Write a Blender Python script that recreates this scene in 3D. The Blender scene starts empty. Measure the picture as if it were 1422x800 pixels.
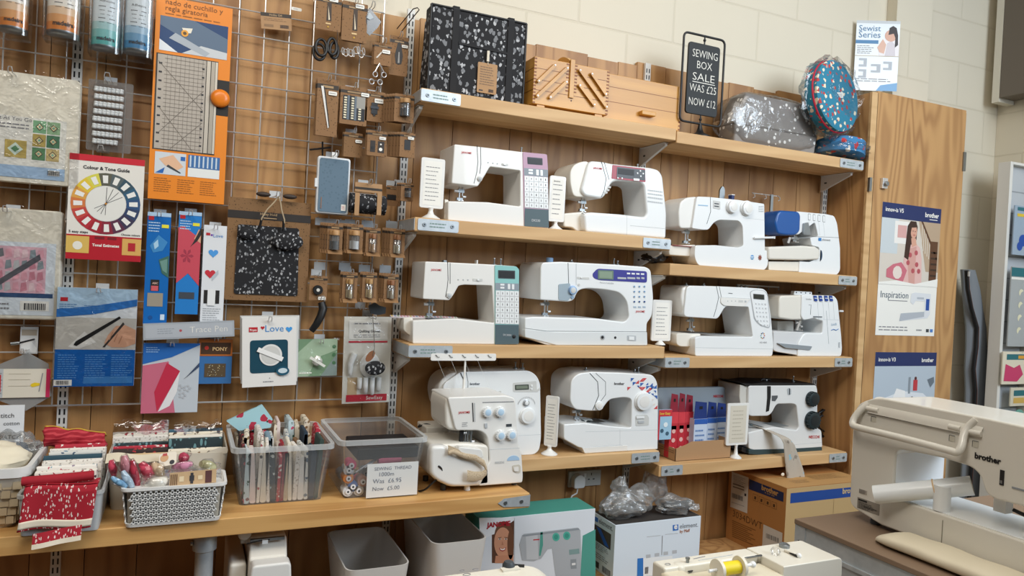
import bpy, bmesh, math, random
from mathutils import Vector, Matrix, noise
random.seed(7)
R_=random.Random(11)
PI=math.pi
SC=bpy.context.scene
COL=SC.collection
# ---------------------------------------------------------------- camera geometry
FP=1000.0
CAM=Vector((0,0,1.5))
def _basis():
    yaw,pitch,roll=[math.radians(v) for v in (24.29,-0.70,2.93)]
    f=Vector((math.sin(yaw)*math.cos(pitch),math.cos(yaw)*math.cos(pitch),math.sin(pitch)))
    r=Vector((math.cos(yaw),-math.sin(yaw),0)); u=r.cross(f)
    c,s=math.cos(roll),math.sin(roll)
    return c*r+s*u, -s*r+c*u, f
CR,CU,CF=_basis()
def ray(px,py): return CR*((px-711)/FP)-CU*((py-400)/FP)+CF
def PY(px,py,d):
    v=ray(px,py); return CAM+v*(d/v.y)
def PX(px,py,x):
    v=ray(px,py); return CAM+v*(x/v.x)
def PZ(px,py,z):
    v=ray(px,py); return CAM+v*((z-1.5)/v.z)
CROP={'A':(560,180,3.742),'B':(540,340,3.555),'C':(900,230,4.444),'D':(900,370,4.444),'E':(570,490,3.637),
 'F':(880,500,4.0),'G':(1000,530,2.962),'T1':(0,0,2.7576),'T2':(0,240,2.2212),'T3':(300,0,3.0767),'T4':(300,230,2.2867),
 'T5':(0,550,3.2),'T6':(290,480,2.5),'T7':(560,0,3.3325),'T8':(900,0,2.724),'H':(640,630,3.95),'I':(270,690,3.468),
 'J':(420,0,3.639),'K':(420,200,3.333),'U':(1180,230,2.285),'V':(1000,640,6.665),'W':(880,730,4.444),
 'N':(1180,540,5.0),'O':(1180,660,5.715),'Q':(290,730,8.365),'P':(0,0,1.0),'Y1':(0,590,4.706),'Y2':(130,570,4.705),
 'Z1':(1330,350,3.33),'Z2':(540,740,3.742),'Z3':(0,440,4.0)}
def c1(k,x,y):
    o=CROP[k]; return (o[0]+x/o[2], o[1]+y/o[2])
def cc(k,pts): return [c1(k,*p) for p in pts]
# ---------------------------------------------------------------- materials
_M={}
def s2l(c): return c/12.92 if c<=.04045 else ((c+.055)/1.055)**2.4
def hx(h):
    h=h.lstrip('#'); return tuple(s2l(int(h[i:i+2],16)/255) for i in (0,2,4))+(1,)
def newmat(name):
    m=bpy.data.materials.new(name); m.use_nodes=True
    nt=m.node_tree; b=nt.nodes['Principled BSDF']; return m,nt,b
def M(h,rough=.5,metal=0,coat=0,name=None):
    key=(h,rough,metal,coat)
    if key in _M: return _M[key]
    m,nt,b=newmat(name or 'plain_'+h.strip('#'))
    b.inputs['Base Color'].default_value=hx(h); b.inputs['Roughness'].default_value=rough
    b.inputs['Metallic'].default_value=metal; b.inputs['Coat Weight'].default_value=coat
    _M[key]=m; return m
def N(nt,t,**kw):
    n=nt.nodes.new(t)
    for k,v in kw.items():
        if k.startswith('i_'): n.inputs[k[2:].replace('_',' ')].default_value=v
        else: setattr(n,k,v)
    return n
def L(nt,a,ao,b,bi): nt.links.new(a.outputs[ao],b.inputs[bi])
def mth(nt,op,a,b=None,c=None):
    n=nt.nodes.new('ShaderNodeMath'); n.operation=op
    for i,v in enumerate((a,b,c)):
        if v is None: continue
        if isinstance(v,(int,float)): n.inputs[i].default_value=v
        else: nt.links.new(v,n.inputs[i])
    return n.outputs[0]
def mixc(nt,f,a,b):
    n=nt.nodes.new('ShaderNodeMix'); n.data_type='RGBA'
    for i,v in ((0,f),(6,a),(7,b)):
        if isinstance(v,(int,float)): n.inputs[i].default_value=v
        elif isinstance(v,tuple): n.inputs[i].default_value=v
        else: nt.links.new(v,n.inputs[i])
    return n.outputs[2]
def ramp(nt,f,stops):
    n=nt.nodes.new('ShaderNodeValToRGB'); e=n.color_ramp.elements
    while len(e)<len(stops): e.new(.5)
    for el,(p,c) in zip(e,stops): el.position=p; el.color=c
    nt.links.new(f,n.inputs[0]); return n.outputs[0]
def scaled(nt,sx,sy,sz,island=False):
    tc=nt.nodes.new('ShaderNodeTexCoord'); mp=nt.nodes.new('ShaderNodeMapping')
    mp.inputs['Scale'].default_value=(sx,sy,sz); nt.links.new(tc.outputs['Object'],mp.inputs[0])
    if island:
        g=nt.nodes.new('ShaderNodeNewGeometry'); cb=nt.nodes.new('ShaderNodeCombineXYZ')
        m=mth(nt,'MULTIPLY',g.outputs['Random Per Island'],37.0)
        for i in range(3): nt.links.new(m,cb.inputs[i])
        nt.links.new(cb.outputs[0],mp.inputs['Location'])
    return mp.outputs[0]
def tex(nt,vec,scale=1,detail=3,rough=.5,dist=0):
    n=nt.nodes.new('ShaderNodeTexNoise'); nt.links.new(vec,n.inputs['Vector'])
    n.inputs['Scale'].default_value=scale; n.inputs['Detail'].default_value=detail
    n.inputs['Roughness'].default_value=rough; n.inputs['Distortion'].default_value=dist
    return n.outputs[0]
def wood(name,light,dark,knot,grain='z',island=False,freq=26,rough=.55,knots=True,big=1.0,kd=.05):
    m,nt,b=newmat(name)
    lo,hi=.55*big,4.0*big
    sc={'z':(hi,hi,lo),'x':(lo,hi*1.6,hi*1.6),'y':(hi,lo,hi)}[grain]
    v=scaled(nt,*sc,island=island)
    n1=tex(nt,v,1.3,2,.45,.3)
    w=mth(nt,'SINE',mth(nt,'MULTIPLY',n1,float(freq)*2))
    w=mth(nt,'POWER',mth(nt,'MULTIPLY_ADD',w,.5,.5),1.6)
    fs={'z':(220,220,5),'x':(5,220,220),'y':(220,5,220)}[grain]
    n2=tex(nt,scaled(nt,*fs,island=island),1,3,.6)
    n3=tex(nt,scaled(nt,*[q*.8 for q in sc],island=island),.7,2)
    col=mixc(nt,mth(nt,'MULTIPLY',w,.68),hx(light),hx(dark))
    col=mixc(nt,mth(nt,'MULTIPLY',n2,.35),col,hx(dark))
    col=mixc(nt,mth(nt,'MULTIPLY_ADD',n3,1.2,-.35),col,hx(light))
    if island:
        g=nt.nodes.new('ShaderNodeNewGeometry')
        col=mixc(nt,mth(nt,'MULTIPLY',g.outputs['Random Per Island'],.45),col,hx(dark))
    if knots:
        vo=nt.nodes.new('ShaderNodeTexVoronoi')
        ks={'z':(2.6,2.6,1.5),'x':(1.7,4,4),'y':(4,1.7,4)}[grain]
        nt.links.new(scaled(nt,*ks,island=island),vo.inputs['Vector']); vo.inputs['Scale'].default_value=1.0
        d=mth(nt,'ADD',vo.outputs[0],mth(nt,'MULTIPLY',n2,.02))
        k=ramp(nt,d,[(0,(1,1,1,1)),(kd,(.9,.9,.9,1)),(kd*1.6,(0,0,0,1))])
        col=mixc(nt,k,col,hx(knot))
    nt.links.new(col,b.inputs['Base Color']); b.inputs['Roughness'].default_value=rough
    bp=nt.nodes.new('ShaderNodeBump'); bp.inputs['Strength'].default_value=.12; bp.inputs['Distance'].default_value=.002
    nt.links.new(n2,bp.inputs['Height']); nt.links.new(bp.outputs[0],b.inputs['Normal'])
    return m
PLY=wood('ply_board','#c39660','#83572f','#452a14','z',island=True,freq=30,rough=.5)
PLYR=wood('plywood_door','#c99c66','#8a5c34','#55341c','z',freq=44,knots=True,big=.9)
PINE=wood('pine_shelf','#d9b482','#b48653','#6c4526','x',freq=16,kd=.035)
BENCH=wood('pine_bench','#dcae6e','#b07a3e','#4e2c12','x',freq=18,kd=.05)
SBOX=wood('varnished_beech','#d29c48','#b07a30','#9a6424','x',freq=10,knots=False,rough=.35)
MDF=M('#86705c',.6)
def block(name,plane):
    m,nt,b=newmat(name)
    tc=nt.nodes.new('ShaderNodeTexCoord'); sp=nt.nodes.new('ShaderNodeSeparateXYZ'); cb=nt.nodes.new('ShaderNodeCombineXYZ')
    nt.links.new(tc.outputs['Object'],sp.inputs[0])
    nt.links.new(sp.outputs[0 if plane=='x' else 1],cb.inputs[0]); nt.links.new(sp.outputs[2],cb.inputs[1])
    br=nt.nodes.new('ShaderNodeTexBrick'); nt.links.new(cb.outputs[0],br.inputs[0])
    br.inputs['Scale'].default_value=1; br.inputs['Brick Width'].default_value=.45; br.inputs['Row Height'].default_value=.225
    br.inputs['Mortar Size'].default_value=.005; br.inputs['Mortar Smooth'].default_value=.4
    n=tex(nt,tc.outputs['Object'],60,4); n2=tex(nt,tc.outputs['Object'],1.5,3)
    col=mixc(nt,mth(nt,'MULTIPLY',br.outputs['Fac'],.22),hx('#ddd4c0'),hx('#b5a98f'))
    col=mixc(nt,mth(nt,'MULTIPLY_ADD',n2,.6,-.15),col,hx('#cdc4ae'))
    nt.links.new(col,b.inputs['Base Color']); b.inputs['Roughness'].default_value=.6
    h=mth(nt,'MULTIPLY_ADD',br.outputs['Fac'],-1.0,mth(nt,'MULTIPLY',n,.25))
    bp=nt.nodes.new('ShaderNodeBump'); bp.inputs['Strength'].default_value=.45; bp.inputs['Distance'].default_value=.004
    nt.links.new(h,bp.inputs['Height']); nt.links.new(bp.outputs[0],b.inputs['Normal'])
    return m
BLX=block('painted_block','x'); BLY=block('painted_block_side','y')
def clear(name,tint='#ffffff',amt=.12,rough=.08,bump=0,bscale=40,milk=0):
    m=bpy.data.materials.new(name); m.use_nodes=True; nt=m.node_tree; nt.nodes.clear()
    o=nt.nodes.new('ShaderNodeOutputMaterial'); t=nt.nodes.new('ShaderNodeBsdfTransparent'); t.inputs[0].default_value=hx(tint)
    g=nt.nodes.new('ShaderNodeBsdfGlossy'); g.inputs['Roughness'].default_value=rough
    lw=nt.nodes.new('ShaderNodeLayerWeight'); lw.inputs[0].default_value=.35
    f=mth(nt,'MULTIPLY_ADD',lw.outputs['Fresnel'],.5,amt)
    mx=nt.nodes.new('ShaderNodeMixShader'); nt.links.new(f,mx.inputs[0]); nt.links.new(t.outputs[0],mx.inputs[1]); nt.links.new(g.outputs[0],mx.inputs[2])
    out=mx
    if milk:
        d=nt.nodes.new('ShaderNodeBsdfDiffuse'); d.inputs[0].default_value=hx('#eef2f3')
        m2=nt.nodes.new('ShaderNodeMixShader'); m2.inputs[0].default_value=milk
        nt.links.new(mx.outputs[0],m2.inputs[1]); nt.links.new(d.outputs[0],m2.inputs[2]); out=m2
    nt.links.new(out.outputs[0],o.inputs[0])
    if bump:
        tc=nt.nodes.new('ShaderNodeTexCoord'); n=tex(nt,tc.outputs['Object'],bscale,3,.6,.6)
        bp=nt.nodes.new('ShaderNodeBump'); bp.inputs['Strength'].default_value=bump; bp.inputs['Distance'].default_value=.01
        nt.links.new(n,bp.inputs['Height']); nt.links.new(bp.outputs[0],g.inputs['Normal']); nt.links.new(bp.outputs[0],lw.inputs['Normal'])
    return m
FILM=clear('cellophane',amt=.07,rough=.14,bump=.5,bscale=26)
BLIS=clear('blister_plastic',amt=.05,rough=.08,bump=.2,bscale=15,milk=.01)
WRAP=clear('thin_wrap',amt=.02,rough=.1,bump=.9,bscale=22)
TUBP=clear('clear_box_plastic',tint='#ffffff',amt=.02,rough=.12,bump=.1,bscale=8,milk=.075)
TUBR=clear('frosted_rim_plastic',tint='#ffffff',amt=.10,rough=.25,milk=.42)
BAGP=clear('crumpled_bag_plastic',tint='#fbfbfb',amt=.10,rough=.2,bump=1.0,bscale=30,milk=.14)
def spots(name,base,fg,scale=60,th=.33,dist=.0,stretch=(1,1,1),fg2=None,rough=.8):
    """fabric print: irregular small motifs of fg on base"""
    m,nt,b=newmat(name)
    v=scaled(nt,*stretch)
    vo=nt.nodes.new('ShaderNodeTexVoronoi'); vo.inputs['Scale'].default_value=scale
    if dist:
        nn=nt.nodes.new('ShaderNodeTexNoise'); nt.links.new(v,nn.inputs['Vector']); nn.inputs['Scale'].default_value=scale*1.6; nn.inputs['Detail'].default_value=3
        vm=nt.nodes.new('ShaderNodeVectorMath'); vm.operation='SCALE'; vm.inputs['Scale'].default_value=dist/scale
        nt.links.new(nn.outputs['Color'],vm.inputs[0])
        va=nt.nodes.new('ShaderNodeVectorMath'); va.operation='ADD'; nt.links.new(v,va.inputs[0]); nt.links.new(vm.outputs[0],va.inputs[1])
        nt.links.new(va.outputs[0],vo.inputs['Vector'])
    else: nt.links.new(v,vo.inputs['Vector'])
    k=mth(nt,'LESS_THAN',vo.outputs['Distance'],th)
    fgc=hx(fg)
    if fg2:
        r=ramp(nt,vo.outputs['Color'],[(0,hx(fg)),(.45,hx(fg)),(.5,hx(fg2)),(1,hx(fg2))])
        col=mixc(nt,k,hx(base),r)
    else: col=mixc(nt,k,hx(base),fgc)
    nt.links.new(col,b.inputs['Base Color']); b.inputs['Roughness'].default_value=rough
    return m
NOTION=spots('haberdashery_print','#16161a','#7b7d81',66,.40,.9,(1,1,.75),'#b9babd')
NOTION2=spots('haberdashery_print_small','#16161a','#6c6e72',105,.33,.9,(1,1,.75),'#a9aaad')
POLKA=spots('polka_print','#8c8783','#f0efeb',34,.24)
TEALF=spots('teal_space_print','#2b7f9c','#e9dcc0',42,.36,.8,(1,1,1),'#b8413c')
REDF=spots('red_heart_print','#ae1b2d','#ecd6d0',150,.30,.8,(1.2,.15,.5))
FLOR=spots('floral_blue_print','#a9d3dc','#b8324a',34,.38,.8,(1,1,1),'#2b4a3a')
GREENP=spots('green_dash_print','#2c3b3f','#6f979b',60,.34,0,(1.4,1,.45))
KCORK=spots('kraft_terrazzo','#84623f','#553b22',130,.22,1.0)
KCORK2=spots('kraft_terrazzo_light','#8f6b48','#5f4329',120,.22,1.0)
def stripe(name,a,bb,freq,ax=0,duty=0,noise_amt=0):
    m,nt,b=newmat(name); tc=nt.nodes.new('ShaderNodeTexCoord'); sp=nt.nodes.new('ShaderNodeSeparateXYZ'); nt.links.new(tc.outputs['Object'],sp.inputs[0])
    x=sp.outputs[ax]
    if noise_amt: x=mth(nt,'ADD',x,mth(nt,'MULTIPLY',tex(nt,tc.outputs['Object'],25,2),noise_amt))
    k=mth(nt,'GREATER_THAN',mth(nt,'SINE',mth(nt,'MULTIPLY',x,freq*2*PI)),duty)
    nt.links.new(mixc(nt,k,hx(a),hx(bb)),b.inputs['Base Color']); b.inputs['Roughness'].default_value=.8; return m
def fabricn(name,a,bb,scale=300):
    m,nt,b=newmat(name); tc=nt.nodes.new('ShaderNodeTexCoord')
    n=tex(nt,tc.outputs['Object'],scale,2); nt.links.new(mixc(nt,n,hx(a),hx(bb)),b.inputs['Base Color']); b.inputs['Roughness'].default_value=.85; return m
CHROME=M('#dcdcdc',.28,.6); STEEL=M('#9aa0a4',.38,1); BRASS=M('#c9a253',.3,1)
def galv():
    m,nt,b=newmat('galvanised'); tc=nt.nodes.new('ShaderNodeTexCoord')
    n=tex(nt,tc.outputs['Object'],45,4,.6); nt.links.new(mixc(nt,n,hx('#a9b3ba'),hx('#d5dbdf')),b.inputs['Base Color'])
    b.inputs['Metallic'].default_value=.45; b.inputs['Roughness'].default_value=.42; return m
GALV=galv()
WHT=M('#eae9e5',.32,0,.25); WHT2=M('#e6e2d8',.38,0,.15); CREAM=M('#ddd6c3',.42,0,.1); WHB=M('#eceff0',.3,0,.3)
BLK=M('#141416',.45); DGRY=M('#3b4146',.5); LGRY=M('#b9bec2',.45); MGRY=M('#80868a',.5)
PAPER=M('#f1efe8',.7); INK=M('#34343a',.7); INKG=M('#8b8b8f',.7); RED=M('#bf1f2c',.5); BLUE=M('#1f4fa0',.5)
WPLAS=M('#e8e8e6',.45); KRAFT=M('#94704b',.75); KRAFTL=M('#b08a63',.75); GREYW=M('#cfd0cd',.5)
UPR=M('#d9d8d4',.45)
# ---------------------------------------------------------------- mesh builder
def V(*a): return Vector(a)
def fillet(pts,r,n=4):
    k=len(pts); out=[]
    rr=r if isinstance(r,(list,tuple)) else [r]*k
    for i,P in enumerate(pts):
        A=pts[i-1]; B=pts[(i+1)%k]; ra=rr[i]
        if ra<=0: out.append(P); continue
        a=A-P; b=B-P; la,lb=a.length,b.length
        if la<1e-6 or lb<1e-6: out.append(P); continue
        t=min(ra,la*.48,lb*.48); p0=P+a*(t/la); p1=P+b*(t/lb)
        for j in range(n+1):
            s=j/n; out.append(p0*(1-s)**2+P*(2*s*(1-s))+p1*s*s)
    return out
def smoothp(P,k=6):
    P=[Vector(p) for p in P]; out=[]
    for i in range(len(P)-1):
        p0=P[max(i-1,0)]; p1=P[i]; p2=P[i+1]; p3=P[min(i+2,len(P)-1)]
        for j in range(k):
            s=j/k; out.append(.5*((2*p1)+(p2-p0)*s+(2*p0-5*p1+4*p2-p3)*s*s+(3*p1-p0-3*p2+p3)*s**3))
    out.append(P[-1]); return out
_TXT={}
def textgeo(s,bold=0):
    k=(s,bold)
    if k not in _TXT:
        cu=bpy.data.curves.new('t','FONT'); cu.body=s; cu.resolution_u=2; cu.offset=bold; cu.fill_mode='FRONT'
        ob=bpy.data.objects.new('t',cu); me=bpy.data.meshes.new_from_object(ob)
        _TXT[k]=([v.co.copy() for v in me.vertices],[tuple(p.vertices) for p in me.polygons])
        bpy.data.objects.remove(ob); bpy.data.curves.remove(cu); bpy.data.meshes.remove(me)
    return _TXT[k]
class MB:
    def __init__(s): s.v=[]; s.f=[]; s.fm=[]; s.fs=[]; s.mats=[]
    def mi(s,m):
        if m not in s.mats: s.mats.append(m)
        return s.mats.index(m)
    def add(s,vs,fs,mat,smooth=False):
        o=len(s.v); s.v+= [Vector(q) for q in vs]; i=s.mi(mat)
        for f in fs: s.f.append([o+a for a in f]); s.fm.append(i); s.fs.append(smooth)
        return s
    def prism(s,pts,vec,mat,matside=None):
        n=len(pts); vec=Vector(vec)
        s.add(list(pts)+[p+vec for p in pts],[list(range(n)),list(range(2*n-1,n-1,-1))],mat)
        o=len(s.v)-2*n; i=s.mi(matside or mat)
        for a in range(n):
            b=(a+1)%n; s.f.append([o+b,o+a,o+n+a,o+n+b]); s.fm.append(i); s.fs.append(False)
        return s
    def poly(s,pts,mat): return s.add(pts,[list(range(len(pts)))],mat)
    def box(s,a,b,mat):
        x0,y0,z0=a; x1,y1,z1=b
        return s.prism([V(x0,y0,z0),V(x1,y0,z0),V(x1,y0,z1),V(x0,y0,z1)],V(0,y1-y0,0),mat)
    def obox(s,c,ax,ay,az,mat):
        c=Vector(c); ax,ay,az=Vector(ax)/2,Vector(ay)/2,Vector(az)/2
        return s.prism([c-ax-ay-az,c+ax-ay-az,c+ax-ay+az,c-ax-ay+az],ay*2,mat)
    def tube(s,pts,r,mat,seg=8,closed=False,caps=True):
        pts=[Vector(p) for p in pts]; n=len(pts); rs=r if isinstance(r,(list,tuple)) else [r]*n
        o=len(s.v); i=s.mi(mat); up=None
        for k,p in enumerate(pts):
            if closed: t=pts[(k+1)%n]-pts[k-1]
            else: t=(pts[min(k+1,n-1)]-pts[max(k-1,0)])
            t=t.normalized() if t.length>1e-9 else V(0,0,1)
            if up is None: up=t.orthogonal().normalized()
            u=(up-t*up.dot(t)); u=u.normalized() if u.length>1e-6 else t.orthogonal().normalized(); up=u; w=t.cross(u)
            for j in range(seg):
                a=2*PI*j/seg; s.v.append(p+(u*math.cos(a)+w*math.sin(a))*rs[k])
        m=n if closed else n-1
        for k in range(m):
            k2=(k+1)%n
            for j in range(seg):
                j2=(j+1)%seg; s.f.append([o+k*seg+j,o+k*seg+j2,o+k2*seg+j2,o+k2*seg+j]); s.fm.append(i); s.fs.append(True)
        if caps and not closed:
            s.f.append([o+j for j in range(seg)][::-1]); s.f.append([o+(n-1)*seg+j for j in range(seg)]); s.fm+=[i,i]; s.fs+=[False,False]
        return s
    def lathe(s,prof,c,axis,mat,seg=24,mats=None):
        """prof: (radius, height along axis)"""
        c=Vector(c); ax=Vector(axis).normalized(); u=ax.orthogonal().normalized(); w=ax.cross(u); o=len(s.v); n=len(prof)
        for (r,h) in prof:
            for j in range(seg):
                a=2*PI*j/seg; s.v.append(c+ax*h+(u*math.cos(a)+w*math.sin(a))*max(r,1e-5))
        for k in range(n-1):
            i=s.mi(mats[k] if mats else mat)
            for j in range(seg):
                j2=(j+1)%seg; s.f.append([o+k*seg+j,o+k*seg+j2,o+(k+1)*seg+j2,o+(k+1)*seg+j]); s.fm.append(i); s.fs.append(True)
        for k,q in ((0,[o+j for j in range(seg)][::-1]),(n-1,[o+(n-1)*seg+j for j in range(seg)])):
            s.f.append(q); s.fm.append(s.mi(mats[min(k,n-2)] if mats else mat)); s.fs.append(False)
        return s
    def disc(s,c,axis,r,h,mat,seg=24): return s.lathe([(r,0),(r,h*.7),(r*.92,h)],c,axis,mat,seg)
    def ball(s,c,r,mat,seg=16,rings=10,nz=0,nsc=8,seed=0):
        c=Vector(c); r=Vector(r) if not isinstance(r,(int,float)) else V(r,r,r); o=len(s.v); i=s.mi(mat)
        for a in range(rings+1):
            th=PI*a/rings
            for j in range(seg):
                ph=2*PI*j/seg; d=V(math.sin(th)*math.cos(ph),math.sin(th)*math.sin(ph),math.cos(th))
                k=1+nz*noise.noise(d*nsc*.3+V(seed,seed*1.7,0)) if nz else 1
                s.v.append(c+V(d.x*r.x,d.y*r.y,d.z*r.z)*k)
        for a in range(rings):
            for j in range(seg):
                j2=(j+1)%seg; s.f.append([o+a*seg+j,o+(a+1)*seg+j,o+(a+1)*seg+j2,o+a*seg+j2]); s.fm.append(i); s.fs.append(True)
        return s
    def sheet(s,fn,nu,nv,mat,th=0):
        """grid surface fn(u,v)->Vector"""
        o=len(s.v); i=s.mi(mat)
        for a in range(nu+1):
            for b in range(nv+1): s.v.append(Vector(fn(a/nu,b/nv)))
        for a in range(nu):
            for b in range(nv):
                q=o+a*(nv+1)+b; s.f.append([q,q+nv+1,q+nv+2,q+1]); s.fm.append(i); s.fs.append(True)
        return s
    def text(s,t,org,right,up,width=None,height=None,mat=None,align='l',bold=0.02,arc=None):
        vs,fs=textgeo(t,bold)
        if not vs: return s
        x0=min(v.x for v in vs); x1=max(v.x for v in vs); y1=max(v.y for v in vs); y0=min(v.y for v in vs)
        if width: sx=width/(x1-x0)
        sy=(height/(y1-min(0,y0)) if height else sx)
        if not width: sx=sy
        sh={'l':0,'c':(x1-x0)*sx/2,'r':(x1-x0)*sx}[align]
        right=Vector(right).normalized(); up=Vector(up).normalized(); org=Vector(org)
        if arc:  # arc=(axis point, radius): wrap round a vertical cylinder
            C,r=arc; fwd=(org-C); fwd.z=0; a0=math.atan2(fwd.y,fwd.x); out=[]
            for v in vs:
                a=a0+((v.x-x0)*sx-sh)/r
                out.append(V(C.x+r*math.cos(a),C.y+r*math.sin(a),org.z+v.y*sy))
            return s.add(out,fs,mat)
        return s.add([org+right*((v.x-x0)*sx-sh)+up*(v.y*sy) for v in vs],fs,mat)
    def tub(s,x0,x1,y0,y1,z0,z1,mat,taper=.01,wall=.003,r=.02,rim=None,rimh=.012,rimo=.006,n=5):
        """open rounded rectangular container"""
        def loop(a,b,c_,d,z,rad): return fillet([V(a,c_,z),V(b,c_,z),V(b,d,z),V(a,d,z)],rad,n)
        t=taper
        rings=[(loop(x0+t,x1-t,y0+t,y1-t,z0,r),mat),(loop(x0,x1,y0,y1,z1-(rimh if rim else 0),r),mat)]
        if rim:
            o=rimo
            rings+=[(loop(x0-o,x1+o,y0-o,y1+o,z1-rimh,r+o),rim),(loop(x0-o,x1+o,y0-o,y1+o,z1,r+o),rim)]
        rings+=[(loop(x0+wall,x1-wall,y0+wall,y1-wall,z1,r),rim or mat),(loop(x0+t+wall,x1-t-wall,y0+t+wall,y1-t-wall,z0+wall,r),mat)]
        o=len(s.v); k=len(rings[0][0])
        for ring,_ in rings: s.v+=ring
        for a in range(len(rings)-1):
            i=s.mi(rings[a+1][1] if rings[a+1][1] else mat)
            for j in range(k):
                j2=(j+1)%k; s.f.append([o+a*k+j,o+a*k+j2,o+(a+1)*k+j2,o+(a+1)*k+j]); s.fm.append(i); s.fs.append(False)
        i=s.mi(mat)
        s.f.append([o+j for j in range(k)][::-1]); s.f.append([o+(len(rings)-1)*k+j for j in range(k)]); s.fm+=[i,i]; s.fs+=[False,False]
        return s
    def build(s,name,parent=None,bevel=0,seg=2,origin=None,smooth=None):
        me=bpy.data.meshes.new(name)
        if parent is not None: org=Vector(parent['_o'][:]) if '_o' in parent else V(0,0,0)
        elif origin is not None: org=Vector(origin)
        else:
            xs=[v.x for v in s.v]; ys=[v.y for v in s.v]; zs=[v.z for v in s.v]
            org=V((min(xs)+max(xs))/2,(min(ys)+max(ys))/2,min(zs))
        me.from_pydata([v-org for v in s.v],[],s.f)
        for m in s.mats: me.materials.append(m)
        me.polygons.foreach_set('material_index',s.fm)
        sm=s.fs if not bevel else [True]*len(s.f)
        if smooth is not None: sm=[smooth]*len(s.f)
        me.polygons.foreach_set('use_smooth',sm)
        me.update()
        bm=bmesh.new(); bm.from_mesh(me); bmesh.ops.recalc_face_normals(bm,faces=bm.faces); bm.to_mesh(me); bm.free()
        if not bevel: me.set_sharp_from_angle(angle=math.radians(50))
        ob=bpy.data.objects.new(name,me); COL.objects.link(ob)
        if parent is not None: ob.parent=parent
        else: ob.location=org
        ob['_o']=list(org)
        if bevel:
            b=ob.modifiers.new('bevel','BEVEL'); b.width=bevel; b.segments=seg; b.limit_method='ANGLE'; b.angle_limit=math.radians(38); b.harden_normals=True
            b.use_clamp_overlap=True
        return ob
def tag(o,label,cat,group=None,kind=None):
    o['label']=label; o['category']=cat
    if group: o['group']=group
    if kind: o['kind']=kind
    return o
def struct(o): o['kind']='structure'; return o
def thing(name,label,cat,loc,group=None):
    o=bpy.data.objects.new(name,None); COL.objects.link(o); o.location=loc; o.empty_display_size=.05
    o['_o']=list(loc); tag(o,label,cat,group); return o
# ---------------------------------------------------------------- a flat rectangle facing the room
class Face:
    """axis aligned (or slightly turned) rectangle: corner, right, up, and outward normal"""
    def __init__(s,o,U,Vv): s.o=Vector(o); s.U=Vector(U); s.V=Vector(Vv); s.n=s.U.cross(s.V).normalized()
    @property
    def w(s): return s.U.length
    @property
    def h(s): return s.V.length
    def p(s,u,v,off=0): return s.o+s.U*u+s.V*v+s.n*off
    def rect(s,m,u0,v0,u1,v1,mat,off=.0008,r=0):
        pts=[s.p(u0,v0,off),s.p(u1,v0,off),s.p(u1,v1,off),s.p(u0,v1,off)]
        if r: pts=fillet(pts,r)
        m.poly(pts,mat)
    def pol(s,m,pts,mat,off=.0008): m.poly([s.p(u,v,off) for u,v in pts],mat)
    def circ(s,m,u,v,r,mat,off=.0008,n=20,a0=0,a1=2*PI,ry=None):
        c=s.p(u,v,off); U=s.U.normalized(); W=s.V.normalized(); ry=ry or r
        pts=[c+U*(r*math.cos(a0+(a1-a0)*i/n))+W*(ry*math.sin(a0+(a1-a0)*i/n)) for i in range(n if a1-a0>6.2 else n+1)]
        if a1-a0<6.2: pts=[c]+pts
        m.poly(pts,mat)
    def txt(s,m,t,u,v,wu=None,hv=None,mat=INK,off=.001,align='l',bold=.02):
        m.text(t,s.p(u,v,off),s.U,s.V,width=wu*s.w if wu else None,height=hv*s.h if hv else None,mat=mat,align=align,bold=bold)
    def scrib(s,m,u0,v0,u1,v1,rows,mat=INKG,off=.0009,fill=.35,ragged=.3,dash=True):
        """rows of tiny unreadable lines"""
        for k in range(rows):
            vv=v1-(v1-v0)*(k+.5)/rows; hh=(v1-v0)/rows*fill/2; end=u1-(u1-u0)*R_.random()*ragged; u=u0
            while u<end-.005:
                L_=(u1-u0)*(.08+.14*R_.random()) if dash else end-u
                s.rect(m,u,vv-hh,min(u+L_,end),vv+hh,mat,off); u+=L_+(u1-u0)*.03
    def bars(s,m,u0,v0,u1,v1,mat=INK,n=14,off=.001):
        u=u0
        while u<u1:
            w=(u1-u0)/n*(.3+.6*R_.random()); s.rect(m,u,v0,min(u+w,u1),v1,mat,off); u+=w+(u1-u0)/n*.45
def rectY(TL,BR,d,rot=0,yaw=0):
    a=PY(*TL,d); b=PY(*BR,d); w=b.x-a.x; h=a.z-b.z
    U=V(w,0,0); W=V(0,0,h); o=V(a.x,d,b.z)
    if yaw:
        ya=math.radians(yaw); U=V(math.cos(ya),math.sin(ya),0); nn=V(-math.sin(ya),math.cos(ya),0)
        rb=ray(*BR); tt=(a-CAM).dot(nn)/rb.dot(nn); b=CAM+rb*tt; w=(b-a).dot(U); return Face(V(a.x,a.y,b.z),U*w,V(0,0,a.z-b.z))
    if rot:
        c=V((a.x+b.x)/2,d,a.z)
        Rm=Matrix.Rotation(math.radians(rot),3,'Y')@Matrix.Rotation(math.radians(yaw),3,'Z')
        o=c+Rm@(o-c); U=Rm@U; W=Rm@W
    return Face(o,U,W)
def slab(m,F,th,mat,r=0,side=None):
    pts=[F.p(0,0),F.p(1,0),F.p(1,1),F.p(0,1)]
    if r: pts=fillet(pts,r,4)
    m.prism(pts,-F.n*th,mat,side)
WORLD,KEYE,TOPE,EXPO=.05,135,54,-.06
# ================================================================ room and shelving
YW=2.47                               # face of the boarding
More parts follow.
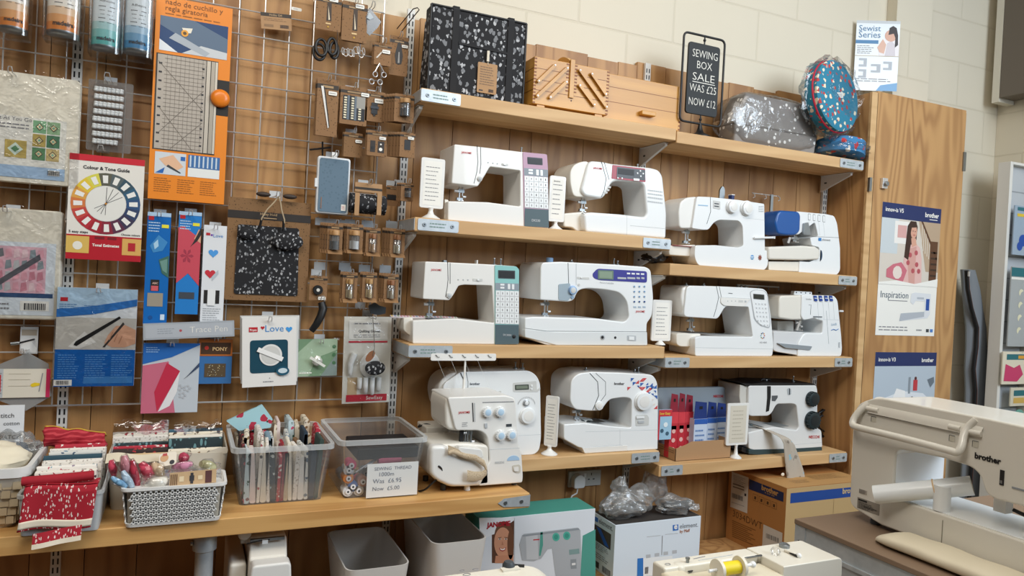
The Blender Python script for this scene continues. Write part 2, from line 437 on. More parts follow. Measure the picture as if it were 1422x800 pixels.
# back boarding: upright boards
def boards():
    m=MB(); x=-1.25; r=random.Random(5)
    tops={}
    while x<2.70:
        w=r.choice([.09,.14,.19,.225,.225]); x1=min(x+w,2.712)
        top=2.395+r.uniform(-.012,.008)
        m.box((x,YW,.0),(x1-.0022,YW+.018,top),PLY); x=x1
    o=m.build('wall_back_boarding'); struct(o)
boards()
m=MB(); m.box((-1.6,YW+.0205,0),(4.2,YW+.12,3.6),BLX); struct(m.build('wall_back',origin=(0,0,0.04)))
m=MB(); m.box((3.93,-1.5,0),(4.05,YW+.0195,3.6),BLY); struct(m.build('wall_right',origin=(0,0.1,0.04)))
m=MB(); m.box((3.05,YW-.035,0),(3.30,YW+.0195,3.6),BLX); struct(m.build('trim_pier',origin=(0,0,.1)))
flm=M('#45413c',.6)
m=MB(); m.box((-2.5,-1.5,-.05),(4.05,YW+.12,0),flm); struct(m.build('floor'))
# dark panel high on the right wall with a white edge
m=MB(); m.box((3.80,-.4,2.57),(3.92,2.40,3.58),M('#6d6459',.5)); 
m.box((3.80,2.403,2.55),(3.925,2.44,3.58),M('#dad5c6',.5)); struct(m.build('window_1'))
# slotted uprights
def upright(x,z0,z1,label,d=YW,w=.026):
    m=MB(); m.box((x-w/2,d-.014,z0),(x+w/2,d-.001,z1),UPR); z=z0+.02
    while z<z1-.03:
        for s in (-1,1): m.box((x+s*.006-.0022,d-.0146,z),(x+s*.006+.0022,d-.0141,z+.017),BLK)
        z+=.026
    tag(m.build('slotted_upright'),label,'shelf upright','slotted white uprights')
upright(-.318,.001,2.30,'white slotted metal upright behind the packets on the wire grid, left end')
upright(.672,.001,2.42,'white slotted metal upright between the wire grid and the sewing machine shelves')
upright(1.662,.001,2.40,'white slotted metal upright in the middle of the sewing machine shelves')
upright(2.672,.001,2.36,'white slotted metal upright in the corner beside the plywood side panel')
# shelves
YF=2.25; TH=.045
SH={}
def shelf(key,x0,x1,z,plates,label,yf=YF,mat=PINE,th=TH):
    t=thing('wooden_shelf',label,'shelf',((x0+x1)/2,(yf+YW)/2,z-th),'scaffold board shelves')
    m=MB(); m.box((x0,yf,z-th),(x1,YW-.0155,z),mat); m.build('board',t,bevel=.003)
    for (a,b,wrap,txt) in plates:
        m=MB(); zc=z-th/2; hh=th*.42
        pts=fillet([V(a,yf-.0012,zc-hh),V(b,yf-.0012,zc-hh),V(b,yf-.0012,zc+hh),V(a,yf-.0012,zc+hh)],.006,3)
        m.prism(pts,V(0,-.0014,0),GALV)
        for q in (a+.022,b-.022): m.disc((q,yf-.0026,zc),(0,-1,0),.0065,.003,STEEL,14); m.disc((q,yf-.0056,zc),(0,-1,0),.003,.0004,DGRY,10)
        F=Face(V(a+.04,yf-.0028,zc-hh*.6),V(b-a-.08,0,0),V(0,0,hh*1.2)); F.scrib(m,0,.05,1,.95,2,M('#7f9792',.6),off=.0003,fill=.4)
        if wrap: 
            x=x0 if wrap<0 else x1
            m.box((x-.0014 if wrap<0 else x+.0001,yf,zc-hh),(x-.0001 if wrap<0 else x+.0014,yf+.19,zc+hh),GALV)
        m.build('end_plate',t)
    SH[key]=z
    return t
XL0,XL1,XR0,XR1=.66,1.665,1.668,2.662
shelf('s1L',XL0,XL1,2.101,[(XL0,XL0+.135,-1,0)],'top left pine shelf carrying the black patterned bags and wooden sewing boxes')
shelf('s1R',XR0,XR1,2.093,[(XR1-.14,XR1,0,0)],'top right pine shelf carrying the chalkboard sign and wrapped spotted box')
shelf('s2L',XL0,XL1,1.6845,[(XL0+.01,XL0+.15,-1,0),(XL1-.125,XL1,0,0)],'second pine shelf on the left carrying the two machines with purple and red panels')
shelf('s2R',XR0,XR1,1.591,[(XR1-.11,XR1,0,0)],'second pine shelf on the right carrying the two dial machine and the blue overlocker')
shelf('s3L',XL0,XL1,1.273,[(XL0,XL0+.15,-1,0)],'third pine shelf on the left carrying the machines with teal and blue panels')
shelf('s3R',XR0,XR1,1.2355,[(XR0+.0,XR0+.115,-1,0),(XR1-.105,XR1,0,0)],'third pine shelf on the right carrying the round panel machine and the four thread overlocker')
shelf('s4L',.78,XL1,.876,[(XL1-.125,XL1,0,0)],'lowest pine shelf on the left with the triangle patterned machine')
shelf('s4R',XR0,XR1,.8195,[(XR0+.01,XR0+.11,0,0),(XR1-.105,XR1,0,0)],'lowest pine shelf on the right with the cardboard tray of red and blue packets')
BZ=.828; BF=2.03
t=thing('workbench','thick knotty pine bench along the wall under the wire grid','bench',(-.1,2.2,0))
for y0,y1 in ((BF,2.245),(2.248,YW-.0155)):
    m=MB(); m.box((-1.25,y0,BZ-.047),(1.015,y1,BZ),BENCH); m.build('board',t,bevel=.003)
m=MB(); zc=BZ-.0235
pts=[V(.905,BF-.0012,zc),V(.925,BF-.0012,zc-.013),V(1.015,BF-.0012,zc-.018),V(1.015,BF-.0012,zc+.018),V(.925,BF-.0012,zc+.013)]
m.prism(pts,V(0,-.0014,0),GALV)
for q in (.93,.985): m.disc((q,BF-.0026,zc),(0,-1,0),.006,.003,STEEL,14)
m.box((1.0152,BF,zc-.018),(1.0166,BF+.17,zc+.018),GALV); m.build('end_plate',t)
# galvanised pipe leg
px_=PY(284,760,2.12).x
m=MB(); m.tube([(px_,2.12,0),(px_,2.12,BZ-.049)],.0235,GALV,20); m.build('leg',t)
m=MB(); m.lathe([(.0245,0),(.031,.004),(.031,.05),(.0245,.056)],(px_,2.12,BZ-.112),(0,0,1),GALV,20)
m.disc((px_-.03,2.11,BZ-.085),(-1,0,0),.008,.006,STEEL,12); m.build('leg_collar',t)
# low platform under the bench
PZL=.42
t=thing('low_shelf','low wooden shelf under the bench and machine shelves with boxes on it','shelf',(.9,2.2,0))
m=MB(); m.box((-1.2,2.165,PZL-.04),(2.69,YW-.016,PZL),PLYR); m.build('board',t,bevel=.002)
m=MB(); m.box((-1.2,1.86,PZL-.04),(2.185,2.08,PZL),PLYR); m.build('board',t,bevel=.002)
for x in (-1.1,.3,1.2,2.1):
    m=MB(); m.box((x,1.88,0),(x+.06,YW-.02,PZL-.041),PLYR); m.build('leg',t)
# brackets
def bracket(x,z,label,yf=2.262,d=YW-.0145):
    m=MB(); m.prism([V(x-.006,d,z-.0015),V(x-.006,yf+.03,z-.0015),V(x-.006,yf+.03,z-.014),V(x-.006,d,z-.075)],V(.012,0,0),UPR)
    m.box((x-.010,yf+.03,z-.005),(x+.010,d,z-.0008),UPR)
    m.box((x-.0065,d-.035,z-.04),(x+.0065,d-.02,z-.032),DGRY)
    tag(m.build('shelf_bracket',bevel=.0015),label,'bracket','white shelf brackets')
NM={'s1L':'top left shelf','s1R':'top right shelf','s2L':'second shelf on the left','s2R':'second shelf on the right','s3L':'third shelf on the left','s3R':'third shelf on the right','s4L':'lowest shelf on the left','s4R':'lowest shelf on the right'}
for k,x,wd in (('s1L',.674,'left'),('s1L',1.652,'right'),('s1R',2.645,'right'),('s2L',.674,'left'),('s2L',1.652,'right'),('s2R',1.676,'left'),('s2R',2.645,'right'),
            ('s3L',.674,'left'),('s3L',1.652,'right'),('s3R',1.676,'left'),('s3R',2.645,'right'),('s4L',1.652,'right')):
    bracket(x,SH[k]-TH,'white metal bracket under the %s end of the %s'%(wd,NM[k]))
# side panel, cupboard and its door
m=MB(); m.box((2.70,2.262,0),(2.728,YW-.0005,2.40),PLYR)
struct(m.build('wall_plywood_side',bevel=.001))
m=MB(); m.box((2.694,2.250,0),(2.732,2.262,2.40),PINE); m.build
struct(m.build('trim_1'))
t=thing('cupboard','tall plywood cupboard with a locked door right of the machine shelves','cupboard',(3.0,2.35,0))
m=MB()
m.box((2.755,2.29,0),(2.78,YW-.04,2.41),PLYR); m.box((3.36,2.29,0),(3.385,YW-.04,2.41),PLYR); m.box((2.781,2.29,2.385),(3.359,YW-.04,2.41),PLYR); m.box((2.781,YW-.06,0),(3.359,YW-.04,2.38),BLK)
m.build('body',t)
dz1=PY(1222,127,2.25).z
dx0=PY(1222,127,2.25).x; dx1=3.325
m=MB(); m.box((dx0-.012,2.25,.02),(dx1,2.283,dz1),PLYR); dr=m.build('door',t,bevel=.0015)
m=MB(); hxp=PY(*c1('T8',887,697),2.25)
m.box((hxp.x-.016,2.236,hxp.z-.02),(hxp.x+.016,2.2495,hxp.z+.026),CHROME); m.disc((hxp.x,2.236,hxp.z),(0,-1,0),.011,.012,STEEL,16); m.build('lock',dr,bevel=.001)
for (cx,cy) in ((1194,612),):
    p=PY(*c1('T8',cx,cy),2.25); m=MB(); m.box((p.x-.01,2.244,p.z-.045),(p.x+.008,2.2495,p.z+.045),STEEL); m.build('hinge',dr)
p=PY(*c1('T8',832,698),2.25); m=MB(); m.box((p.x-.004,2.238,p.z-.03),(p.x+.010,2.2492,p.z+.03),STEEL); tag(m.build('keeper_plate'),'steel latch plate on the plywood edge beside the cupboard','latch')
# ---- posters
def poster_person(F,m,sc,cx,cy,skin,hair,dress):
    F.pol(m,[(cx-.16*sc,cy-.42*sc),(cx+.2*sc,cy-.42*sc),(cx+.14*sc,cy-.05*sc),(cx+.09*sc,cy+.08*sc),(cx-.08*sc,cy+.08*sc),(cx-.15*sc,cy-.1*sc)],dress,.0012)
def innov(label,TL,BR,full):
    F=rectY(TL,BR,2.2485); m=MB(); slab(m,F,.0006,PAPER)
    NV=M('#1d2f63',.35)
    if full:
        F.rect(m,0,.885,1,1,NV,.0003); F.txt(m,'innov-is V5',.05,.935,wu=.30,mat=PAPER,bold=.02); F.txt(m,'brother',.72,.925,wu=.24,mat=PAPER,bold=.03); F.rect(m,.8,.905,.94,.91,PAPER,.0006)
        F.rect(m,0,.385,1,.885,M('#d8cfc3'),.0003)
        F.rect(m,0,.62,.28,.885,M('#cbd3d6'),.0005); F.rect(m,.22,.70,.46,.87,M('#efece6'),.0006); F.rect(m,.27,.745,.42,.84,M('#d9a9a4'),.0008)
        F.pol(m,[(.62,.885),(1,.885),(1,.5),(.78,.5)],M('#b9a187'),.0005)
        for i in range(9): F.pol(m,[(.68+i*.035,.865-i*.03),(.688+i*.035,.865-i*.03),(.688+i*.035,.68-i*.02),(.68+i*.035,.68-i*.02)],M('#e9e3d8'),.0008)
        F.pol(m,[(.66,.885),(.69,.885),(.97,.62),(.97,.585)],M('#5c3a24'),.001)
        F.rect(m,.84,.40,.97,.74,M('#5f3d27'),.0009)
        for i in range(6): F.rect(m,.86,.42+i*.045,.97,.435+i*.045,M('#3a2517'),.001)
        F.pol(m,[(.36,.40),(.72,.40),(.70,.60),(.66,.68),(.58,.715),(.50,.715),(.42,.66),(.38,.52)],M('#e2b9b2'),.001)
        F.pol(m,[(.44,.66),(.60,.69),(.60,.40),(.50,.40)],M('#d4a096'),.0011)
        for a,b in ((.5,.62),(.6,.64),(.62,.55),(.47,.56),(.66,.5),(.56,.5)): F.circ(m,a,b,.012,M('#b7545c'),.0012,8)
        F.pol(m,[(.12,.44),(.40,.41),(.46,.50),(.36,.56),(.22,.54),(.12,.50)],M('#cc6f7e'),.0013)
        F.circ(m,.30,.48,.03,M('#e8d9cf'),.0014,10)
        F.pol(m,[(.40,.60),(.43,.84),(.48,.88),(.57,.88),(.60,.84),(.59,.74),(.56,.70),(.5,.70),(.47,.58)],M('#3b241b'),.0012)
        F.circ(m,.54,.80,.021,M('#d8a38c'),.0014,16,ry=.032); F.pol(m,[(.50,.75),(.58,.75),(.60,.70),(.52,.68)],M('#d8a38c'),.0013)
        F.pol(m,[(.48,.87),(.58,.875),(.575,.835),(.50,.83),(.485,.78)],M('#3b241b'),.0015)
        F.circ(m,.525,.805,.0028,INK,.0016,6); F.circ(m,.562,.803,.0028,INK,.0016,6); F.rect(m,.53,.772,.562,.778,M('#b04a4a'),.0016)
        F.pol(m,[(0,.40),(0,.385),(1,.385),(1,.45),(.6,.40),(.3,.42)],PAPER,.0015)
        F.txt(m,'Inspiration',.05,.285,wu=.46,mat=M('#2a4c66'),bold=-.005); F.rect(m,.18,.262,.5,.268,INKG,.0006)
        # printed picture of a white machine with a blue screen
        W=M('#dfe2e6'); Wd=M('#b4bac2')
        F.pol(m,[(.38,.11),(.86,.14),(.90,.17),(.90,.33),(.62,.335),(.56,.325),(.55,.26),(.60,.24),(.64,.27),(.80,.27),(.80,.19),(.40,.17)],W,.0009)
        F.pol(m,[(.38,.11),(.40,.17),(.80,.19),(.80,.15)],Wd,.0011); F.rect(m,.82,.20,.88,.29,BLUE,.0012); F.rect(m,.66,.285,.78,.30,Wd,.0012)
        F.scrib(m,.05,.03,.55,.075,2,INKG,.0006); F.scrib(m,.68,.03,.8,.06,1,INKG,.0006); F.rect(m,.85,.03,.9,.055,DGRY,.0006); F.rect(m,.92,.03,.97,.055,M('#4c7fc4'),.0006)
    else:
        F.rect(m,0,.90,1,1,NV,.0003); F.txt(m,'innov-is V3',.05,.935,wu=.27,mat=PAPER,bold=.02); F.txt(m,'brother',.75,.93,wu=.2,mat=PAPER,bold=.03)
        F.rect(m,0,.35,1,.90,M('#b9c6d2'),.0003)
        F.pol(m,[(.0,.35),(1,.35),(1,.62),(.8,.70),(.45,.72),(.1,.66),(0,.64)],M('#e3e8ee'),.0006)
        F.rect(m,.55,.70,.585,.82,M('#8d97a0'),.001); F.rect(m,.63,.72,.70,.80,M('#c23b44'),.001); F.circ(m,.665,.81,.008,M('#5d2a2d'),.0011)
        F.pol(m,[(.30,.66),(.36,.74),(.50,.72),(.52,.64),(.42,.60)],M('#f3f3f2'),.0011)
        F.circ(m,.62,.66,.012,BLK,.0012); F.pol(m,[(.86,.80),(.97,.82),(.98,.78),(.92,.74)],M('#6b7782'),.001); F.circ(m,.22,.60,.03,DGRY,.0012)
        F.rect(m,.04,.45,.96,.58,M('#ffffff'),.0008)
        F.rect(m,0,0,1,.35,PAPER,.0008)
    tag(m.build('poster'),label,'poster','posters on the cupboard door')
innov('large poster of a woman in a pink cardigan on the cupboard door',(1226,280),(1297,467),True)
innov('lower poster with a bathroom tap picture under a navy banner on the cupboard door',(1216,489),(1290,676),False)
F=rectY((1190,28),(1245,127),YW+.0,yaw=-28); m=MB(); slab(m,F,.0008,M('#e6edf2',.25)); F.rect(m,0,.96,1,1,M('#c9ced1'),.0004); 
F.txt(m,'Sewist',.06,.85,wu=.5,mat=M('#4c7fa6'),bold=.0); F.txt(m,'Series',.06,.755,wu=.5,mat=M('#4c7fa6'),bold=.0)
F.rect(m,0,.67,.52,.72,M('#4f86b4'),.0006); F.scrib(m,.04,.52,.46,.65,5,INKG,.0005)
F.rect(m,.0,.49,1,.5,M('#c7b9a4'),.0006)
F.pol(m,[(.55,.5),(1,.5),(1,.72),(.86,.78),(.62,.74),(.52,.62)],M('#f2eef0'),.0006)
F.pol(m,[(.55,.55),(.5,.62),(.62,.74),(.70,.66),(.66,.53)],M('#e2b8a4'),.0008)
F.pol(m,[(.68,.50),(.92,.50),(.90,.66),(.82,.72),(.72,.68)],M('#d9d2d8'),.0009)
F.circ(m,.80,.79,.028,M('#dcae98'),.0010,16); F.pol(m,[(.74,.80),(.76,.90),(.84,.93),(.92,.90),(.96,.80),(.97,.66),(.90,.62),(.90,.76),(.86,.82)],M('#2a2020'),.0012)
for i,(u,v,s) in enumerate(((.10,.40,.18),(.10,.24,.18),(.38,.32,.22),(.66,.36,.2))):
    F.pol(m,[(u,v-.06),(u+s,v-.06),(u+s,v+.06),(u,v+.06),(u,v+.03),(u+s*.6,v+.03),(u+s*.6,v-.03),(u,v-.03)],M('#b7bec6'),.0009)
F.scrib(m,.05,.12,.95,.18,2,INKG,.0006); F.pol(m,[(.52,0),(1,0),(1,.12),(.62,.08)],M('#7fb0dc'),.0008)
tag(m.build('poster'),'small pale blue poster headed Sewist Series on the block wall above the cupboard','poster')
# ---- right hand display unit
t=thing('display_unit','white slatted display unit against the right wall hung with craft packets','display unit',(3.7,2.3,0))
dp=2.30; xa=PY(1395,230,dp).x; zt_=PY(1395,225,dp).z
m=MB(); m.box((xa,dp-.03,.0),(xa+.022,dp+.03,zt_),M('#e8e6df',.4)); m.build('side_post',t,bevel=.001)
m=MB(); m.box((xa+.0225,dp,.05),(3.925,dp+.015,zt_-.01),M('#c3c8cd',.45)); z=.2
while z<zt_-.05: m.box((xa+.0225,dp-.001,z),(3.925,dp-.0002,z+.006),M('#9aa0a6')); z+=.11
m.build('back_panel',t)
m=MB(); m.box((xa+.0225,dp-.03,zt_-.012),(3.925,dp+.03,zt_),M('#e8e6df',.4)); m.build('top_rail',t)
def dpk(k,a,b,base,label,fn=None,hook=True):
    F=rectY(c1(k,*a),c1(k,*b),dp-.05); m=MB(); slab(m,F,.006,base,.003)
    if fn: fn(F,m)
    m.tube([F.p(.5,.97,.004),F.p(.5,.99,-.045)],.0015,CHROME,6)
    tag(m.build('craft_packet'),label,'packet','packets on the right display unit')
dpk('U',(525,125),(600,290),M('#9fb2c4',.2),'pale blue scissors packet at the top of the right display unit',lambda F,m:(F.circ(m,.35,.3,.03,M('#1c4fa8'),.001),F.circ(m,.25,.18,.022,M('#1c4fa8'),.0011),F.rect(m,.1,.78,.6,.84,M('#e4c23a')),F.rect(m,.1,.9,1,.97,M('#2b6f7b'))))
dpk('U',(515,320),(600,575),M('#aeb3b4',.25),'grey packet of cream curved shapes on the right display unit',lambda F,m:([F.circ(m,.33,.2+i*.16,.018,M('#e7e3c3'),.001,14,a0=.5,a1=4.2) for i in range(4)],F.rect(m,0,.88,1,.99,M('#24707a')),F.rect(m,0,.84,1,.87,PAPER)))
dpk('U',(487,590),(600,692),M('#e7dfc9',.5),'cream packet with pink fabric pieces on the right display unit',lambda F,m:(F.pol(m,[(.05,.1),(.4,.08),(.55,.3),(.45,.6),(.3,.5),(.08,.62)],M('#cf3f6e'),.001),F.rect(m,.1,.75,.8,.92,M('#24707a')),F.rect(m,.4,.78,.7,.88,M('#e2a33b'),.001)))
dpk('U',(512,705),(600,760),M('#dcd6c0',.5),'cream and teal packet below the pink one on the right display unit',lambda F,m:(F.rect(m,.1,.55,.9,.85,M('#24707a')),F.rect(m,.1,.15,.8,.45,M('#d8b25c'))))
F=rectY(c1('G',1180,110),c1('G',1290,190),dp-.05); m=MB(); m.disc(F.p(.45,.5,-.004),(0,-1,0),.045,.006,M('#6ea89a',.4),28); m.disc(F.p(.45,.5,.002),(0,-1,0),.024,.001,PAPER,20); m.disc(F.p(.45,.5,.003),(0,-1,0),.005,.001,BLK,12)
m.tube([F.p(.45,.8,.0),F.p(.45,.85,-.045)],.0015,CHROME,6)
tag(m.build('craft_packet'),'round green disc packet at the bottom of the right display unit','packet','packets on the right display unit')
# grey fabric bag with a dark zip leaning in the corner
m=MB(); d=2.40
zip_=[c1('Z1',40,85),c1('Z1',45,170),c1('Z1',62,260),c1('Z1',88,350),c1('Z1',85,440),c1('Z1',72,540),c1('Z1',80,640),c1('Z1',75,760)]
right=[c1('Z1',70,75),c1('Z1',95,170),c1('Z1',110,260),c1('Z1',126,350),c1('Z1',130,440),c1('Z1',136,540),c1('Z1',135,640),c1('Z1',133,760)]
left=[c1('Z1',22,90),c1('Z1',26,170),c1('Z1',32,260),c1('Z1',40,350),c1('Z1',40,440),c1('Z1',35,540),c1('Z1',38,640),c1('Z1',35,760)]
Lw=[PY(*p,d) for p in left]+[V(PY(*left[-1],d).x,d,.01)]; Rw=[PY(*p,d) for p in right]+[V(PY(*right[-1],d).x+.02,d,.01)]
def bagf(u,v):
    k=u*(len(Lw)-1); i=min(int(k),len(Lw)-2); f=k-i; a=Lw[i].lerp(Lw[i+1],f); b=Rw[i].lerp(Rw[i+1],f)
    ang=v*2*PI; cx=(a+b)/2; hw=(b.x-a.x)/2; return V(cx.x-hw*math.cos(ang),d+.03*math.sin(ang)*-1,cx.z)
m.sheet(bagf,24,16,M('#7e8388',.75)); 
t=thing('long_bag','long grey fabric bag with a dark curved zip leaning in the corner','bag',(Lw[0].x,d,.01)); m.build('body',t)
m=MB(); zz=[PY(*p,d-.034) for p in zip_]+[V(PY(*zip_[-1],d-.034).x,d-.034,.03)]
m.tube(zz,.010,BLK,8); m.tube([p+V(.009,-.004,0) for p in zz],.0025,M('#8a4a2a'),6); m.build('zip',t)
m=MB(); p=zz[0]; m.box((p.x-.006,p.y-.016,p.z-.03),(p.x+.006,p.y-.011,p.z-.005),CHROME); m.build('zip_pull',t)
# ================================================================ sewing machines
class Mach:
    def __init__(s,k,label,d,zs,body,fil=.008,depth=.16,mat=WHT,bevel=.009,cat='sewing machine',seg=3,name='sewing_machine'):
        s.k=k; s.d=d
        pts=[PY(*c1(k,*p),d) for p in body]
        zm=min(p.z for p in pts); s.dz=zs-zm
        for p in pts:
            p.z+=s.dz
            if p.z<zs+.014: p.z=zs
        xs=[p.x for p in pts]
        s.t=thing(name,label,cat,((min(xs)+max(xs))/2,d+depth/2,zs)); s.zs=zs
        m=MB(); m.prism(fillet(pts,fil,5),V(0,depth,0),mat); s.body=m.build('body',s.t,bevel=bevel,seg=seg)
    def w(s,x,y,off=0):
        p=PY(*c1(s.k,x,y),s.d-off); p.z+=s.dz; return p
    def part(s,name,pts,y0,y1,mat,fil=.004,bevel=.002,parent=None,label=None):
        """traced outline, from off y0 (towards the room is positive) back to y1"""
        m=MB(); P=fillet([s.w(*p,off=y0) for p in pts],fil,4)
        m.prism(P,V(0,y0-y1,0),mat); o=m.build(name,parent or s.t,bevel=bevel)
        if label: o['label']=label
        return o
    def flat(s,m,pts,mat,off=.0012,fil=0,th=.0006):
        P=[s.w(*p,off=off) for p in pts]
        if fil: P=fillet(P,fil,4)
        m.prism(P,V(0,th,0),mat)
    def line(s,m,pts,r,mat,off=.0008): m.tube([s.w(*p,off=off) for p in pts],r,mat,5)
    def text(s,m,t,a,b,mat=INK,off=.0018,bold=.02):
        A=s.w(*a,off=off); B=s.w(*b,off=off); m.text(t,A,B-A,V(0,0,1),width=(B-A).length,mat=mat,bold=bold)
    def knob(s,name,x,y,rpx,h,mat,mat2=None,off=0,label=None,ribs=0):
        c=s.w(x,y,off); r=abs(s.w(x+rpx,y).x-s.w(x,y).x); m=MB(); m.lathe([(r*1.03,-.001),(r*1.03,h*.35),(r*.92,h*.4),(r*.9,h),(r*.8,h*1.06)],c,(0,-1,0),mat,28)
        pass
        if ribs:
            for i in range(ribs):
                a=2*PI*i/ribs; m.obox(c+V(math.cos(a)*r*.96,-h*.7,math.sin(a)*r*.96),V(math.cos(a),0,math.sin(a))*r*.1,(0,h*.5,0),V(-math.sin(a),0,math.cos(a))*r*.14,mat)
        o=m.build(name,s.t)
        if label: o['label']=label
        if mat2: q=MB(); q.disc(c+V(0,-h*1.06,0),(0,-1,0),r*.62,.0012,mat2,24); q.build('dial_face',o)
        return o
    def needle(s,x,yt,yb,dep=.06,mat=CHROME,foot=16):
        a=s.w(x,yt); b=s.w(x,yb); a.y+=dep; b.y+=dep; m=MB()
        z0=max(b.z,s.zs); m.tube([a+V(0,0,.012),V(a.x,a.y,z0+.010)],.0032,mat,8)
        m.tube([a+V(.011,0,.012),V(a.x+.011,a.y,z0+.028),V(a.x+.011,a.y,z0+.02)],.0028,mat,8)
        m.box((a.x-.006,a.y-.006,a.z-.016),(a.x+.016,a.y+.006,a.z-.004),STEEL)
        m.tube([(a.x-.02,a.y-.004,a.z-.012),(a.x-.006,a.y-.004,a.z-.012)],.005,mat,10)
        nb=m.build('needle_bar',s.t)
        m=MB(); m.box((a.x-.009,a.y-.018,z0+.0012),(a.x-.002,a.y+.012,z0+.004),mat); m.box((a.x+.003,a.y-.018,z0+.0012),(a.x+.010,a.y+.012,z0+.004),mat)
        m.box((a.x-.008,a.y-.003,z0+.004),(a.x+.013,a.y+.008,z0+.013),STEEL); m.tube([(a.x+.013,a.y,z0+.018),(a.x+.024,a.y,z0+.018)],.004,mat,10); m.build('presser_foot',nb)
    def plate(s,x0,x1,y,off0,off1,mat=STEEL):
        a=s.w(x0,y); b=s.w(x1,y); m=MB(); m.box((a.x,s.d+off0,a.z),(b.x,s.d+off1,a.z+.0012),mat); m.build('stitch_plate',s.t)
    def top(s,name,x,y,w,h,dep,mat,hz=None):
        a=s.w(x,y); m=MB(); m.box((a.x,s.d+dep,a.z-.004),(a.x+w,s.d+dep+.02,a.z+h),mat); return m.build(name,s.t,bevel=.0015)
    def pin(s,x,y,h=.02,dep=.05,cap=True):
        a=s.w(x,y); m=MB(); m.lathe([(.008,-.004),(.008,.003),(.0025,.004),(.0025,h),(.005,h+.001),(.004,h+.004)],(a.x,s.d+dep,a.z),(0,0,1),STEEL if cap else WPLAS,12); m.build('spool_pin',s.t)
def grid_keys(s,m,a,b,cx,cy,mat,ink=None,gap=.14,off=.003,base=None):
    """a top left, b bottom right in crop px"""
    for i in range(cx):
        for j in range(cy):
            x0=a[0]+(b[0]-a[0])*(i+gap/2)/cx; x1=a[0]+(b[0]-a[0])*(i+1-gap/2)/cx
            # rows follow the slope between the two top corners
            y0=a[1]+(b[1]-a[1])*(j+gap/2)/cy; y1=a[1]+(b[1]-a[1])*(j+1-gap/2)/cy
            A=s.w(x0,y0,off); B=s.w(x1,y1,off); 
            yield A,B,i,j
# --- second shelf left: two machines ---------------------------------------------
def computer_janome(k,dx,label,d,zs,P):
    """flat-sided white machine with a tall key panel; P holds traced outlines"""
    s=Mach(k,label,d,zs,P['body'],fil=P.get('fil',.006),depth=.15,mat=WHT,bevel=.006)
    # side panel
    A=P['panel']; kp=s.part('key_panel',A,.003,-.02,P['teal'],fil=.005,bevel=.001,label=P['pl'])
    m=MB()
    s.flat(m,P['low'],M('#4d6067',.5),off=.0036)
    s.flat(m,P['mid'],M('#8d97a0',.5),off=.0036)
    s.flat(m,P['screen_b'],DGRY,off=.0038,fil=.002); s.flat(m,P['screen'],BLK,off=.0045)
    m.build('screen',kp); m=MB()
    for q in P['tiny']: s.flat(m,q,WHB,off=.0044,fil=.001)
    m.build('menu_buttons',kp)
    m=MB(); K=P['keys']; tl,tr,bl,br=K; nx,ny=5,P.get('rows',6)
    s.flat(m,[tl,tr,br,bl],M('#c9cbcc',.5),off=.0036)
    for i in range(nx):
        for j in range(ny):
            def bi(u,v):
                return tuple(tl[q]*(1-u)*(1-v)+tr[q]*u*(1-v)+bl[q]*(1-u)*v+br[q]*u*v for q in (0,1))
            g=.07; u0,u1=(i+g)/nx,(i+1-g)/nx; v0,v1=(j+g)/ny,(j+1-g)/ny
            s.flat(m,[bi(u0,v0),bi(u1,v0),bi(u1,v1),bi(u0,v1)],WHB,off=.0046,th=.001)
            s.flat(m,[bi((i+.42)/nx,(j+.3)/ny),bi((i+.58)/nx,(j+.3)/ny),bi((i+.58)/nx,(j+.7)/ny),bi((i+.42)/nx,(j+.7)/ny)],INKG if R_.random()<.8 else INK,off=.0049)
    m.build('keypad',kp)
    m=MB(); s.text(m,'JANOME',P['logo'][0],P['logo'][1],RED,bold=.015); m.build('logo',s.t)
    m=MB(); 
    for ln in P['lines']: s.line(m,ln,.0012,DGRY,off=.0)
    m.build('thread_slot',s.t)
    m=MB()
    for q in P['btn']: m.disc(s.w(*q,off=.0),(0,-1,0),.0022,.002,LGRY,12)
    s.flat(m,P['slider'],GREYW,off=.0014,fil=.002); a=s.w(*P['slk'],off=.001); m.box((a.x-.004,a.y-.004,a.z-.0025),(a.x+.004,a.y,a.z+.0025),WHB); m.build('speed_slider',s.t)
    s.knob('tension_dial',*P['dial'],.004,GREYW,LGRY,off=0)
    s.needle(*P['needle'])
    s.plate(*P['plate'])
    for q in P['pins']: s.pin(*q)
    return s
s=computer_janome('A',0,'white machine with a mauve and grey key panel on the second shelf',2.275,SH['s2L'],dict(
 body=[(266,66),(400,80),(620,107),(745,118),(752,200),(757,500),(630,493),(500,478),(232,462),(234,362),(440,368),(608,390),(608,205),(452,184),(428,225),(388,287),(252,270)],
 panel=[(622,107),(748,120),(753,200),(757,501),(630,493)],teal=M('#c29db4',.5),pl='mauve and grey control panel with white keys',
 low=[(632,400),(756,408),(757,500),(630,493)],mid=[(628,190),(752,200),(753,238),(629,228)],
 screen_b=[(645,133),(724,140),(725,176),(647,170)],screen=[(650,140),(720,146),(721,171),(651,166)],
 tiny=[[(652,196),(674,198),(674,207),(652,205)],[(652,211),(674,213),(674,223),(652,221)],[(691,199),(704,200),(705,229),(692,228)],[(713,201),(725,202),(726,231),(714,230)]],
 keys=((630,230),(752,239),(631,396),(755,405)),rows=6,logo=((303,113),(355,118)),
 lines=[[(384,72),(388,160),(383,210),(368,270)],[(402,82),(404,170),(398,220)]],btn=[(441,162),(466,165),(489,168)],slider=[(510,165),(545,169),(546,180),(512,177)],slk=(525,171),
 dial=(397,247,13),needle=(325,285,358),plate=(300,470,372,.02,.10),pins=[(645,108)]))
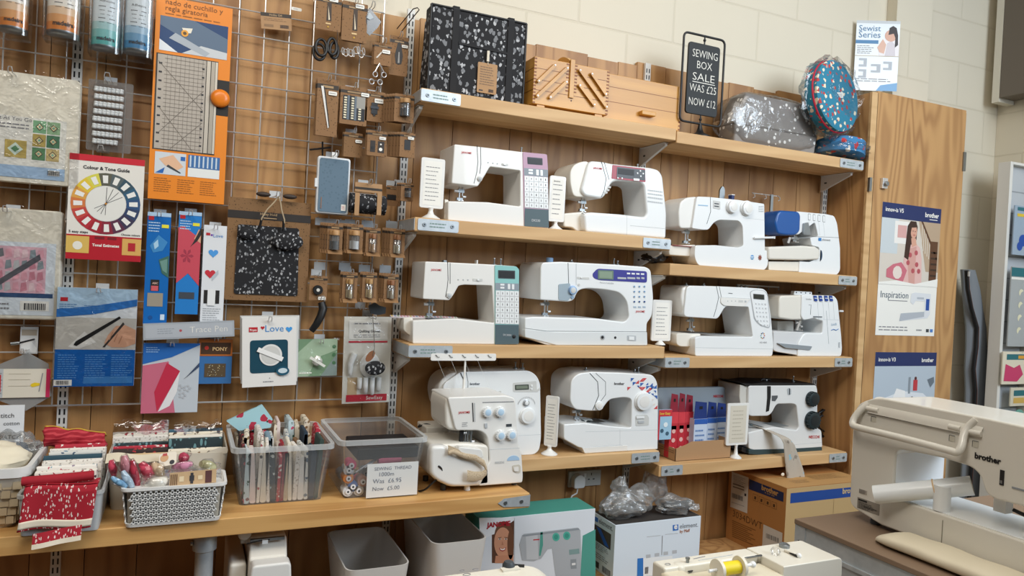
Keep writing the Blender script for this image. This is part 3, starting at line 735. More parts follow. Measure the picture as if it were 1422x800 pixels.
s.part('free_arm',[(215,352),(236,356),(236,460),(215,455)],-.03,-.12,WHT2,fil=.004)
m=MB(); s.text(m,'DKS30',(668,468),(712,471),LGRY,off=.0046); m.build('panel_text',s.t)
# red panel machine
s=Mach('A','glossy white rounded machine with a red display strip on the second shelf',2.275,SH['s2L'],
 [(968,146),(1040,152),(1085,162),(1290,184),(1330,195),(1350,225),(1371,420),(1368,540),(1335,549),(1163,531),(985,520),(948,505),(940,418),(980,414),(1130,425),(1255,440),(1266,420),(1252,275),(1230,260),(1110,252),(1085,262),(1050,330),(1030,345),(945,330),(925,300)],fil=[.02,.01,.003,.01,.02,.03,.02,.02,.01,.01,.01,.02,.02,.01,.003,.02,.02,.02,.02,.02,.03,.02,.01,.02,.02],depth=.16,mat=WHB,bevel=.014)
s.part('head_cover',[(966,150),(935,149),(890,165),(868,200),(868,260),(885,335),(950,335),(930,300)],-.012,-.145,WHT2,fil=.02,bevel=.02)
s.part('free_arm',[(835,420),(945,411),(960,512),(905,516),(880,495),(835,490)],-.03,-.13,WHT2,fil=.01,bevel=.006)
m=MB(); s.flat(m,[(1088,168),(1258,188),(1260,258),(1083,240)],M('#9f1d33',.3),off=.0012,fil=.004); s.flat(m,[(1112,178),(1258,195),(1258,250),(1110,232)],M('#2a2c30',.3),off=.002,fil=.004)
s.flat(m,[(1118,186),(1200,195),(1200,225),(1118,216)],BLK,off=.0028); m.build('display_panel',s.t)
m=MB()
for q in ((1217,212),(1232,200),(1247,214),(1234,228),(1115,236),(1137,238)): m.disc(s.w(*q,off=.002),(0,-1,0),.0032,.002,WHB,14)
s.flat(m,[(1198,238),(1228,241),(1228,252),(1198,249)],WHB,off=.0035); m.build('buttons',s.t)
m=MB(); s.text(m,'JANOME',(988,188),(1035,193),RED,bold=.015); m.build('logo',s.t)
m=MB(); s.line(m,[(1030,150),(1055,240),(1045,300),(1030,335)],.0013,DGRY,0); s.line(m,[(1046,155),(1070,245)],.0011,DGRY,0); s.line(m,[(1163,433),(1163,530)],.0005,LGRY,0); s.line(m,[(1180,484),(1360,500)],.0008,LGRY,0); m.build('thread_slot',s.t)
m=MB()
for j,y in enumerate((300,318,337,358)):
    for i in range(13): s.flat(m,[(1272+i*6,y+i*.8-4),(1275+i*6,y+i*.8-4),(1275+i*6,y+i*.8+4),(1272+i*6,y+i*.8+4)],LGRY,off=.0012)
m.build('stitch_chart',s.t)
for q in ((1072,284),(1064,299),(1054,312)): m=MB(); s.flat(m,[(q[0]-9,q[1]-6),(q[0]+9,q[1]-4),(q[0]+7,q[1]+6),(q[0]-9,q[1]+4)],GREYW,off=.0012,fil=.001); m.build('button',s.t)
s.needle(972,340,410); s.plate(950,1050,417,.02,.10); s.pin(1257,178,.012)
w_=s.w(1340,205); m=MB(); m.lathe([(.026,0),(.028,.006),(.028,.016),(.022,.02)],(w_.x-.006,s.d+.07,w_.z-.012),(1,0,0),DGRY,24); m.build('handwheel',s.t)
# --- third shelf left -------------------------------------------------------------
s=computer_janome('B',0,'white machine with a teal and grey key panel on the third shelf',2.275,SH['s3L'],dict(
 body=[(180,70),(285,74),(520,86),(628,94),(643,130),(641,478),(525,480),(118,474),(118,362),(330,352),(520,374),(510,190),(372,185),(345,190),(322,232),(300,262),(168,255)],
 panel=[(524,88),(630,95),(644,110),(642,478),(525,480)],teal=M('#8cc6c3',.5),pl='teal and grey control panel with white keys',
 low=[(526,382),(642,384),(641,478),(525,480)],mid=[(526,176),(642,180),(642,214),(526,211)],
 screen_b=[(540,113),(624,116),(624,157),(540,154)],screen=[(546,118),(619,121),(619,152),(546,149)],
 tiny=[[(551,180),(571,181),(571,190),(551,189)],[(551,195),(571,196),(571,205),(551,204)],[(588,181),(600,182),(600,208),(588,207)],[(608,182),(620,183),(620,209),(608,208)]],
 keys=((528,213),(643,217),(526,378),(643,382)),rows=6,logo=((209,115),(260,117)),
 lines=[[(291,72),(293,160),(288,205),(280,245)],[(303,78),(303,180)]],btn=[(343,160),(368,160),(391,161)],slider=[(415,154),(463,156),(463,168),(415,166)],slk=(440,161),
 dial=(298,238,14),needle=(228,268,350),plate=(200,330,353,.02,.10),pins=[(548,88),(580,90)]))
s.part('free_arm',[(73,350),(120,346),(122,435),(110,440),(73,410)],-.03,-.12,WHT2,fil=.008,bevel=.005)
s.top('top_lever',285,72,.012,.006,.03,STEEL); s.top('carry_tab',465,80,.006,.012,.06,WHT)
m=MB(); m.disc(s.w(618,441,.0036),(0,-1,0),.007,.001,BLK,16); s.text(m,'DC3050',(565,437),(605,439),LGRY,off=.0046); m.build('panel_text',s.t)
# ruler tape on its bed
a=s.w(30,342); b=s.w(365,345)
m=MB(); F=Face(V(a.x,s.d+.045,a.z-.003),V(b.x-a.x,0,0),V(0,.016,.004)); slab(m,F,.004,M('#d9cfd2',.5))
for i in range(22): F.rect(m,i/22+.01,.1,i/22+.03,.9,random.choice([M('#c77a8b'),M('#7d9ac0'),M('#d8b659'),M('#8cae8a')]),.0006)
m.tube([F.p(.3,.5,-.004),V(F.p(.3,.5).x,F.p(.3,.5).y,SH['s3L']+.115)],.0015,WPLAS,4) if False else None
tag(m.build('tape_strip'),'flowery printed strip lying across the bed of the teal panel machine','tape')
# memory craft
s=Mach('B','large white machine with a blue display panel and grey screen on the third shelf',2.27,SH['s3L'],
 [(760,78),(850,74),(1110,88),(1270,100),(1294,115),(1308,260),(1300,345),(1275,378),(1272,488),(825,486),(780,474),(672,446),(672,350),(720,346),(1030,355),(1165,373),(1186,350),(1178,270),(1140,225),(1060,210),(975,205),(935,215),(915,262),(890,272),(748,262),(750,100)],
 fil=[.01,.006,.01,.01,.02,.03,.02,.008,.006,.01,.01,.01,.006,.01,.01,.02,.04,.04,.04,.03,.03,.02,.02,.01,.006,.01],depth=.18,mat=WHB,bevel=.008)
s.part('base_skirt',[(672,405),(830,420),(1276,420),(1278,488),(828,487),(780,474),(672,447)],.004,-.02,M('#dfe3e4',.3),fil=.006,bevel=.003)
m=MB(); s.flat(m,[(1005,135),(1030,108),(1275,122),(1275,178),(1040,165),(1012,155)],M('#3e3f93',.3),off=.0014,fil=.01); s.flat(m,[(1033,115),(1110,118),(1110,163),(1033,160)],M('#6f8578',.25),off=.0024,fil=.003)
s.flat(m,[(1040,121),(1103,124),(1103,157),(1040,154)],M('#8da08d',.2),off=.003); m.build('display_panel',s.t)
m=MB()
for i in range(4): s.flat(m,[(1176+i*23,128+i),(1192+i*23,129+i),(1192+i*23,137+i),(1176+i*23,136+i)],WHB,off=.0026,fil=.001)
for a0,a1 in ((1130,1172),(1178,1217),(1223,1240),(1247,1262)): s.flat(m,[(a0,150),(a1,152),(a1,161),(a0,159)],LGRY,off=.0026,fil=.001)
for j in range(4):
    for i in range(3): m.disc(s.w(1212+i*25,197+j*25,.001),(0,-1,0),.0036,.002,M('#7fa3c6',.4) if j<3 else M('#33568d',.4),14)
for i in range(3): s.flat(m,[(1208+i*23,294),(1222+i*23,295),(1222+i*23,303),(1208+i*23,302)],M('#a9bccd'),off=.0014)
m.build('buttons',s.t)
m=MB(); s.text(m,'JANOME',(1219,325),(1264,325),RED,bold=.015); s.text(m,'Memory Craft 6500',(1042,180),(1110,185),INKG,bold=0); m.build('logo',s.t)
m=MB(); s.line(m,[(885,80),(888,180),(880,220)],.0013,DGRY,0); s.line(m,[(925,84),(925,190)],.0011,LGRY,0); s.line(m,[(672,402),(780,416),(1276,420)],.0007,DGRY,.0042); m.build('thread_slot',s.t)
m=MB(); s.flat(m,[(930,148),(990,152),(990,162),(930,158)],GREYW,off=.0014,fil=.002); m.disc(s.w(950,153,.001),(0,-1,0),.003,.003,WHB,12); m.build('speed_slider',s.t)
s.knob('tension_dial',905,215,20,.010,M('#93b2d6',.35),GREYW,off=0,label='blue dial')
s.part('lower_cover',[(838,185),(895,180),(905,240),(885,268),(838,262)],.0018,-.004,M('#9fb0bb',.35),fil=.006,bevel=0)
m=MB(); m.disc(s.w(905,250,.0),(0,-1,0),.006,.004,M('#8aa6bf',.4),16); m.disc(s.w(938,188,0),(0,-1,0),.005,.002,GREYW,16); m.build('button',s.t)
m=MB(); a=s.w(832,75); m.lathe([(.012,-.003),(.013,.002),(.013,.014),(.01,.016)],(a.x,s.d+.06,a.z),(0,0,1),M('#7fa0c4',.4),18); m.build('pressure_dial',s.t)
m=MB(); m.disc(s.w(1055,447,.004),(0,-1,0),.010,.002,LGRY,20); m.disc(s.w(1055,447,.006),(0,-1,0),.006,.0006,BLK,16); m.disc(s.w(1118,449,.004),(0,-1,0),.005,.0008,BLK,16); m.build('socket',s.t)
m=MB(); s.flat(m,[(1177,438),(1221,440),(1221,466),(1177,464)],LGRY,off=.005,fil=.002); s.flat(m,[(1186,443),(1212,444),(1212,462),(1186,461)],WHB,off=.007); m.build('power_switch',s.t)
s.needle(815,272,350,.07); s.plate(780,900,350,.03,.12); s.pin(1146,90); s.pin(1165,90,.012); s.pin(935,78,.006)
for x in (818,1265): a=s.w(x,487); 
# --- second shelf right -----------------------------------------------------------
s=Mach('C','white two dial machine with round blue and brown star stickers on the second shelf',2.27,SH['s2R'],
 [(302,186),(385,190),(560,208),(718,232),(722,518),(745,524),(740,612),(722,636),(430,620),(310,606),(286,560),(292,488),(420,487),(560,502),(588,490),(584,365),(560,335),(440,330),(408,345),(372,392),(340,392),(272,382),(285,300)],
 fil=[.01,.006,.01,.006,.002,.006,.012,.012,.006,.015,.02,.01,.005,.015,.01,.02,.02,.02,.02,.01,.01,.006,.01],depth=.15,mat=WHB,bevel=.006)
s.part('head_cover',[(304,186),(240,192),(200,220),(188,280),(192,370),(205,384),(276,384),(290,300)],-.010,-.14,WHT,fil=.012,bevel=.012)
s.part('free_arm',[(130,488),(300,484),(290,560),(260,558),(130,548)],-.03,-.12,WHT2,fil=.01,bevel=.005)
s.knob('dial',514,250,33,.016,WHB,WHT,label='round white stitch dial'); s.knob('dial',605,260,36,.016,WHB,WHT,label='round white length dial')
m=MB(); s.flat(m,[(402,210),(446,217),(446,266),(402,258)],GREYW,off=.0014,fil=.002); s.flat(m,[(410,226),(438,230),(438,236),(410,232)],DGRY,off=.0022); s.flat(m,[(410,242),(438,246),(438,252),(410,248)],DGRY,off=.0022); m.build('tension_window',s.t)
m=MB(); s.line(m,[(384,190),(386,280),(362,356)],.0012,DGRY,0); s.line(m,[(584,318),(720,332)],.0005,LGRY,0); m.build('thread_slot',s.t)
m=MB(); 
for j in range(3):
    for i in range(4): s.flat(m,[(684+i*8,246+j*14),(688+i*8,247+j*14),(688+i*8,254+j*14),(684+i*8,253+j*14)],LGRY,off=.0012)
s.flat(m,[(310,236),(370,240),(370,246),(310,242)],M('#9ec3e0'),off=.0012); m.build('stitch_chart',s.t)
m=MB(); m.disc(s.w(642,562,0),(0,-1,0),.0095,.0012,M('#3f8fc9',.4),24); s.flat(m,[(632,556),(652,556),(652,560),(632,560)],WHB,off=.0018); s.flat(m,[(632,564),(652,564),(652,568),(632,568)],WHB,off=.0018); m.build('round_sticker',s.t)
m=MB(); c=s.w(691,564,.0012); pts=[c+V(math.cos(PI*i/8)*(.011 if i%2==0 else .007),0,math.sin(PI*i/8)*(.013 if i%2==0 else .007)) for i in range(16)]; m.prism(pts,V(0,.001,0),M('#8c4a3c',.5)); m.build('star_sticker',s.t)
m=MB(); a=s.w(655,442,.006); b=s.w(775,440,.006); m.tube([a,b],.0045,WHB,10); m.box((b.x-.002,b.y-.006,b.z-.005),(b.x+.003,b.y+.006,b.z+.005),WHB); m.build('handwheel_pin',s.t)
w_=s.w(720,300); m=MB(); m.lathe([(.024,0),(.025,.004),(.025,.012),(.02,.015)],(w_.x-.003,s.d+.08,w_.z),(1,0,0),WHT,24); m.build('handwheel',s.t)
s.needle(292,385,478,.06); s.plate(180,385,486,.02,.09,M('#c46a74',.4))
a=s.w(565,212); m=MB(); m.prism(fillet([V(a.x-.018,s.d+.10,a.z-.003),V(a.x+.008,s.d+.10,a.z-.003),V(a.x+.008,s.d+.10,a.z+.055),V(a.x-.004,s.d+.10,a.z+.07),V(a.x-.018,s.d+.10,a.z+.05)],.008),V(0,.008,0),STEEL); m.build('take_up_guide',s.t)
a=s.w(598,212); m=MB(); m.box((a.x-.008,s.d+.07,a.z-.003),(a.x+.006,s.d+.09,a.z+.028),M('#1f2d5f')); m.box((a.x-.009,s.d+.069,a.z+.028),(a.x+.007,s.d+.091,a.z+.031),WPLAS); m.build('bobbin_winder',s.t)
# element overlocker
s=Mach('C','white overlocker with a royal blue looper cover on the second shelf',2.27,SH['s2R'],
 [(918,277),(1100,294),(1150,305),(1168,350),(1186,500),(1187,640),(1170,664),(960,655),(930,645),(936,585),(1000,590),(1058,560),(1058,500),(1010,488),(1000,440),(1050,430),(1030,345),(930,420),(900,420)],
 fil=[.006,.01,.012,.015,.01,.01,.012,.006,.006,.004,.005,.01,.01,.01,.005,.005,.01,.006,.006],depth=.16,mat=WHB,bevel=.006,cat='overlocker',name='overlocker')
s.part('thread_cover',[(820,270),(930,278),(944,300),(940,400),(915,425),(850,425),(800,415),(784,350),(800,290)],.012,-.08,M('#17569f',.3,0,.3),fil=.015,bevel=.012,label='royal blue rounded cover')
s.part('head_cover',[(765,285),(820,272),(930,280),(930,425),(765,418)],-.09,-.15,WHT2,fil=.01,bevel=.01)
s.part('free_arm',[(745,496),(960,488),(1040,495),(1065,520),(1058,575),(960,580),(745,575)],.01,-.13,WHT2,fil=.010,bevel=.010)
s.part('base',[(745,586),(936,588),(932,650),(745,640)],-.005,-.15,WHT2,fil=.004,bevel=.004)
m=MB(); c=s.w(1063,550,.001); pts=[c+V(math.cos(a)*.012,0,math.sin(a)*.024) for a in [(-PI/2+PI*i/14) for i in range(15)]]+[c+V(.001+math.cos(a)*.004,0,math.sin(a)*.024) for a in [(PI/2-PI*i/14) for i in range(15)]]
m.prism(pts,V(0,.002,0),M('#1c3f5e',.4)); m.build('side_inset',s.t)
m=MB()
for i in range(4):
    x=988+i*30; y=308+i*4
    for a,b in (((x,y-16),(x+14,y-14)),((x,y+22),(x+14,y+24)),): s.line(m,[a,b],.0008,DGRY,0)
    s.line(m,[(x,y-16),(x,y+22)],.0008,DGRY,0); s.line(m,[(x+14,y-14),(x+14,y+24)],.0006,LGRY,0)
    s.line(m,[(x+4,y+26),(x+12,y+110)],.0006,LGRY,0)
s.line(m,[(1010,432),(1180,440)],.0007,DGRY,0); m.build('thread_slot',s.t)
m=MB(); s.flat(m,[(1052,440),(1070,441),(1070,460),(1052,459)],M('#2f7fc1'),off=.0014,fil=.001); s.text(m,'element',(1075,458),(1125,461),INKG,bold=0); m.build('logo',s.t)
s.needle(935,425,470,.03); s.part('needle_guard',[(860,470),(872,435),(884,440),(872,474)],.01,.006,CHROME,fil=.001,bevel=0)
s.part('tension_block',[(965,350),(990,345),(1000,400),(1010,425),(960,420)],.01,-.02,STEEL,fil=.003,bevel=.001)
m=MB(); base=s.w(925,280); X0=base.x; m.box((X0-.008,s.d+.15,base.z-.02),(X0+.006,s.d+.158,base.z+.085),STEEL); a=s.w(810,105); b=s.w(968,130)
m.tube([V(a.x,s.d+.155,base.z+.082),V(b.x+.01,s.d+.155,base.z+.082)],.002,CHROME,6)
for q in (a.x,(a.x*.55+b.x*.45),b.x): m.tube([V(q,s.d+.155,base.z+.082),V(q,s.d+.14,base.z+.075),V(q+.004,s.d+.14,base.z+.065),V(q-.003,s.d+.145,base.z+.06)],.0022,CHROME,6)
m.build('thread_stand',s.t)
# --- third shelf right ------------------------------------------------------------
s=Mach('D','white machine with a rounded key panel and a ring of coloured dots',2.27,SH['s3R'],
 [(240,108),(430,112),(640,122),(715,128),(738,150),(760,300),(776,480),(768,545),(325,542),(292,525),(290,428),(330,420),(640,425),(646,418),(620,240),(480,232),(440,300),(425,313),(220,300)],
 fil=[.02,.005,.005,.012,.02,.02,.01,.012,.01,.01,.01,.006,.006,.004,.006,.02,.01,.01,.02],depth=.17,mat=WHB,bevel=.010)
s.part('head_cover',[(242,110),(215,120),(203,180),(215,280),(228,302),(300,305),(300,110)],-.008,-.15,WHT,fil=.015,bevel=.015)
s.part('free_arm',[(176,402),(330,402),(300,500),(285,505),(265,485),(200,485),(176,470)],-.03,-.14,WHT2,fil=.012,bevel=.006)
s.part('arm_cover',[(450,180),(640,190),(620,205),(600,238),(470,232),(450,215)],.004,-.004,WHT,fil=.008,bevel=.002)
m=MB(); s.flat(m,[(628,144),(660,132),(720,137),(740,165),(756,340),(750,372),(720,365),(685,350),(655,315)],LGRY,off=.0012,fil=.012); s.flat(m,[(632,148),(662,136),(717,141),(735,167),(751,338),(747,366),(722,360),(689,345),(660,311)],WHB,off=.0024,fil=.012)
s.flat(m,[(650,158),(718,164),(719,196),(651,190)],M('#4c4f52',.3),off=.0034,fil=.002); s.flat(m,[(655,163),(713,168),(714,191),(656,186)],M('#30332f',.25),off=.0042); m.build('key_panel',s.t)
m=MB()
for j in range(6):
    for i in range(4):
        x=668+i*19+j*3; y=218+j*26+i*1
        if j<5 or i in(1,2,3): m.disc(s.w(x,y,.0028),(0,-1,0),.0042,.0016,M('#dfe3e6'),14)
m.build('keypad',s.t)
m=MB(); c=s.w(708,417,.0012)
for i,cl in enumerate(['#c9443c','#e0a13c','#3f6fb0','#2b2b33','#6fb0c9','#5a8f5a','#d8823c','#26408f']):
    a=2*PI*i/8; m.obox(c+V(math.cos(a)*.0095,0,math.sin(a)*.011),V(.0042,0,0),(0,.0012,0),(0,0,.0042),M(cl,.5))
s.text(m,'HD-4000',(690,464),(733,464),INKG,bold=0); m.build('logo',s.t)
m=MB(); s.line(m,[(422,112),(436,180),(420,250),(405,300)],.0012,DGRY,0); s.line(m,[(440,114),(452,178)],.0010,DGRY,0); s.line(m,[(440,178),(630,188)],.0006,LGRY,.0045); s.line(m,[(294,490),(774,500)],.0007,LGRY,0); m.build('thread_slot',s.t)
m=MB()
for x in (492,516,540): m.disc(s.w(x,203,.004),(0,-1,0),.002,.0014,LGRY,10)
s.flat(m,[(560,197),(588,199),(586,211),(560,209)],GREYW,off=.0052,fil=.001); s.flat(m,[(597,200),(608,201),(607,212),(597,211)],LGRY,off=.0052); s.flat(m,[(497,153),(522,155),(522,158),(497,156)],INK,off=.0012); m.build('buttons',s.t)
s.needle(330,312,400,.07); s.plate(280,440,406,.03,.12)
for q in ((285,109),(395,110),(628,122),(655,124)): s.pin(*q,.006)
# four thread overlocker
s=Mach('D','white overlocker with four small blue dials on the third shelf',2.27,SH['s3R'],
 [(950,168),(1150,172),(1172,200),(1195,420),(1200,500),(1195,530),(1165,538),(1040,548),(925,540),(925,470),(965,400),(1075,405),(1080,330),(1040,320),(1030,312),(960,325),(945,300)],
 fil=[.01,.012,.02,.01,.01,.015,.01,.006,.006,.015,.02,.01,.01,.005,.005,.01,.01],depth=.16,mat=WHB,bevel=.008,cat='overlocker',name='overlocker')
s.part('head_cover',[(820,172),(955,168),(962,322),(890,324),(808,312),(810,200)],-.006,-.15,WHT2,fil=.012,bevel=.012)
s.part('base',[(775,392),(960,398),(925,480),(925,540),(800,520),(775,510)],-.006,-.16,M('#d9dadb',.35),fil=.008,bevel=.006)
s.part('looper_cover',[(800,465),(1015,485),(1000,510),(850,495)],.003,-.02,M('#8f979d',.4),fil=.006,bevel=.002)
s.part('inner_plate',[(800,330),(900,330),(900,395),(800,390)],-.1,-.14,M('#c8c4bb',.4),fil=.004,bevel=.002)
m=MB()
for i,x in enumerate((1035,1067,1101,1131)): s.flat(m,[(x-12,172),(x+6,173),(x+12,206),(x-6,206)],M('#24489a',.35),off=.004,fil=.002,th=.003); s.flat(m,[(x-8,186),(x+8,187),(x+9,191),(x-7,190)],WHB,off=.0048)
m.build('tension_dials',s.t)
m=MB()
for x in (1045,1078,1112,1142): s.line(m,[(x,208),(x+4,260),(x+8,318)],.0006,LGRY,0)
s.line(m,[(1080,320),(1185,322)],.0006,LGRY,0); s.line(m,[(992,230),(1006,228),(1002,290)],.001,DGRY,0); s.line(m,[(1100,265),(1115,470)],.0012,LGRY,0); s.flat(m,[(1020,298),(1075,300),(1075,308),(1020,306)],MGRY,off=.002); m.build('thread_slot',s.t)
m=MB(); s.text(m,'brother',(977,198),(1010,199),INKG,bold=.01); s.text(m,'Lock',(1132,358),(1165,354),M('#7fa3c0'),bold=0); pts=[(1130,386),(1145,380),(1160,386),(1175,378)]; s.line(m,pts,.0016,M('#2f6fb0'),.001); m.build('logo',s.t)
m=MB(); a=s.w(935,150); b=s.w(1048,152); z=s.w(950,166).z; m.prism(fillet([V(a.x,s.d+.03,z-.002),V(b.x,s.d+.03,z-.002),V(b.x-.002,s.d+.03,z+.014),V(a.x+.003,s.d+.03,z+.014)],.004),V(0,.02,0),WHB)
for i in range(4): m.disc((a.x+(b.x-a.x)*(i+.5)/4,s.d+.03,z+.008),(0,-1,0),.003,.002,DGRY,10)
m.build('thread_guide',s.t,bevel=.001)
s.needle(962,325,392,.03); s.part('needle_guard',[(915,385),(935,325),(945,328),(925,390)],-.02,-.026,CHROME,fil=.001,bevel=0)
m=MB(); a=s.w(1180,268,-.03); m.tube([a,a+V(.022,0,0)],.0045,WHB,10); m.build('handwheel_pin',s.t)
m=MB(); p=s.w(1182,475,.0006); s.flat(m,[(1176,460),(1186,460),(1184,495),(1176,492)],LGRY,off=.0012,fil=.002); m.build('side_switch',s.t)
# thread rack behind it
m=MB(); a=s.w(735,118); b=s.w(1000,130); y=s.d+.178; zz=s.w(900,122).z
m.tube([V(a.x,y,zz),V(b.x,y,zz)],.004,WPLAS,8)
for i in range(5):
    x=a.x+(b.x-a.x)*i/4; m.tube([V(x,y,zz),V(x,y,zz-.015)],.003,STEEL,6)
m.tube([V(a.x+.01,y,zz),V(a.x+.01,y,s.zs+.02),V(s.w(930,480).x,y,s.zs+.02)],.004,WPLAS,8); m.build('thread_stand',s.t)
# --- lowest shelf left -------------------------------------------------------------
s=Mach('E','white triangle patterned machine with one big dial on the lowest shelf',2.27,SH['s4L'],
 [(848,108),(915,100),(1060,104),(1190,112),(1225,115),(1248,150),(1252,250),(1250,488),(1235,492),(880,510),(868,485),(850,482),(775,440),(775,365),(880,358),(1020,375),(1115,383),(1118,235),(1080,228),(1005,238),(975,280),(955,296),(905,297),(830,290),(806,250),(812,140)],
 fil=[.02,.005,.005,.01,.02,.03,.01,.01,.01,.006,.01,.01,.01,.006,.01,.01,.01,.02,.02,.02,.02,.01,.01,.02,.02,.02],depth=.16,mat=WHB,bevel=.012)
m=MB(); P_=[s.w(905,110,.0),]
s.line(m,[(905,106),(945,150),(950,220),(920,292)],.0014,DGRY,0); s.line(m,[(935,106),(985,150),(985,215),(950,262)],.0010,DGRY,0); s.line(m,[(1058,390),(1058,492)],.0005,LGRY,0); s.line(m,[(884,402),(1250,392)],.0006,LGRY,0); s.line(m,[(872,484),(1060,468),(1085,476),(1096,498)],.0007,LGRY,0); m.build('thread_slot',s.t)
s.knob('stitch_dial',1172,247,40,.014,WHB,WHT,label='big white stitch dial'); s.knob('tension_dial',951,270,20,.008,WHB,WHT)
m=MB(); s.text(m,'brother',(1030,165),(1080,165),INK,bold=.02); m.build('logo',s.t)
m=MB(); r=random.Random(3); RC,BC=M('#cf4a4d',.5),M('#2f62ad',.5)
T=[(1105,185,RC),(1122,140,BC),(1132,160,BC),(1145,150,RC),(1150,175,BC),(1165,140,RC),(1170,165,BC),(1180,185,RC),(1185,140,RC),(1195,160,BC),(1200,180,BC),(1195,195,RC),(1215,165,BC),(1215,190,RC),(1235,175,BC),(1235,200,BC),(1205,212,BC),(1222,215,BC),(1238,228,BC),(1222,245,M('#e7ded6')),(1238,278,RC),(1228,262,M('#e7ded6')),(1160,185,RC),(1225,182,BC)]
for i,(x,y,cl) in enumerate(T):
    k=9 if r.random()<.8 else 6; q=r.choice([[(x-k,y+k),(x+k,y+k),(x+k,y-k)],[(x-k,y-k),(x+k,y-k),(x+k,y+k)],[(x-k,y-k),(x+k,y-k),(x-k,y+k)]]); s.flat(m,q,cl,off=.0012)
m.build('triangle_pattern',s.t)
m=MB(); s.flat(m,[(1138,318),(1195,316),(1205,330),(1203,370),(1138,372)],GREYW,off=.0012,fil=.004); s.flat(m,[(1142,326),(1182,324),(1182,334),(1142,336)],WHB,off=.005,th=.003); s.flat(m,[(1150,348),(1180,347),(1180,358),(1150,359)],LGRY,off=.004,th=.002); m.build('reverse_lever',s.t)
m=MB()
for j in range(4):
    for i in range(6): a=.9+i*.3; c=s.w(1172,247,.0012); m.obox(c+V(math.cos(a+j*.03)*(.026+.002*j),-.013,math.sin(a+j*.03)*(.026)),(.0015,0,0),(0,.0006,0),(0,0,.002),INKG) if j==0 else None
m.build('dial_marks',s.t)
s.needle(880,298,358,.06); s.plate(840,1000,366,.02,.09); s.pin(1188,110,.016); s.pin(1170,112,.008); s.pin(920,100,.006)
m=MB(); a=s.w(905,355); m.sheet(lambda u,v:V(a.x+u*.045,s.d+.03+v*.05,a.z-.004+.006*math.sin(u*5+v*3)*(1-v)),8,6,spots('sage_print','#dfe3e2','#8e9ea6',160,.3)); tag(m.build('fabric_scrap'),'folded pale patterned fabric scrap under the needle of the triangle patterned machine','fabric')
s.part('foot_pad',[(868,484),(1096,470),(1096,498),(880,510)],.001,-.01,WHT,fil=.004,bevel=.001)
# innov-is with large silver dial behind the small overlocker
s=Mach('E','white rounded machine with a grey display and silver dial behind the small overlocker',2.30,SH['s4L'],
 [(250,116),(300,114),(600,108),(635,130),(655,170),(660,450),(650,510),(625,532),(560,535),(540,480),(200,480),(200,400),(500,400),(500,240),(330,240),(250,305),(180,300),(160,180)],
 fil=[.01,.01,.015,.03,.03,.03,.02,.02,.005,.005,.005,.005,.01,.01,.01,.02,.02,.02],depth=.15,mat=WHB,bevel=.014)
s.part('head_cover',[(250,116),(195,122),(150,160),(135,220),(150,295),(175,310),(250,305)],-.012,-.14,WHT,fil=.02,bevel=.02)
m=MB(); a=s.w(250,116); 
s.part('bed',[(80,395),(240,390),(240,488),(80,488)],-.02,-.13,WHT2,fil=.006,bevel=.006)
m=MB(); s.flat(m,[(517,170),(635,160),(638,205),(655,190),(655,205),(640,215),(518,215)],GREYW,off=.0012,fil=.004); s.flat(m,[(527,180),(597,177),(598,203),(528,206)],M('#4c534d',.3),off=.0024,fil=.002); s.flat(m,[(533,185),(591,183),(592,198),(534,200)],M('#7b8577',.3),off=.003)
for q in ((611,184),(611,200)): m.disc(s.w(*q,off=.002),(0,-1,0),.004,.002,WHB,14)
m.build('display_panel',s.t)
s.knob('small_dial',582,270,15,.008,M('#b8bcc0',.3,.6),WHB,label='small silver dial'); s.knob('stitch_dial',588,334,38,.014,WHB,WHT,label='large white dial with a silver rim')
m=MB(); c=s.w(588,334,.0); r0=.0225; m.lathe([(r0*1.18,0),(r0*1.18,.004),(r0*1.1,.005)],c,(0,-1,0),M('#9aa0a4',.3,.7),28); m.build('dial_rim',s.t)
m=MB(); c=s.w(585,285,.0012)
for i in range(17): a=.25+i*.165; m.obox(c+V(math.cos(a)*.034,0,math.sin(a)*.03),V(.0008,0,0),(0,.0006,0),(0,0,.006),INKG)
m.build('dial_marks',s.t)
m=MB(); s.text(m,'brother',(300,181),(350,180),M('#2f3f55'),bold=.02); m.build('logo',s.t)
m=MB(); s.line(m,[(252,120),(270,160),(268,245)],.002,BLK,0); s.line(m,[(280,118),(290,165),(288,250)],.0010,DGRY,0); s.line(m,[(655,170),(540,430)],.0001,LGRY,-.01); s.line(m,[(545,436),(658,430)],.0006,LGRY,0); m.build('thread_slot',s.t)
m=MB(); s.flat(m,[(393,213),(458,210),(458,224),(393,226)],GREYW,off=.0014,fil=.003); s.flat(m,[(405,212),(420,211),(420,222),(405,223)],WHB,off=.003); s.flat(m,[(432,209),(444,209),(444,222),(432,222)],WHB,off=.003); m.build('speed_slider',s.t)
s.pin(558,106,.02); s.pin(595,106,.016)
w_=s.w(655,200); m=MB(); m.lathe([(.028,0),(.03,.005),(.03,.014),(.024,.018)],(w_.x-.006,s.d+.07,w_.z-.005),(1,0,0),WHT,26); m.build('handwheel',s.t)
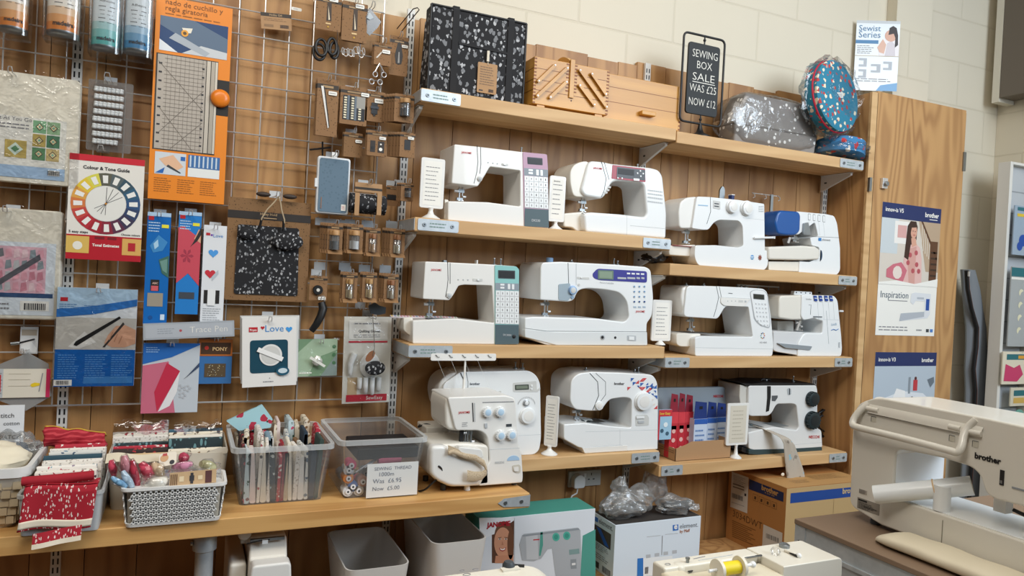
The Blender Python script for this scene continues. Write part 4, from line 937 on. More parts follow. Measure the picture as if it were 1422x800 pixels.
# small overlocker on the bench
s=Mach('E','cream overlocker with four blue faced dials standing on the bench end',2.10,BZ+.012,
 [(185,258),(480,246),(520,258),(530,275),(545,500),(560,530),(568,660),(565,682),(540,690),(420,700),(340,700),(355,660),(380,610),(400,580),(395,520),(385,450),(350,425),(232,425),(222,410)],
 fil=[.01,.01,.01,.01,.01,.01,.01,.01,.01,.01,.01,.02,.02,.01,.01,.02,.02,.006,.006],depth=.17,mat=WHT,bevel=.010,cat='overlocker',name='overlocker')
s.part('head_cover',[(182,258),(172,300),(175,400),(190,422),(235,428),(300,425),(300,255)],-.008,-.16,WHT2,fil=.012,bevel=.012)
s.part('front_cover',[(104,505),(180,500),(240,560),(365,570),(392,600),(385,640),(350,702),(300,712),(200,712),(130,680),(100,650),(96,560)],.022,-.02,WHT,fil=.018,bevel=.012)
s.part('base',[(100,498),(280,488),(395,500),(400,700),(340,706),(200,712),(130,680),(96,650)],-.0,-.17,WHT2,fil=.015,bevel=.008)
s.part('arm_bed',[(240,508),(360,520),(370,565),(240,562)],.03,-.10,WHT,fil=.010,bevel=.008)
for q in ((384,330),(448,328),(450,447),(506,444)): s.knob('tension_dial',*q,24,.012,WHB,M('#bcd8ee',.4),label='cream dial with a pale blue face',ribs=14)
m=MB(); s.text(m,'JANOME',(241,340),(299,337),RED,bold=.015); s.text(m,'8002DG',(425,592),(472,588),LGRY,bold=.02); m.build('logo',s.t)
m=MB(); s.line(m,[(362,283),(520,278)],.0012,DGRY,0); s.line(m,[(312,285),(316,380)],.0022,DGRY,0); s.line(m,[(322,285),(324,380)],.0016,LGRY,0); s.line(m,[(395,520),(550,512)],.0007,LGRY,0); s.flat(m,[(482,392),(510,390),(510,404),(482,405)],DGRY,off=.0012); s.flat(m,[(372,390),(386,388),(388,410),(374,412)],LGRY,off=.003,th=.003); s.scr=None; m.build('thread_slot',s.t)
F=Face(s.w(258,408,.0012),s.w(288,406)-s.w(258,408),V(0,0,.016)); m=MB(); F.scrib(m,0,0,1,1,3,INKG,0); m.build('small_label',s.t)
m=MB(); c=s.w(518,575,.0012); pts=[c+V(math.cos(PI*i/14)*.022,0,math.sin(PI*i/14)*.016) for i in range(15)]; m.prism(pts,V(0,.001,0),M('#a9c9e6',.3)); m.build('window_mark',s.t)
m=MB(); s.flat(m,[(512,600),(548,595),(555,605),(555,635),(540,640),(516,632)],M('#cfcabd',.4),off=.0015,fil=.006); s.flat(m,[(520,610),(545,606),(546,630),(522,630)],WHT,off=.004,fil=.004); m.build('cover_catch',s.t)
s.needle(305,425,520,.03); 
m=MB()
for dx in (-20,-8,10): a=s.w(295+dx,425,-.025); b=s.w(293+dx,500,-.02); m.tube([a,b],.003,STEEL,8)
m.box((s.w(262,425).x,s.d+.02,s.w(262,505).z),(s.w(280,425).x,s.d+.03,s.w(262,430).z),BLK); m.build('needle_clamp',s.t)
m=MB(); a=s.w(290,712); m.lathe([(.011,0),(.008,.018)],(a.x,s.d+.01,BZ+.0005),(0,0,1),WHT,14); a=s.w(540,690); m.lathe([(.009,0),(.009,.016)],(a.x,s.d+.03,BZ+.0005),(0,0,1),DGRY,14); a=s.w(150,690); m.lathe([(.009,0),(.009,.018)],(a.x+.02,s.d+.03,BZ+.0005),(0,0,1),DGRY,14)
for x_ in (s.w(150,600).x,s.w(540,600).x): m.lathe([(.009,0),(.009,.016)],(x_,s.d+.14,BZ+.0005),(0,0,1),DGRY,14)
m.build('rubber_foot',s.t)
# telescopic thread stand
m=MB(); a=s.w(175,83); b=s.w(521,77); cx=s.w(362,100).x; y=s.d+.15; z=s.w(350,82).z
m.prism(fillet([V(a.x,y-.004,z-.012),V(b.x,y-.004,z-.012),V(b.x,y-.004,z+.012),V(a.x,y-.004,z+.012)],.006),V(0,.012,0),WHT)
for i in range(5): q=a.x+(b.x-a.x)*(i+.5)/5; m.tube([V(q-.008,y-.006,z+.008),V(q,y-.007,z+.0),V(q+.006,y-.006,z)],.0012,DGRY,5)
m.build('thread_guide_bar',s.t,bevel=.001)
m=MB(); m.tube([(cx,y+.0045,z-.01),(cx,y+.0045,s.w(350,252).z+.03)],.0035,WHT,10); m.tube([(cx,y+.0045,s.w(350,252).z+.03),(cx,y+.0045,s.w(350,300).z)],.005,WHT,10); m.build('stand_rod',s.t)
m=MB()
for i in range(4): q=a.x+(b.x-a.x)*(i+.5)/5; m.tube([V(q,y-.008,z-.01),V(q+.02,s.d+.05,s.w(250,258).z)],.0003,WPLAS,3)
m.build('threads',s.t)['kind']='stuff'
# test cloth tape looped over it
tape=spots('beige_check','#c9b598','#a58f70',240,.3)
m=MB(); pts=[(190,530),(215,520),(275,540),(330,548),(372,575),(385,610),(360,632),(320,632),(285,625)]
W=[s.w(x,y,.036 if i>2 else .034) for i,(x,y) in enumerate(pts)]
def tf(u,v):
    k=u*(len(W)-1); i=min(int(k),len(W)-2); p=W[i].lerp(W[i+1],k-i); wd=.012+.02*u; return p+V(0,-.004*math.sin(v*PI),-wd*v)
m.sheet(tf,24,3,tape)
q=[s.w(190,500,.03),s.w(240,520,.036),s.w(262,540,.036),s.w(188,545,.034)]; m.prism(q,V(0,.002,0),tape)
tag(m.build('cloth_strip'),'beige test strip of cloth looped over the cream bench overlocker','fabric')
# --- Necchi -------------------------------------------------------------------------
s=Mach('F','white and black mechanical machine with two dark dials on the lowest shelf',2.30,SH['s4R']+.013,
 [(640,140),(1015,138),(1022,160),(1022,375),(1045,390),(1050,482),(870,492),(740,500),(690,500),(640,490),(636,400),(760,372),(790,370),(905,388),(918,370),(905,250),(885,240),(795,242),(770,290),(750,308),(655,310),(636,300)],
 fil=[.012,.008,.01,.006,.01,.008,.005,.01,.01,.01,.01,.01,.005,.006,.02,.02,.015,.015,.02,.01,.01,.008],depth=.16,mat=M('#e3e4e3',.35,0,.15),bevel=.007)
s.part('head_cover',[(640,140),(592,135),(588,200),(600,304),(645,308)],-.012,-.15,M('#cfccc4',.4),fil=.006,bevel=.006)
s.part('top_cover',[(600,126),(660,130),(720,122),(1000,128),(1015,140),(630,142)],-.004,-.15,BLK,fil=.003,bevel=.003,label='black top cover')
s.part('base_plate',[(640,495),(870,490),(1048,482),(1048,505),(700,526),(640,520)],.002,-.16,M('#2c4247',.45),fil=.004,bevel=.003,label='dark green base strip')
s.part('free_arm_trim',[(600,480),(645,492),(645,522),(600,505)],-.01,-.15,BLK,fil=.003,bevel=.002)
m=MB(); s.flat(m,[(742,142),(762,142),(762,200),(752,280),(735,286),(742,210)],BLK,off=.0014,fil=.002); s.flat(m,[(768,195),(800,194),(800,206),(786,226),(768,224)],M('#55585b'),off=.0014); m.build('thread_slot',s.t)
for q in ((985,212,30),(986,330,36)): s.knob('dial',*q,.020,M('#1e2c30',.4),M('#1b2327',.3),ribs=16,label='dark ribbed dial')
m=MB(); s.text(m,'NECCHI',(974,432),(1032,431),RED,bold=.015); s.line(m,[(860,470),(1045,455)],.0006,LGRY,0); m.build('logo',s.t)
m=MB(); s.flat(m,[(852,158),(862,152),(874,158),(876,185),(866,193),(856,190)],LGRY,off=.0014,fil=.003); s.flat(m,[(863,155),(869,155),(869,190),(863,190)],DGRY,off=.002); m.build('length_wheel',s.t)
s.needle(675,310,372,.06); s.plate(720,880,378,.02,.10,M('#7b7f80',.4))
s.pin(935,126,.02,.05); s.pin(785,128,.006)
m=MB(); a=s.w(800,128); m.tube([(a.x-.03,s.d+.07,a.z-.003),(a.x-.022,s.d+.07,a.z+.008),(a.x+.022,s.d+.07,a.z+.008),(a.x+.03,s.d+.07,a.z-.003)],.004,BLK,8); m.build('carry_handle',s.t)
m=MB()
for q in (660,1030): a=s.w(q,500); m.lathe([(.01,0),(.01,.013)],(a.x,s.d+.03,SH['s4R']+.0005),(0,0,1),BLK,12); m.lathe([(.01,0),(.01,.013)],(a.x,s.d+.13,SH['s4R']+.0005),(0,0,1),BLK,12)
m.build('rubber_foot',s.t)
# bicycle print cloth hanging from it
BIC=spots('linen_bicycle_print','#b8aea0','#8fb9c9',30,.25,1.5,(1,1,1),'#8f867b')
d0=s.d
pts=[(690,365),(740,385),(775,410),(800,450),(815,520),(830,590),(840,655)]; wd=[18,36,48,56,70,84,90]
def cf(u,v):
    k=u*(len(pts)-1); i=min(int(k),len(pts)-2); f=k-i; x=pts[i][0]*(1-f)+pts[i+1][0]*f; y=pts[i][1]*(1-f)+pts[i+1][1]*f; w=wd[i]*(1-f)+wd[i+1]*f
    yy=s.d+.05-.115*min(1,k/2.2); P=PY(*c1('F',x+(v-.5)*w*1.1,y+(v-.5)*6),s.d); P.z+=s.dz*max(0,1-k/3)
    P.y=yy-.003*math.sin(v*9+u*6); return P
m=MB(); m.sheet(cf,26,8,BIC); 
o=m.build('fabric_strip'); tag(o,'grey linen strip with bicycles hanging from the mechanical machine over the shelf edge','fabric')
sd=o.modifiers.new('t','SOLIDIFY'); sd.thickness=.0012
m=MB(); c=PY(*c1('F',828,636),s.d-.075); m.ball(c,(.009,.003,.007),M('#e8dcc8',.8),12,8); tag(m.build('wool_tuft'),'small cream tuft on the hanging linen strip','tuft')
# cable behind the Necchi
def coil(c,r,n,mat,label,cat='cable',rad=.0035,tail=None,seed=1,flat=.5,ztop=None,name='power_cable'):
    rr=random.Random(seed); pts=[]
    for i in range(n*14):
        a=2*PI*i/14; k=1+.25*math.sin(a*.37+seed)+rr.uniform(-.06,.06); pts.append(V(c[0]+math.cos(a)*r*k,c[1]+math.sin(a*.9+seed)*r*flat*.6,c[2]+math.sin(a)*r*k))
    if tail: pts+= [Vector(q) for q in tail]
    m=MB(); m.tube(pts,rad,mat,6); return tag(m.build(name),label,cat)
zs=SH['s4R']
a=PY(*c1('F',1078,420),2.40)
coil((a.x,2.42,zs+.09),.052,6,BLK,'black coiled cable behind the mechanical machine with dark dials',tail=[(a.x+.05,2.40,zs+.04),(a.x+.085,2.37,zs+.006),(a.x+.11,2.36,zs+.005),(a.x+.125,2.38,zs+.03)],flat=.3)
# ---------------------------------------------------------------- embroidery machine (back towards the camera)
XE=1.45; TZ=1.5-.524
def ex(k,x,y,off=0):
    return PX(*c1(k,x,y),XE-off)
t=thing('embroidery_machine','very large cream embroidery machine seen from behind on the table at right','embroidery machine',(1.55,.95,TZ))
LMAT=M('#d8d4ca',.3,0,.3)
body=[(1187,572),(1195,558),(1222,552),(1300,567),(1422,598),(1560,640),(1560,850),(1422,795),(1300,765),(1230,740),(1200,722),(1183,705)]
P=[PX(x,y,XE) for x,y in body]
# outline in the Y-Z plane: pillar, arm, head, base
def yz(pts,r,x0,x1,mat,name,bev=.012,parent=None,label=None,fl=4):
    m=MB(); W=fillet([V(x0,y,z) for y,z in pts],r,5); m.prism(W,V(x1-x0,0,0),mat); o=m.build(name,parent or t,bevel=bev,seg=3)
    if label: o['label']=label
    return o
def g(k,x,y): p=ex(k,x,y); return (p.y,p.z)
arm_top=[g('N',35,120),g('N',70,80),g('N',180,62),g('N',950,220),g('N',1210,280)]
far_y=arm_top[-1][0]
yz_out=[g('N',20,260),g('N',40,110),g('N',180,55),g('N',950,205),g('N',1215,262),(.60,g('N',1215,262)[1]+.0),(.60,TZ+.16),(.70,TZ+.155),(.715,g('N',1075,768)[1]),g('N',1075,768),g('N',1000,765),g('N',940,720),g('N',905,600),g('N',840,540),g('N',640,490),(g('O',880,180)[0],g('N',640,490)[1]) if False else g('N',400,420)]
# close the throat down the pillar
TT=g('O',450,215)   # base top, pillar side
yz_out=[g('N',20,260),g('N',40,110),g('N',180,55),g('N',950,205),g('N',1215,262),(.60,g('N',1215,262)[1]+.004),(.60,TZ+.17),(.74,g('N',1075,768)[1]),g('N',1000,765),g('N',940,720),g('N',905,600),g('N',840,540),g('N',640,480),g('N',345,420),g('N',315,450),(g('N',315,450)[0],TT[1]),(.60,TT[1]),(.60,TZ+.012),(g('O',240,435)[0],TZ+.012),(1.21,TZ+.03)]
m=MB(); W=fillet([V(XE,y,z) for y,z in yz_out],[.02,.03,.03,.01,.01,.01,.02,.02,.02,.03,.03,.03,.01,.012,.008,.006,.01,.01,.01,.02],5)
m.prism(W,V(.17,0,0),LMAT); m.build('body',t,bevel=.014,seg=4)
# far pillar face behind the throat stays open; front base ledge with crease
yb=g('O',740,340)[0]
m=MB(); m.tube([V(XE-.0006,yb,TT[1]-.012),V(XE-.0006,yb,TZ+.014)],.0009,M('#8f8a7c'),5); m.build('panel_line',t)
yz([g('N',125,150),g('N',125,170),g('N',760,305),g('N',760,285)],.004,XE-.0015,XE+.001,M('#6f6a60',.6),'lid_gap',0)
# lid (rounded long top)
m=MB(); 
lid=[ (y,z) for y,z in (g('N',140,75),g('N',930,232))]
y0,z0=lid[0]; y1,z1=lid[1]
def lidf(u,v):
    a=PI*v*.62; y=y0+(y1-y0)*u; z=(z0*(1-u)+z1*u)+.0; r=.036
    return V(XE+.030-math.cos(a)*r*1.0,y,z-.03+math.sin(a)*r)
m.sheet(lidf,12,10,LMAT); m.build('lid',t)
# handle: bar with curved ends
def hp(x,y,off): return ex('N',x,y,off)
hb=smoothp([hp(135,105,-.004),hp(75,150,.008),hp(32,205,.018),hp(22,248,.026),hp(60,268,.029),hp(240,312,.030),hp(400,352,.030),hp(600,405,.030),hp(700,432,.030),hp(748,440,.028),hp(775,400,.022),hp(790,330,.012),hp(825,265,.002),hp(880,215,-.004)])
m=MB(); m.tube(hb,.0078,LMAT,14); m.build('carry_handle',t)
for (x,y) in ((165,142),(735,268),(880,305)):
    a=ex('N',x-45,y-8,.004); b=ex('N',x+35,y+10,.004); m=MB(); m.tube([a,b],.0055,LMAT,12); m.build('hinge',t)
for (x,y) in ((165,212),(710,345),(872,385)):
    c=ex('N',x,y,.0008); m=MB(); m.prism([c+V(0,.006,-.006),c+V(0,-.006,-.006),c+V(0,-.006,.006),c+V(0,.006,.006)],V(.0005,0,0),M('#c3beb0',.4)); m.tube([c+V(0,.006,-.006),c+V(0,.006,.006)],.0006,DGRY,4); m.tube([c+V(0,.006,.006),c+V(0,-.006,.006)],.0006,DGRY,4); m.build('recess',t)
m=MB(); A=ex('N',866,480,.0012); B=ex('N',1050,523,.0012); m.text('brother',A,V(0,-1,0),V(0,0,1),width=abs(A.y-B.y)*1.0,mat=BLK,bold=.045); m.build('logo',t)
m=MB(); a=ex('N',1060,565,.0008); m.box((XE-.0015,a.y-.004,TZ+.175),(XE+.001,a.y+.004,a.z),BLK); m.box((XE-.002,a.y-.0015,TZ+.178),(XE,a.y+.003,a.z-.02),STEEL); m.build('needle_slot',t)
m=MB(); a=ex('N',1125,690,.001); m.box((XE-.0012,.66,TZ+.178),(XE+.0005,a.y,a.z),M('#8a8f95',.3)); m.build('clear_plate',t)
# rating labels on the back
def lab(k,q0,q1,mat,fn=None):
    a=ex(k,*q0,.0008); b=ex(k,*q1,.0008); F=Face(V(a.x,a.y,b.z),V(0,b.y-a.y,0),V(0,0,a.z-b.z)); m=MB(); slab(m,F,.0006,mat); fn and fn(F,m); m.build('rating_label',t)
lab('O',(75,105),(135,160),M('#b3aa9f'),lambda F,m:F.scrib(m,.05,.05,.95,.95,5,DGRY))
lab('O',(62,172),(232,322),M('#8d867c'),lambda F,m:(F.rect(m,.05,.75,.45,.9,BLK),F.scrib(m,.08,.05,.8,.68,5,BLK),F.bars(m,.3,.3,.9,.42,BLK,20)))
# glossy table top plate of base
m=MB(); yA=g('N',315,450)[0]-.004
m.box((XE+.008,.62,TT[1]),(XE+.16,yA,TT[1]+.0015),WHB); m.build('bed_plate',t,bevel=.0005)
m=MB(); c=V(XE+.06,.75,TT[1]+.004); m.lathe([(.10,0),(.105,.004),(.10,.008)],c+V(.02,0,-.003),(0,0,1),WHB,40); m.lathe([(.0,.0),(.06,.0),(.06,.0005)],c+V(.02,0,.0056),(0,0,1),M('#7e8f9b',.4),30); m.build('embroidery_plate',t)
m=MB(); c=PX(*c1('O',1215,290),XE+.07); m.box((c.x-.012,c.y-.012,c.z-.0),(c.x+.012,c.y+.012,c.z+.03),WHT); m.tube([c+V(0,-.02,.01),c+V(0,-.08,-.0)],.004,BLK,8); m.tube([c+V(.0,-.06,.04),c+V(0,-.06,-.012)],.004,STEEL,8); m.build('needle_threader',t)
# added pale blue sheet painting the window's sheen on the pillar's inner face
yi=g('N',315,450)[0]; zi=g('N',345,425)[1]
m=MB(); m.prism(fillet([V(XE+.006,yi-.0012,TT[1]+.004),V(XE+.164,yi-.0012,TT[1]+.004),V(XE+.164,yi-.0012,zi-.006),V(XE+.006,yi-.0012,zi-.006)],.012),V(0,.001,0),M('#e9eef2',.12,0,.6)); m.build('painted_sheen',t)
# four feet
m=MB()
for y in (1.16,.70):
    for x in (XE+.03,XE+.14): m.lathe([(.012,0),(.012,.0115)],(x,y,TZ+.0003),(0,0,1),DGRY,12)
m.build('rubber_foot',t)
# table under it
t=thing('work_table','table with a brown top and grey metal edge carrying the large embroidery machine','table',(1.8,.6,0))
yb_=PZ(1103,720,TZ).y; xl=PZ(1103,720,TZ).x
m=MB(); m.box((xl,-.1,TZ-.012),(2.25,yb_,TZ),MDF); m.build('tabletop',t,bevel=.002)
m=MB(); m.box((xl+.006,-.09,TZ-.085),(xl+.012,yb_-.02,TZ-.0125),GALV); m.box((xl+.001,-.09,TZ-.06),(xl+.006,yb_-.02,TZ-.05),GALV); m.box((xl+.02,yb_-.012,TZ-.085),(2.24,yb_-.006,TZ-.0125),GALV); m.build('edge_rail',t,bevel=.001)
for x,y in ((xl+.004,yb_-.030),(2.20,yb_-.03),(xl+.004,-.08),(2.20,-.08)):
    m=MB(); m.box((x,y,0),(x+.035,y+.006,TZ-.0125),GALV); m.box((x,y+.0061,0),(x+.004,y+.03,TZ-.0125),GALV)
    for i in range(8): m.disc((x-.0002,y+.016,TZ-.05-i*.06),(-1,0,0),.004,.0006,BLK,10)
    m.build('leg',t)
# cream mat
m=MB()
ya_=PZ(*c1('G',575,650),TZ).y-.015
def matf(u,v):
    e=min(1,(u*14)**.5)*min(1,((1-u)*14)**.5); q=2*PI*v; f=lambda t:math.copysign(abs(t)**.7,t)
    xc=xl+.080+.006*math.sin(u*5); hw=.046*(.35+.65*e)
    return V(xc+hw*f(math.cos(q)),ya_-u*.62,TZ+.0016+.0145*e*(1+f(math.sin(q)))+.0012*math.sin(u*34+q)*(math.sin(q)>0))
m.sheet(matf,60,24,M('#ddd3bb',.55))
tag(m.build('padded_mat'),'cream padded cloth roll lying on the brown tabletop in front of the large machine','mat')
# rolled translucent tube and the holder
a=PX(*c1('N',172,735),XE-.040); b=PX(*c1('N',850,672),XE+.06)
ax=(b-a); r=abs(PX(*c1('N',172,670),XE-.04).z-PX(*c1('N',172,796),XE-.04).z)/2
m=MB(); u=ax.orthogonal().normalized(); w=ax.normalized().cross(u)
ROLL=M('#eef3f6',.3,0,.2)
def rf(rr):
    return lambda p,q:a+ax*p+(u*math.cos(q*2*PI)+w*math.sin(q*2*PI))*rr
m.sheet(rf(r),16,32,ROLL); m.sheet(rf(r*.93),16,32,M('#e6dfcf',.5))
for e in (0,1):
    for j in range(32):
        q0,q1=j/32,(j+1)/32; m.poly([rf(r)(e,q0),rf(r)(e,q1),rf(r*.93)(e,q1),rf(r*.93)(e,q0)],ROLL)
F=Face(a+ax*.08+V(-.0,0,0),ax*.5,V(0,0,.01))
t=thing('paper_roll','rolled white stabiliser sheet lying across the bed of the large machine','roll',a)
m.build('roll',t)
m=MB(); m.tube([rf(r*1.01)(.63,j/24) for j in range(24)],.0016,M('#d9b98f'),6,closed=True); m.build('rubber_band',t)
d_=V(-.75,-.3,.25); 
m=MB(); c=PX(*c1('O',735,150),XE+.02); r2=abs(PX(*c1('O',675,150),XE+.02).y-PX(*c1('O',795,150),XE+.02).y)/2
zt=PX(*c1('O',735,80),XE+.02).z; zb=TT[1]+.0016
m.lathe([(r2,0),(r2,zt-zb),(r2*.8,zt-zb),(r2*.8,zt-zb-.01)],(c.x,c.y,zb),(0,0,1),WHB,24); tag(m.build('white_reel'),'short white upright reel in front of the rolled stabiliser sheet','reel')
# ================================================================ things on the shelves
# sign holders
def sign(k,quad,d,zs,label,foot,rows=7,yaw=0,r=.006,face=True,title=None):
    """white swivel frame with handwritten sheet; quad TL,TR,BR,BL in crop px"""
    TL,TR,BR,BL=[PY(*c1(k,*q),d) for q in quad]
    c=(TL+TR+BR+BL)/4; w=((TR-TL).length+(BR-BL).length)/2; h=((TL-BL).length+(TR-BR).length)/2
    a=math.radians(yaw); U=V(math.cos(a),math.sin(a),0)*w/max(math.cos(a),.2); W=V(0,0,h)
    if yaw: U=U.normalized()*min(U.length,.11)
    F=Face(V(c.x,d,c.z)-U/2-W/2,U,W)
    t=thing('sign_holder',label,'sign holder',(c.x,d,zs),'white swivel sign holders')
    m=MB(); slab(m,F,.008,WHT,.008); m.build('frame',t,bevel=.0012)
    if face:
        m=MB(); F.rect(m,.12,.06,.88,.94,PAPER,.0006); F.scrib(m,.2,.12,.8,.86,rows,INKG,.0012,fill=.16); 
        if title: F.txt(m,title,.22,.87,wu=.4,mat=INK,off=.0013,bold=0)
        m.build('paper',t)
    else:
        m=MB(); F.rect(m,.12,.06,.88,.94,M('#d9d2c2'),.0006); F.scrib(m,.24,.12,.8,.86,rows,M('#bdb5a3'),.0012,fill=.2); m.build('paper',t)
    f=PY(*c1(k,*foot[:2]),d); m=MB(); zt=c.z-h/2
    R0=foot[2]; H=zt-zs
    m.lathe([(R0,.0005),(R0,.003),(R0*.75,.008),(R0*.35,.016),(R0*.22,max(H*.8,.018)),(R0*.3,H+.002)],(c.x,d+.003,zs),(0,0,1),WHT,24); m.build('foot',t)
    return t
sign('A',[(93,132),(216,165),(209,418),(88,400)],2.285,SH['s2L'],'white framed handwritten sign left of the mauve panel machine',(155,455,.032),9)
sign('A',[(762,228),(846,255),(836,484),(757,474)],2.30,SH['s2L'],'white framed handwritten sign between the mauve panel and red panel machines',(790,505,.026),7,title='Janome')
sign('B',[(1310,272),(1402,274),(1388,474),(1290,476)],2.32,SH['s3L'],'cream framed handwritten sign right of the blue panel machine',(1345,480,.02),8)
sign('E',[(700,222),(740,215),(722,465),(683,482)],2.29,SH['s4L'],'white framed sign turned sideways between the silver dial and triangle patterned machines',(706,520,.030),12,yaw=-50,face=True)
sign('F',[(522,228),(638,252),(632,490),(520,455)],2.275,SH['s4R'],'cream framed sign beside the cardboard tray and the mechanical machine',(590,520,.024),8,face=False)
# black patterned bags on the top shelf
zt=SH['s1L']
d=2.285
a=PY(*c1('T7',112,18),d); b=PY(*c1('T7',556,108),d); bl=PY(*c1('T7',112,400),d); br=PY(*c1('T7',552,478),d)
x0,x1=bl.x,br.x; z1=max(a.z,b.z)
t=thing('craft_bag','large black bag with white haberdashery print and a kraft tag on the top shelf','bag',((x0+x1)/2,d+.05,zt),'black haberdashery print bags')
m=MB(); m.prism(fillet([V(x0,d,zt),V(x1,d,zt),V(x1,d,z1),V(x0+.002,d,z1+.004)],.008),V(0,.065,0),NOTION); m.build('body',t,bevel=.006)
F=Face(V(x0,d,zt),V(x1-x0,0,0),V(0,0,z1-zt)); m=MB()
for u in (.22,.80): m.prism([F.p(u,.0,.0008),F.p(u+.065,.0,.0008),F.p(u+.065,1.012,.0008),F.p(u,1.012,.0008)],V(0,-.003,0),M('#1b1b1e',.8))
for u in (.22,.80): m.box((F.p(u,0).x,d-.002,z1+.002),(F.p(u+.065,0).x,d+.06,z1+.009),M('#1b1b1e',.8))
m.prism([F.p(.28,.60,.0008),F.p(.80,.585,.0008),F.p(.80,.61,.0008),F.p(.28,.625,.0008)],V(0,-.003,0),M('#1b1b1e',.8)); m.build('strap',t)
m=MB()
for p,q in (((0,0),(0,1)),((1,0),(1,1)),((0,1),(1,1))): m.tube([F.p(*p),F.p(*q)],.004,BLK,8)
m.build('piping',t)
m=MB(); G=Face(F.p(.54,.15,.006),V(.058*1.0,0,0)*((F.w)/.30),V(0,0,.105)); G=Face(PY(*c1('T7',340,425),d-.007),V(PY(*c1('T7',430,425),d).x-PY(*c1('T7',340,425),d).x,0,0),V(0,0,PY(*c1('T7',345,285),d).z-PY(*c1('T7',340,425),d).z)); slab(m,G,.0012,KRAFTL,.004); G.scrib(m,.12,.25,.88,.9,8,M('#7b5d3f'),.0006); G.bars(m,.6,.05,.85,.15,INK,8); G.rect(m,.1,.06,.3,.1,INK,.0006)
tg_=m.build('tag',t)
m=MB(); m.tube([G.p(.5,.95,.001),G.p(.48,1.2,.001),G.p(.52,1.42,.001)],.0014,M('#d8cdb8'),6); m.box((G.p(.47,1,0).x-.004,d-.012,G.p(0,1.05).z),(G.p(.47,1,0).x+.004,d-.008,G.p(0,1.4).z),M('#d8cdb8')); m.build('tag_clip',tg_)
# second bag behind, to the left
d2=2.37; a=PY(*c1('T7',80,72),d2); b=PY(*c1('T7',50,450),d2); xr=x0+.10
t=thing('craft_bag','second black haberdashery bag leaning behind the large one on the top shelf','bag',(b.x+.05,d2+.03,zt),'black haberdashery print bags')
m=MB(); m.prism(fillet([V(.70,d2,zt),V(xr,d2,zt),V(xr,d2,a.z),V(.71,d2,a.z)],.006),V(0,.05,0),NOTION); m.build('body',t,bevel=.005)
m=MB(); m.tube([V(.70,d2,zt+.004),V(.71,d2,a.z-.004),V(xr,d2,a.z)],.004,BLK,8); m.build('piping',t)
# cantilever sewing box
def bxp(x,y,d): return PY(*c1('T7',x,y),d)
d=2.275
bl=bxp(597,478,d); br=bxp(945,525,d); tr=bxp(955,322,d); z1=bxp(600,262,d).z; zb=zt+.014
x0,x1=bl.x,br.x; z1=(z1+tr.z)/2; dep=.155
t=thing('sewing_box','honey coloured wooden cantilever sewing box with slanted link bars on the top shelf','sewing box',((x0+x1)/2,d+dep/2,zt),'wooden sewing boxes')
m=MB(); m.box((x0,d,zb),(x1,d+dep,z1),SBOX); m.build('body',t,bevel=.002)
m=MB()
for xx in (x0+.02,x1-.05): m.box((xx,d+.004,zt+.0005),(xx+.03,d+dep-.01,zb-.0002),SBOX)
m.build('foot_rail',t)
xc=bxp(782,300,d).x
m=MB(); m.box((xc-.009,d-.006,zb+.04),(xc+.009,d-.0005,z1+.012),SBOX)
hz=bxp(740,235,d).z
m.build('centre_post',t,bevel=.001)
m=MB(); n=12; top=[]; bot=[]
for i in range(n+1):
    u=i/n; y=d+.03+(dep-.05)*u; arc=math.sin(PI*u)
    top.append(V(xc,y,z1+.012+.028*arc)); 
pts=[V(xc-.009,d+.0,z1),V(xc-.009,d+.0,z1+.012)]
m.prism([V(xc-.008,d+.002+(dep-.004)*i/n,z1+.002+.036*math.sin(PI*(.06+.88*i/n))) for i in range(n+1)]+[V(xc-.008,d+.014+(dep-.028)*(n-i)/n,z1+.0005+.022*math.sin(PI*(n-i)/n)) for i in range(n+1)],V(.016,0,0),SBOX); m.build('handle',t)
m=MB(); zh=z1-zb
for v in (.30,.52,.76):
    m.box((x0-.0006,d-.0008,zb+zh*v-.0007),(x1+.0006,d-.0001,zb+zh*v+.0007),M('#7a4416'))
    m.box((x0-.0008,d,zb+zh*v-.0007),(x0-.0001,d+dep,zb+zh*v+.0007),M('#7a4416'))
for i in range(14):
    z=zb+zh*(i+.2)/14
    for xx in (x0,x1-.010): m.box((xx,d-.0009,z),(xx+.010,d-.0001,z+zh*.03),M('#8a4f1c'))
    m.box((xc-.022,d-.0009,z),(xc-.011,d-.0001,z+zh*.03),M('#8a4f1c')) if i>4 else None
    m.box((xc+.011,d-.0009,z),(xc+.022,d-.0001,z+zh*.03),M('#8a4f1c')) if i>4 else None
m.build('drawer_joints',t)
for (A,B) in (((622,377),(697,305)),((617,445),(754,318)),((676,452),(750,382)),((813,328),(934,497)),((868,345),(931,438)),((812,398),(878,487))):
    a=bxp(*A,d); b=bxp(*B,d); ax=(b-a).normalized(); pz=V(-ax.z,0,ax.x)
    m=MB(); P=fillet([a-ax*.006-pz*.0055,b+ax*.006-pz*.0055,b+ax*.006+pz*.0055,a-ax*.006+pz*.0055],.005,4); m.prism([p+V(0,-.011,0) for p in P],V(0,.006,0),SBOX)
    for q in (a,b): m.disc(q+V(0,-.011,0),(0,-1,0),.0028,.0015,STEEL,12); m.disc(q+V(0,-.001,0),(0,-1,0),.003,.004,STEEL,10)
    mid=(a+b)/2
    m.build('link_bar',t)
m=MB()
for q in ((777,440),(777,466)): m.disc(bxp(*q,d),(0,-1,0),.003,.001,M('#5b3415'),12)
m.build('peg',t)
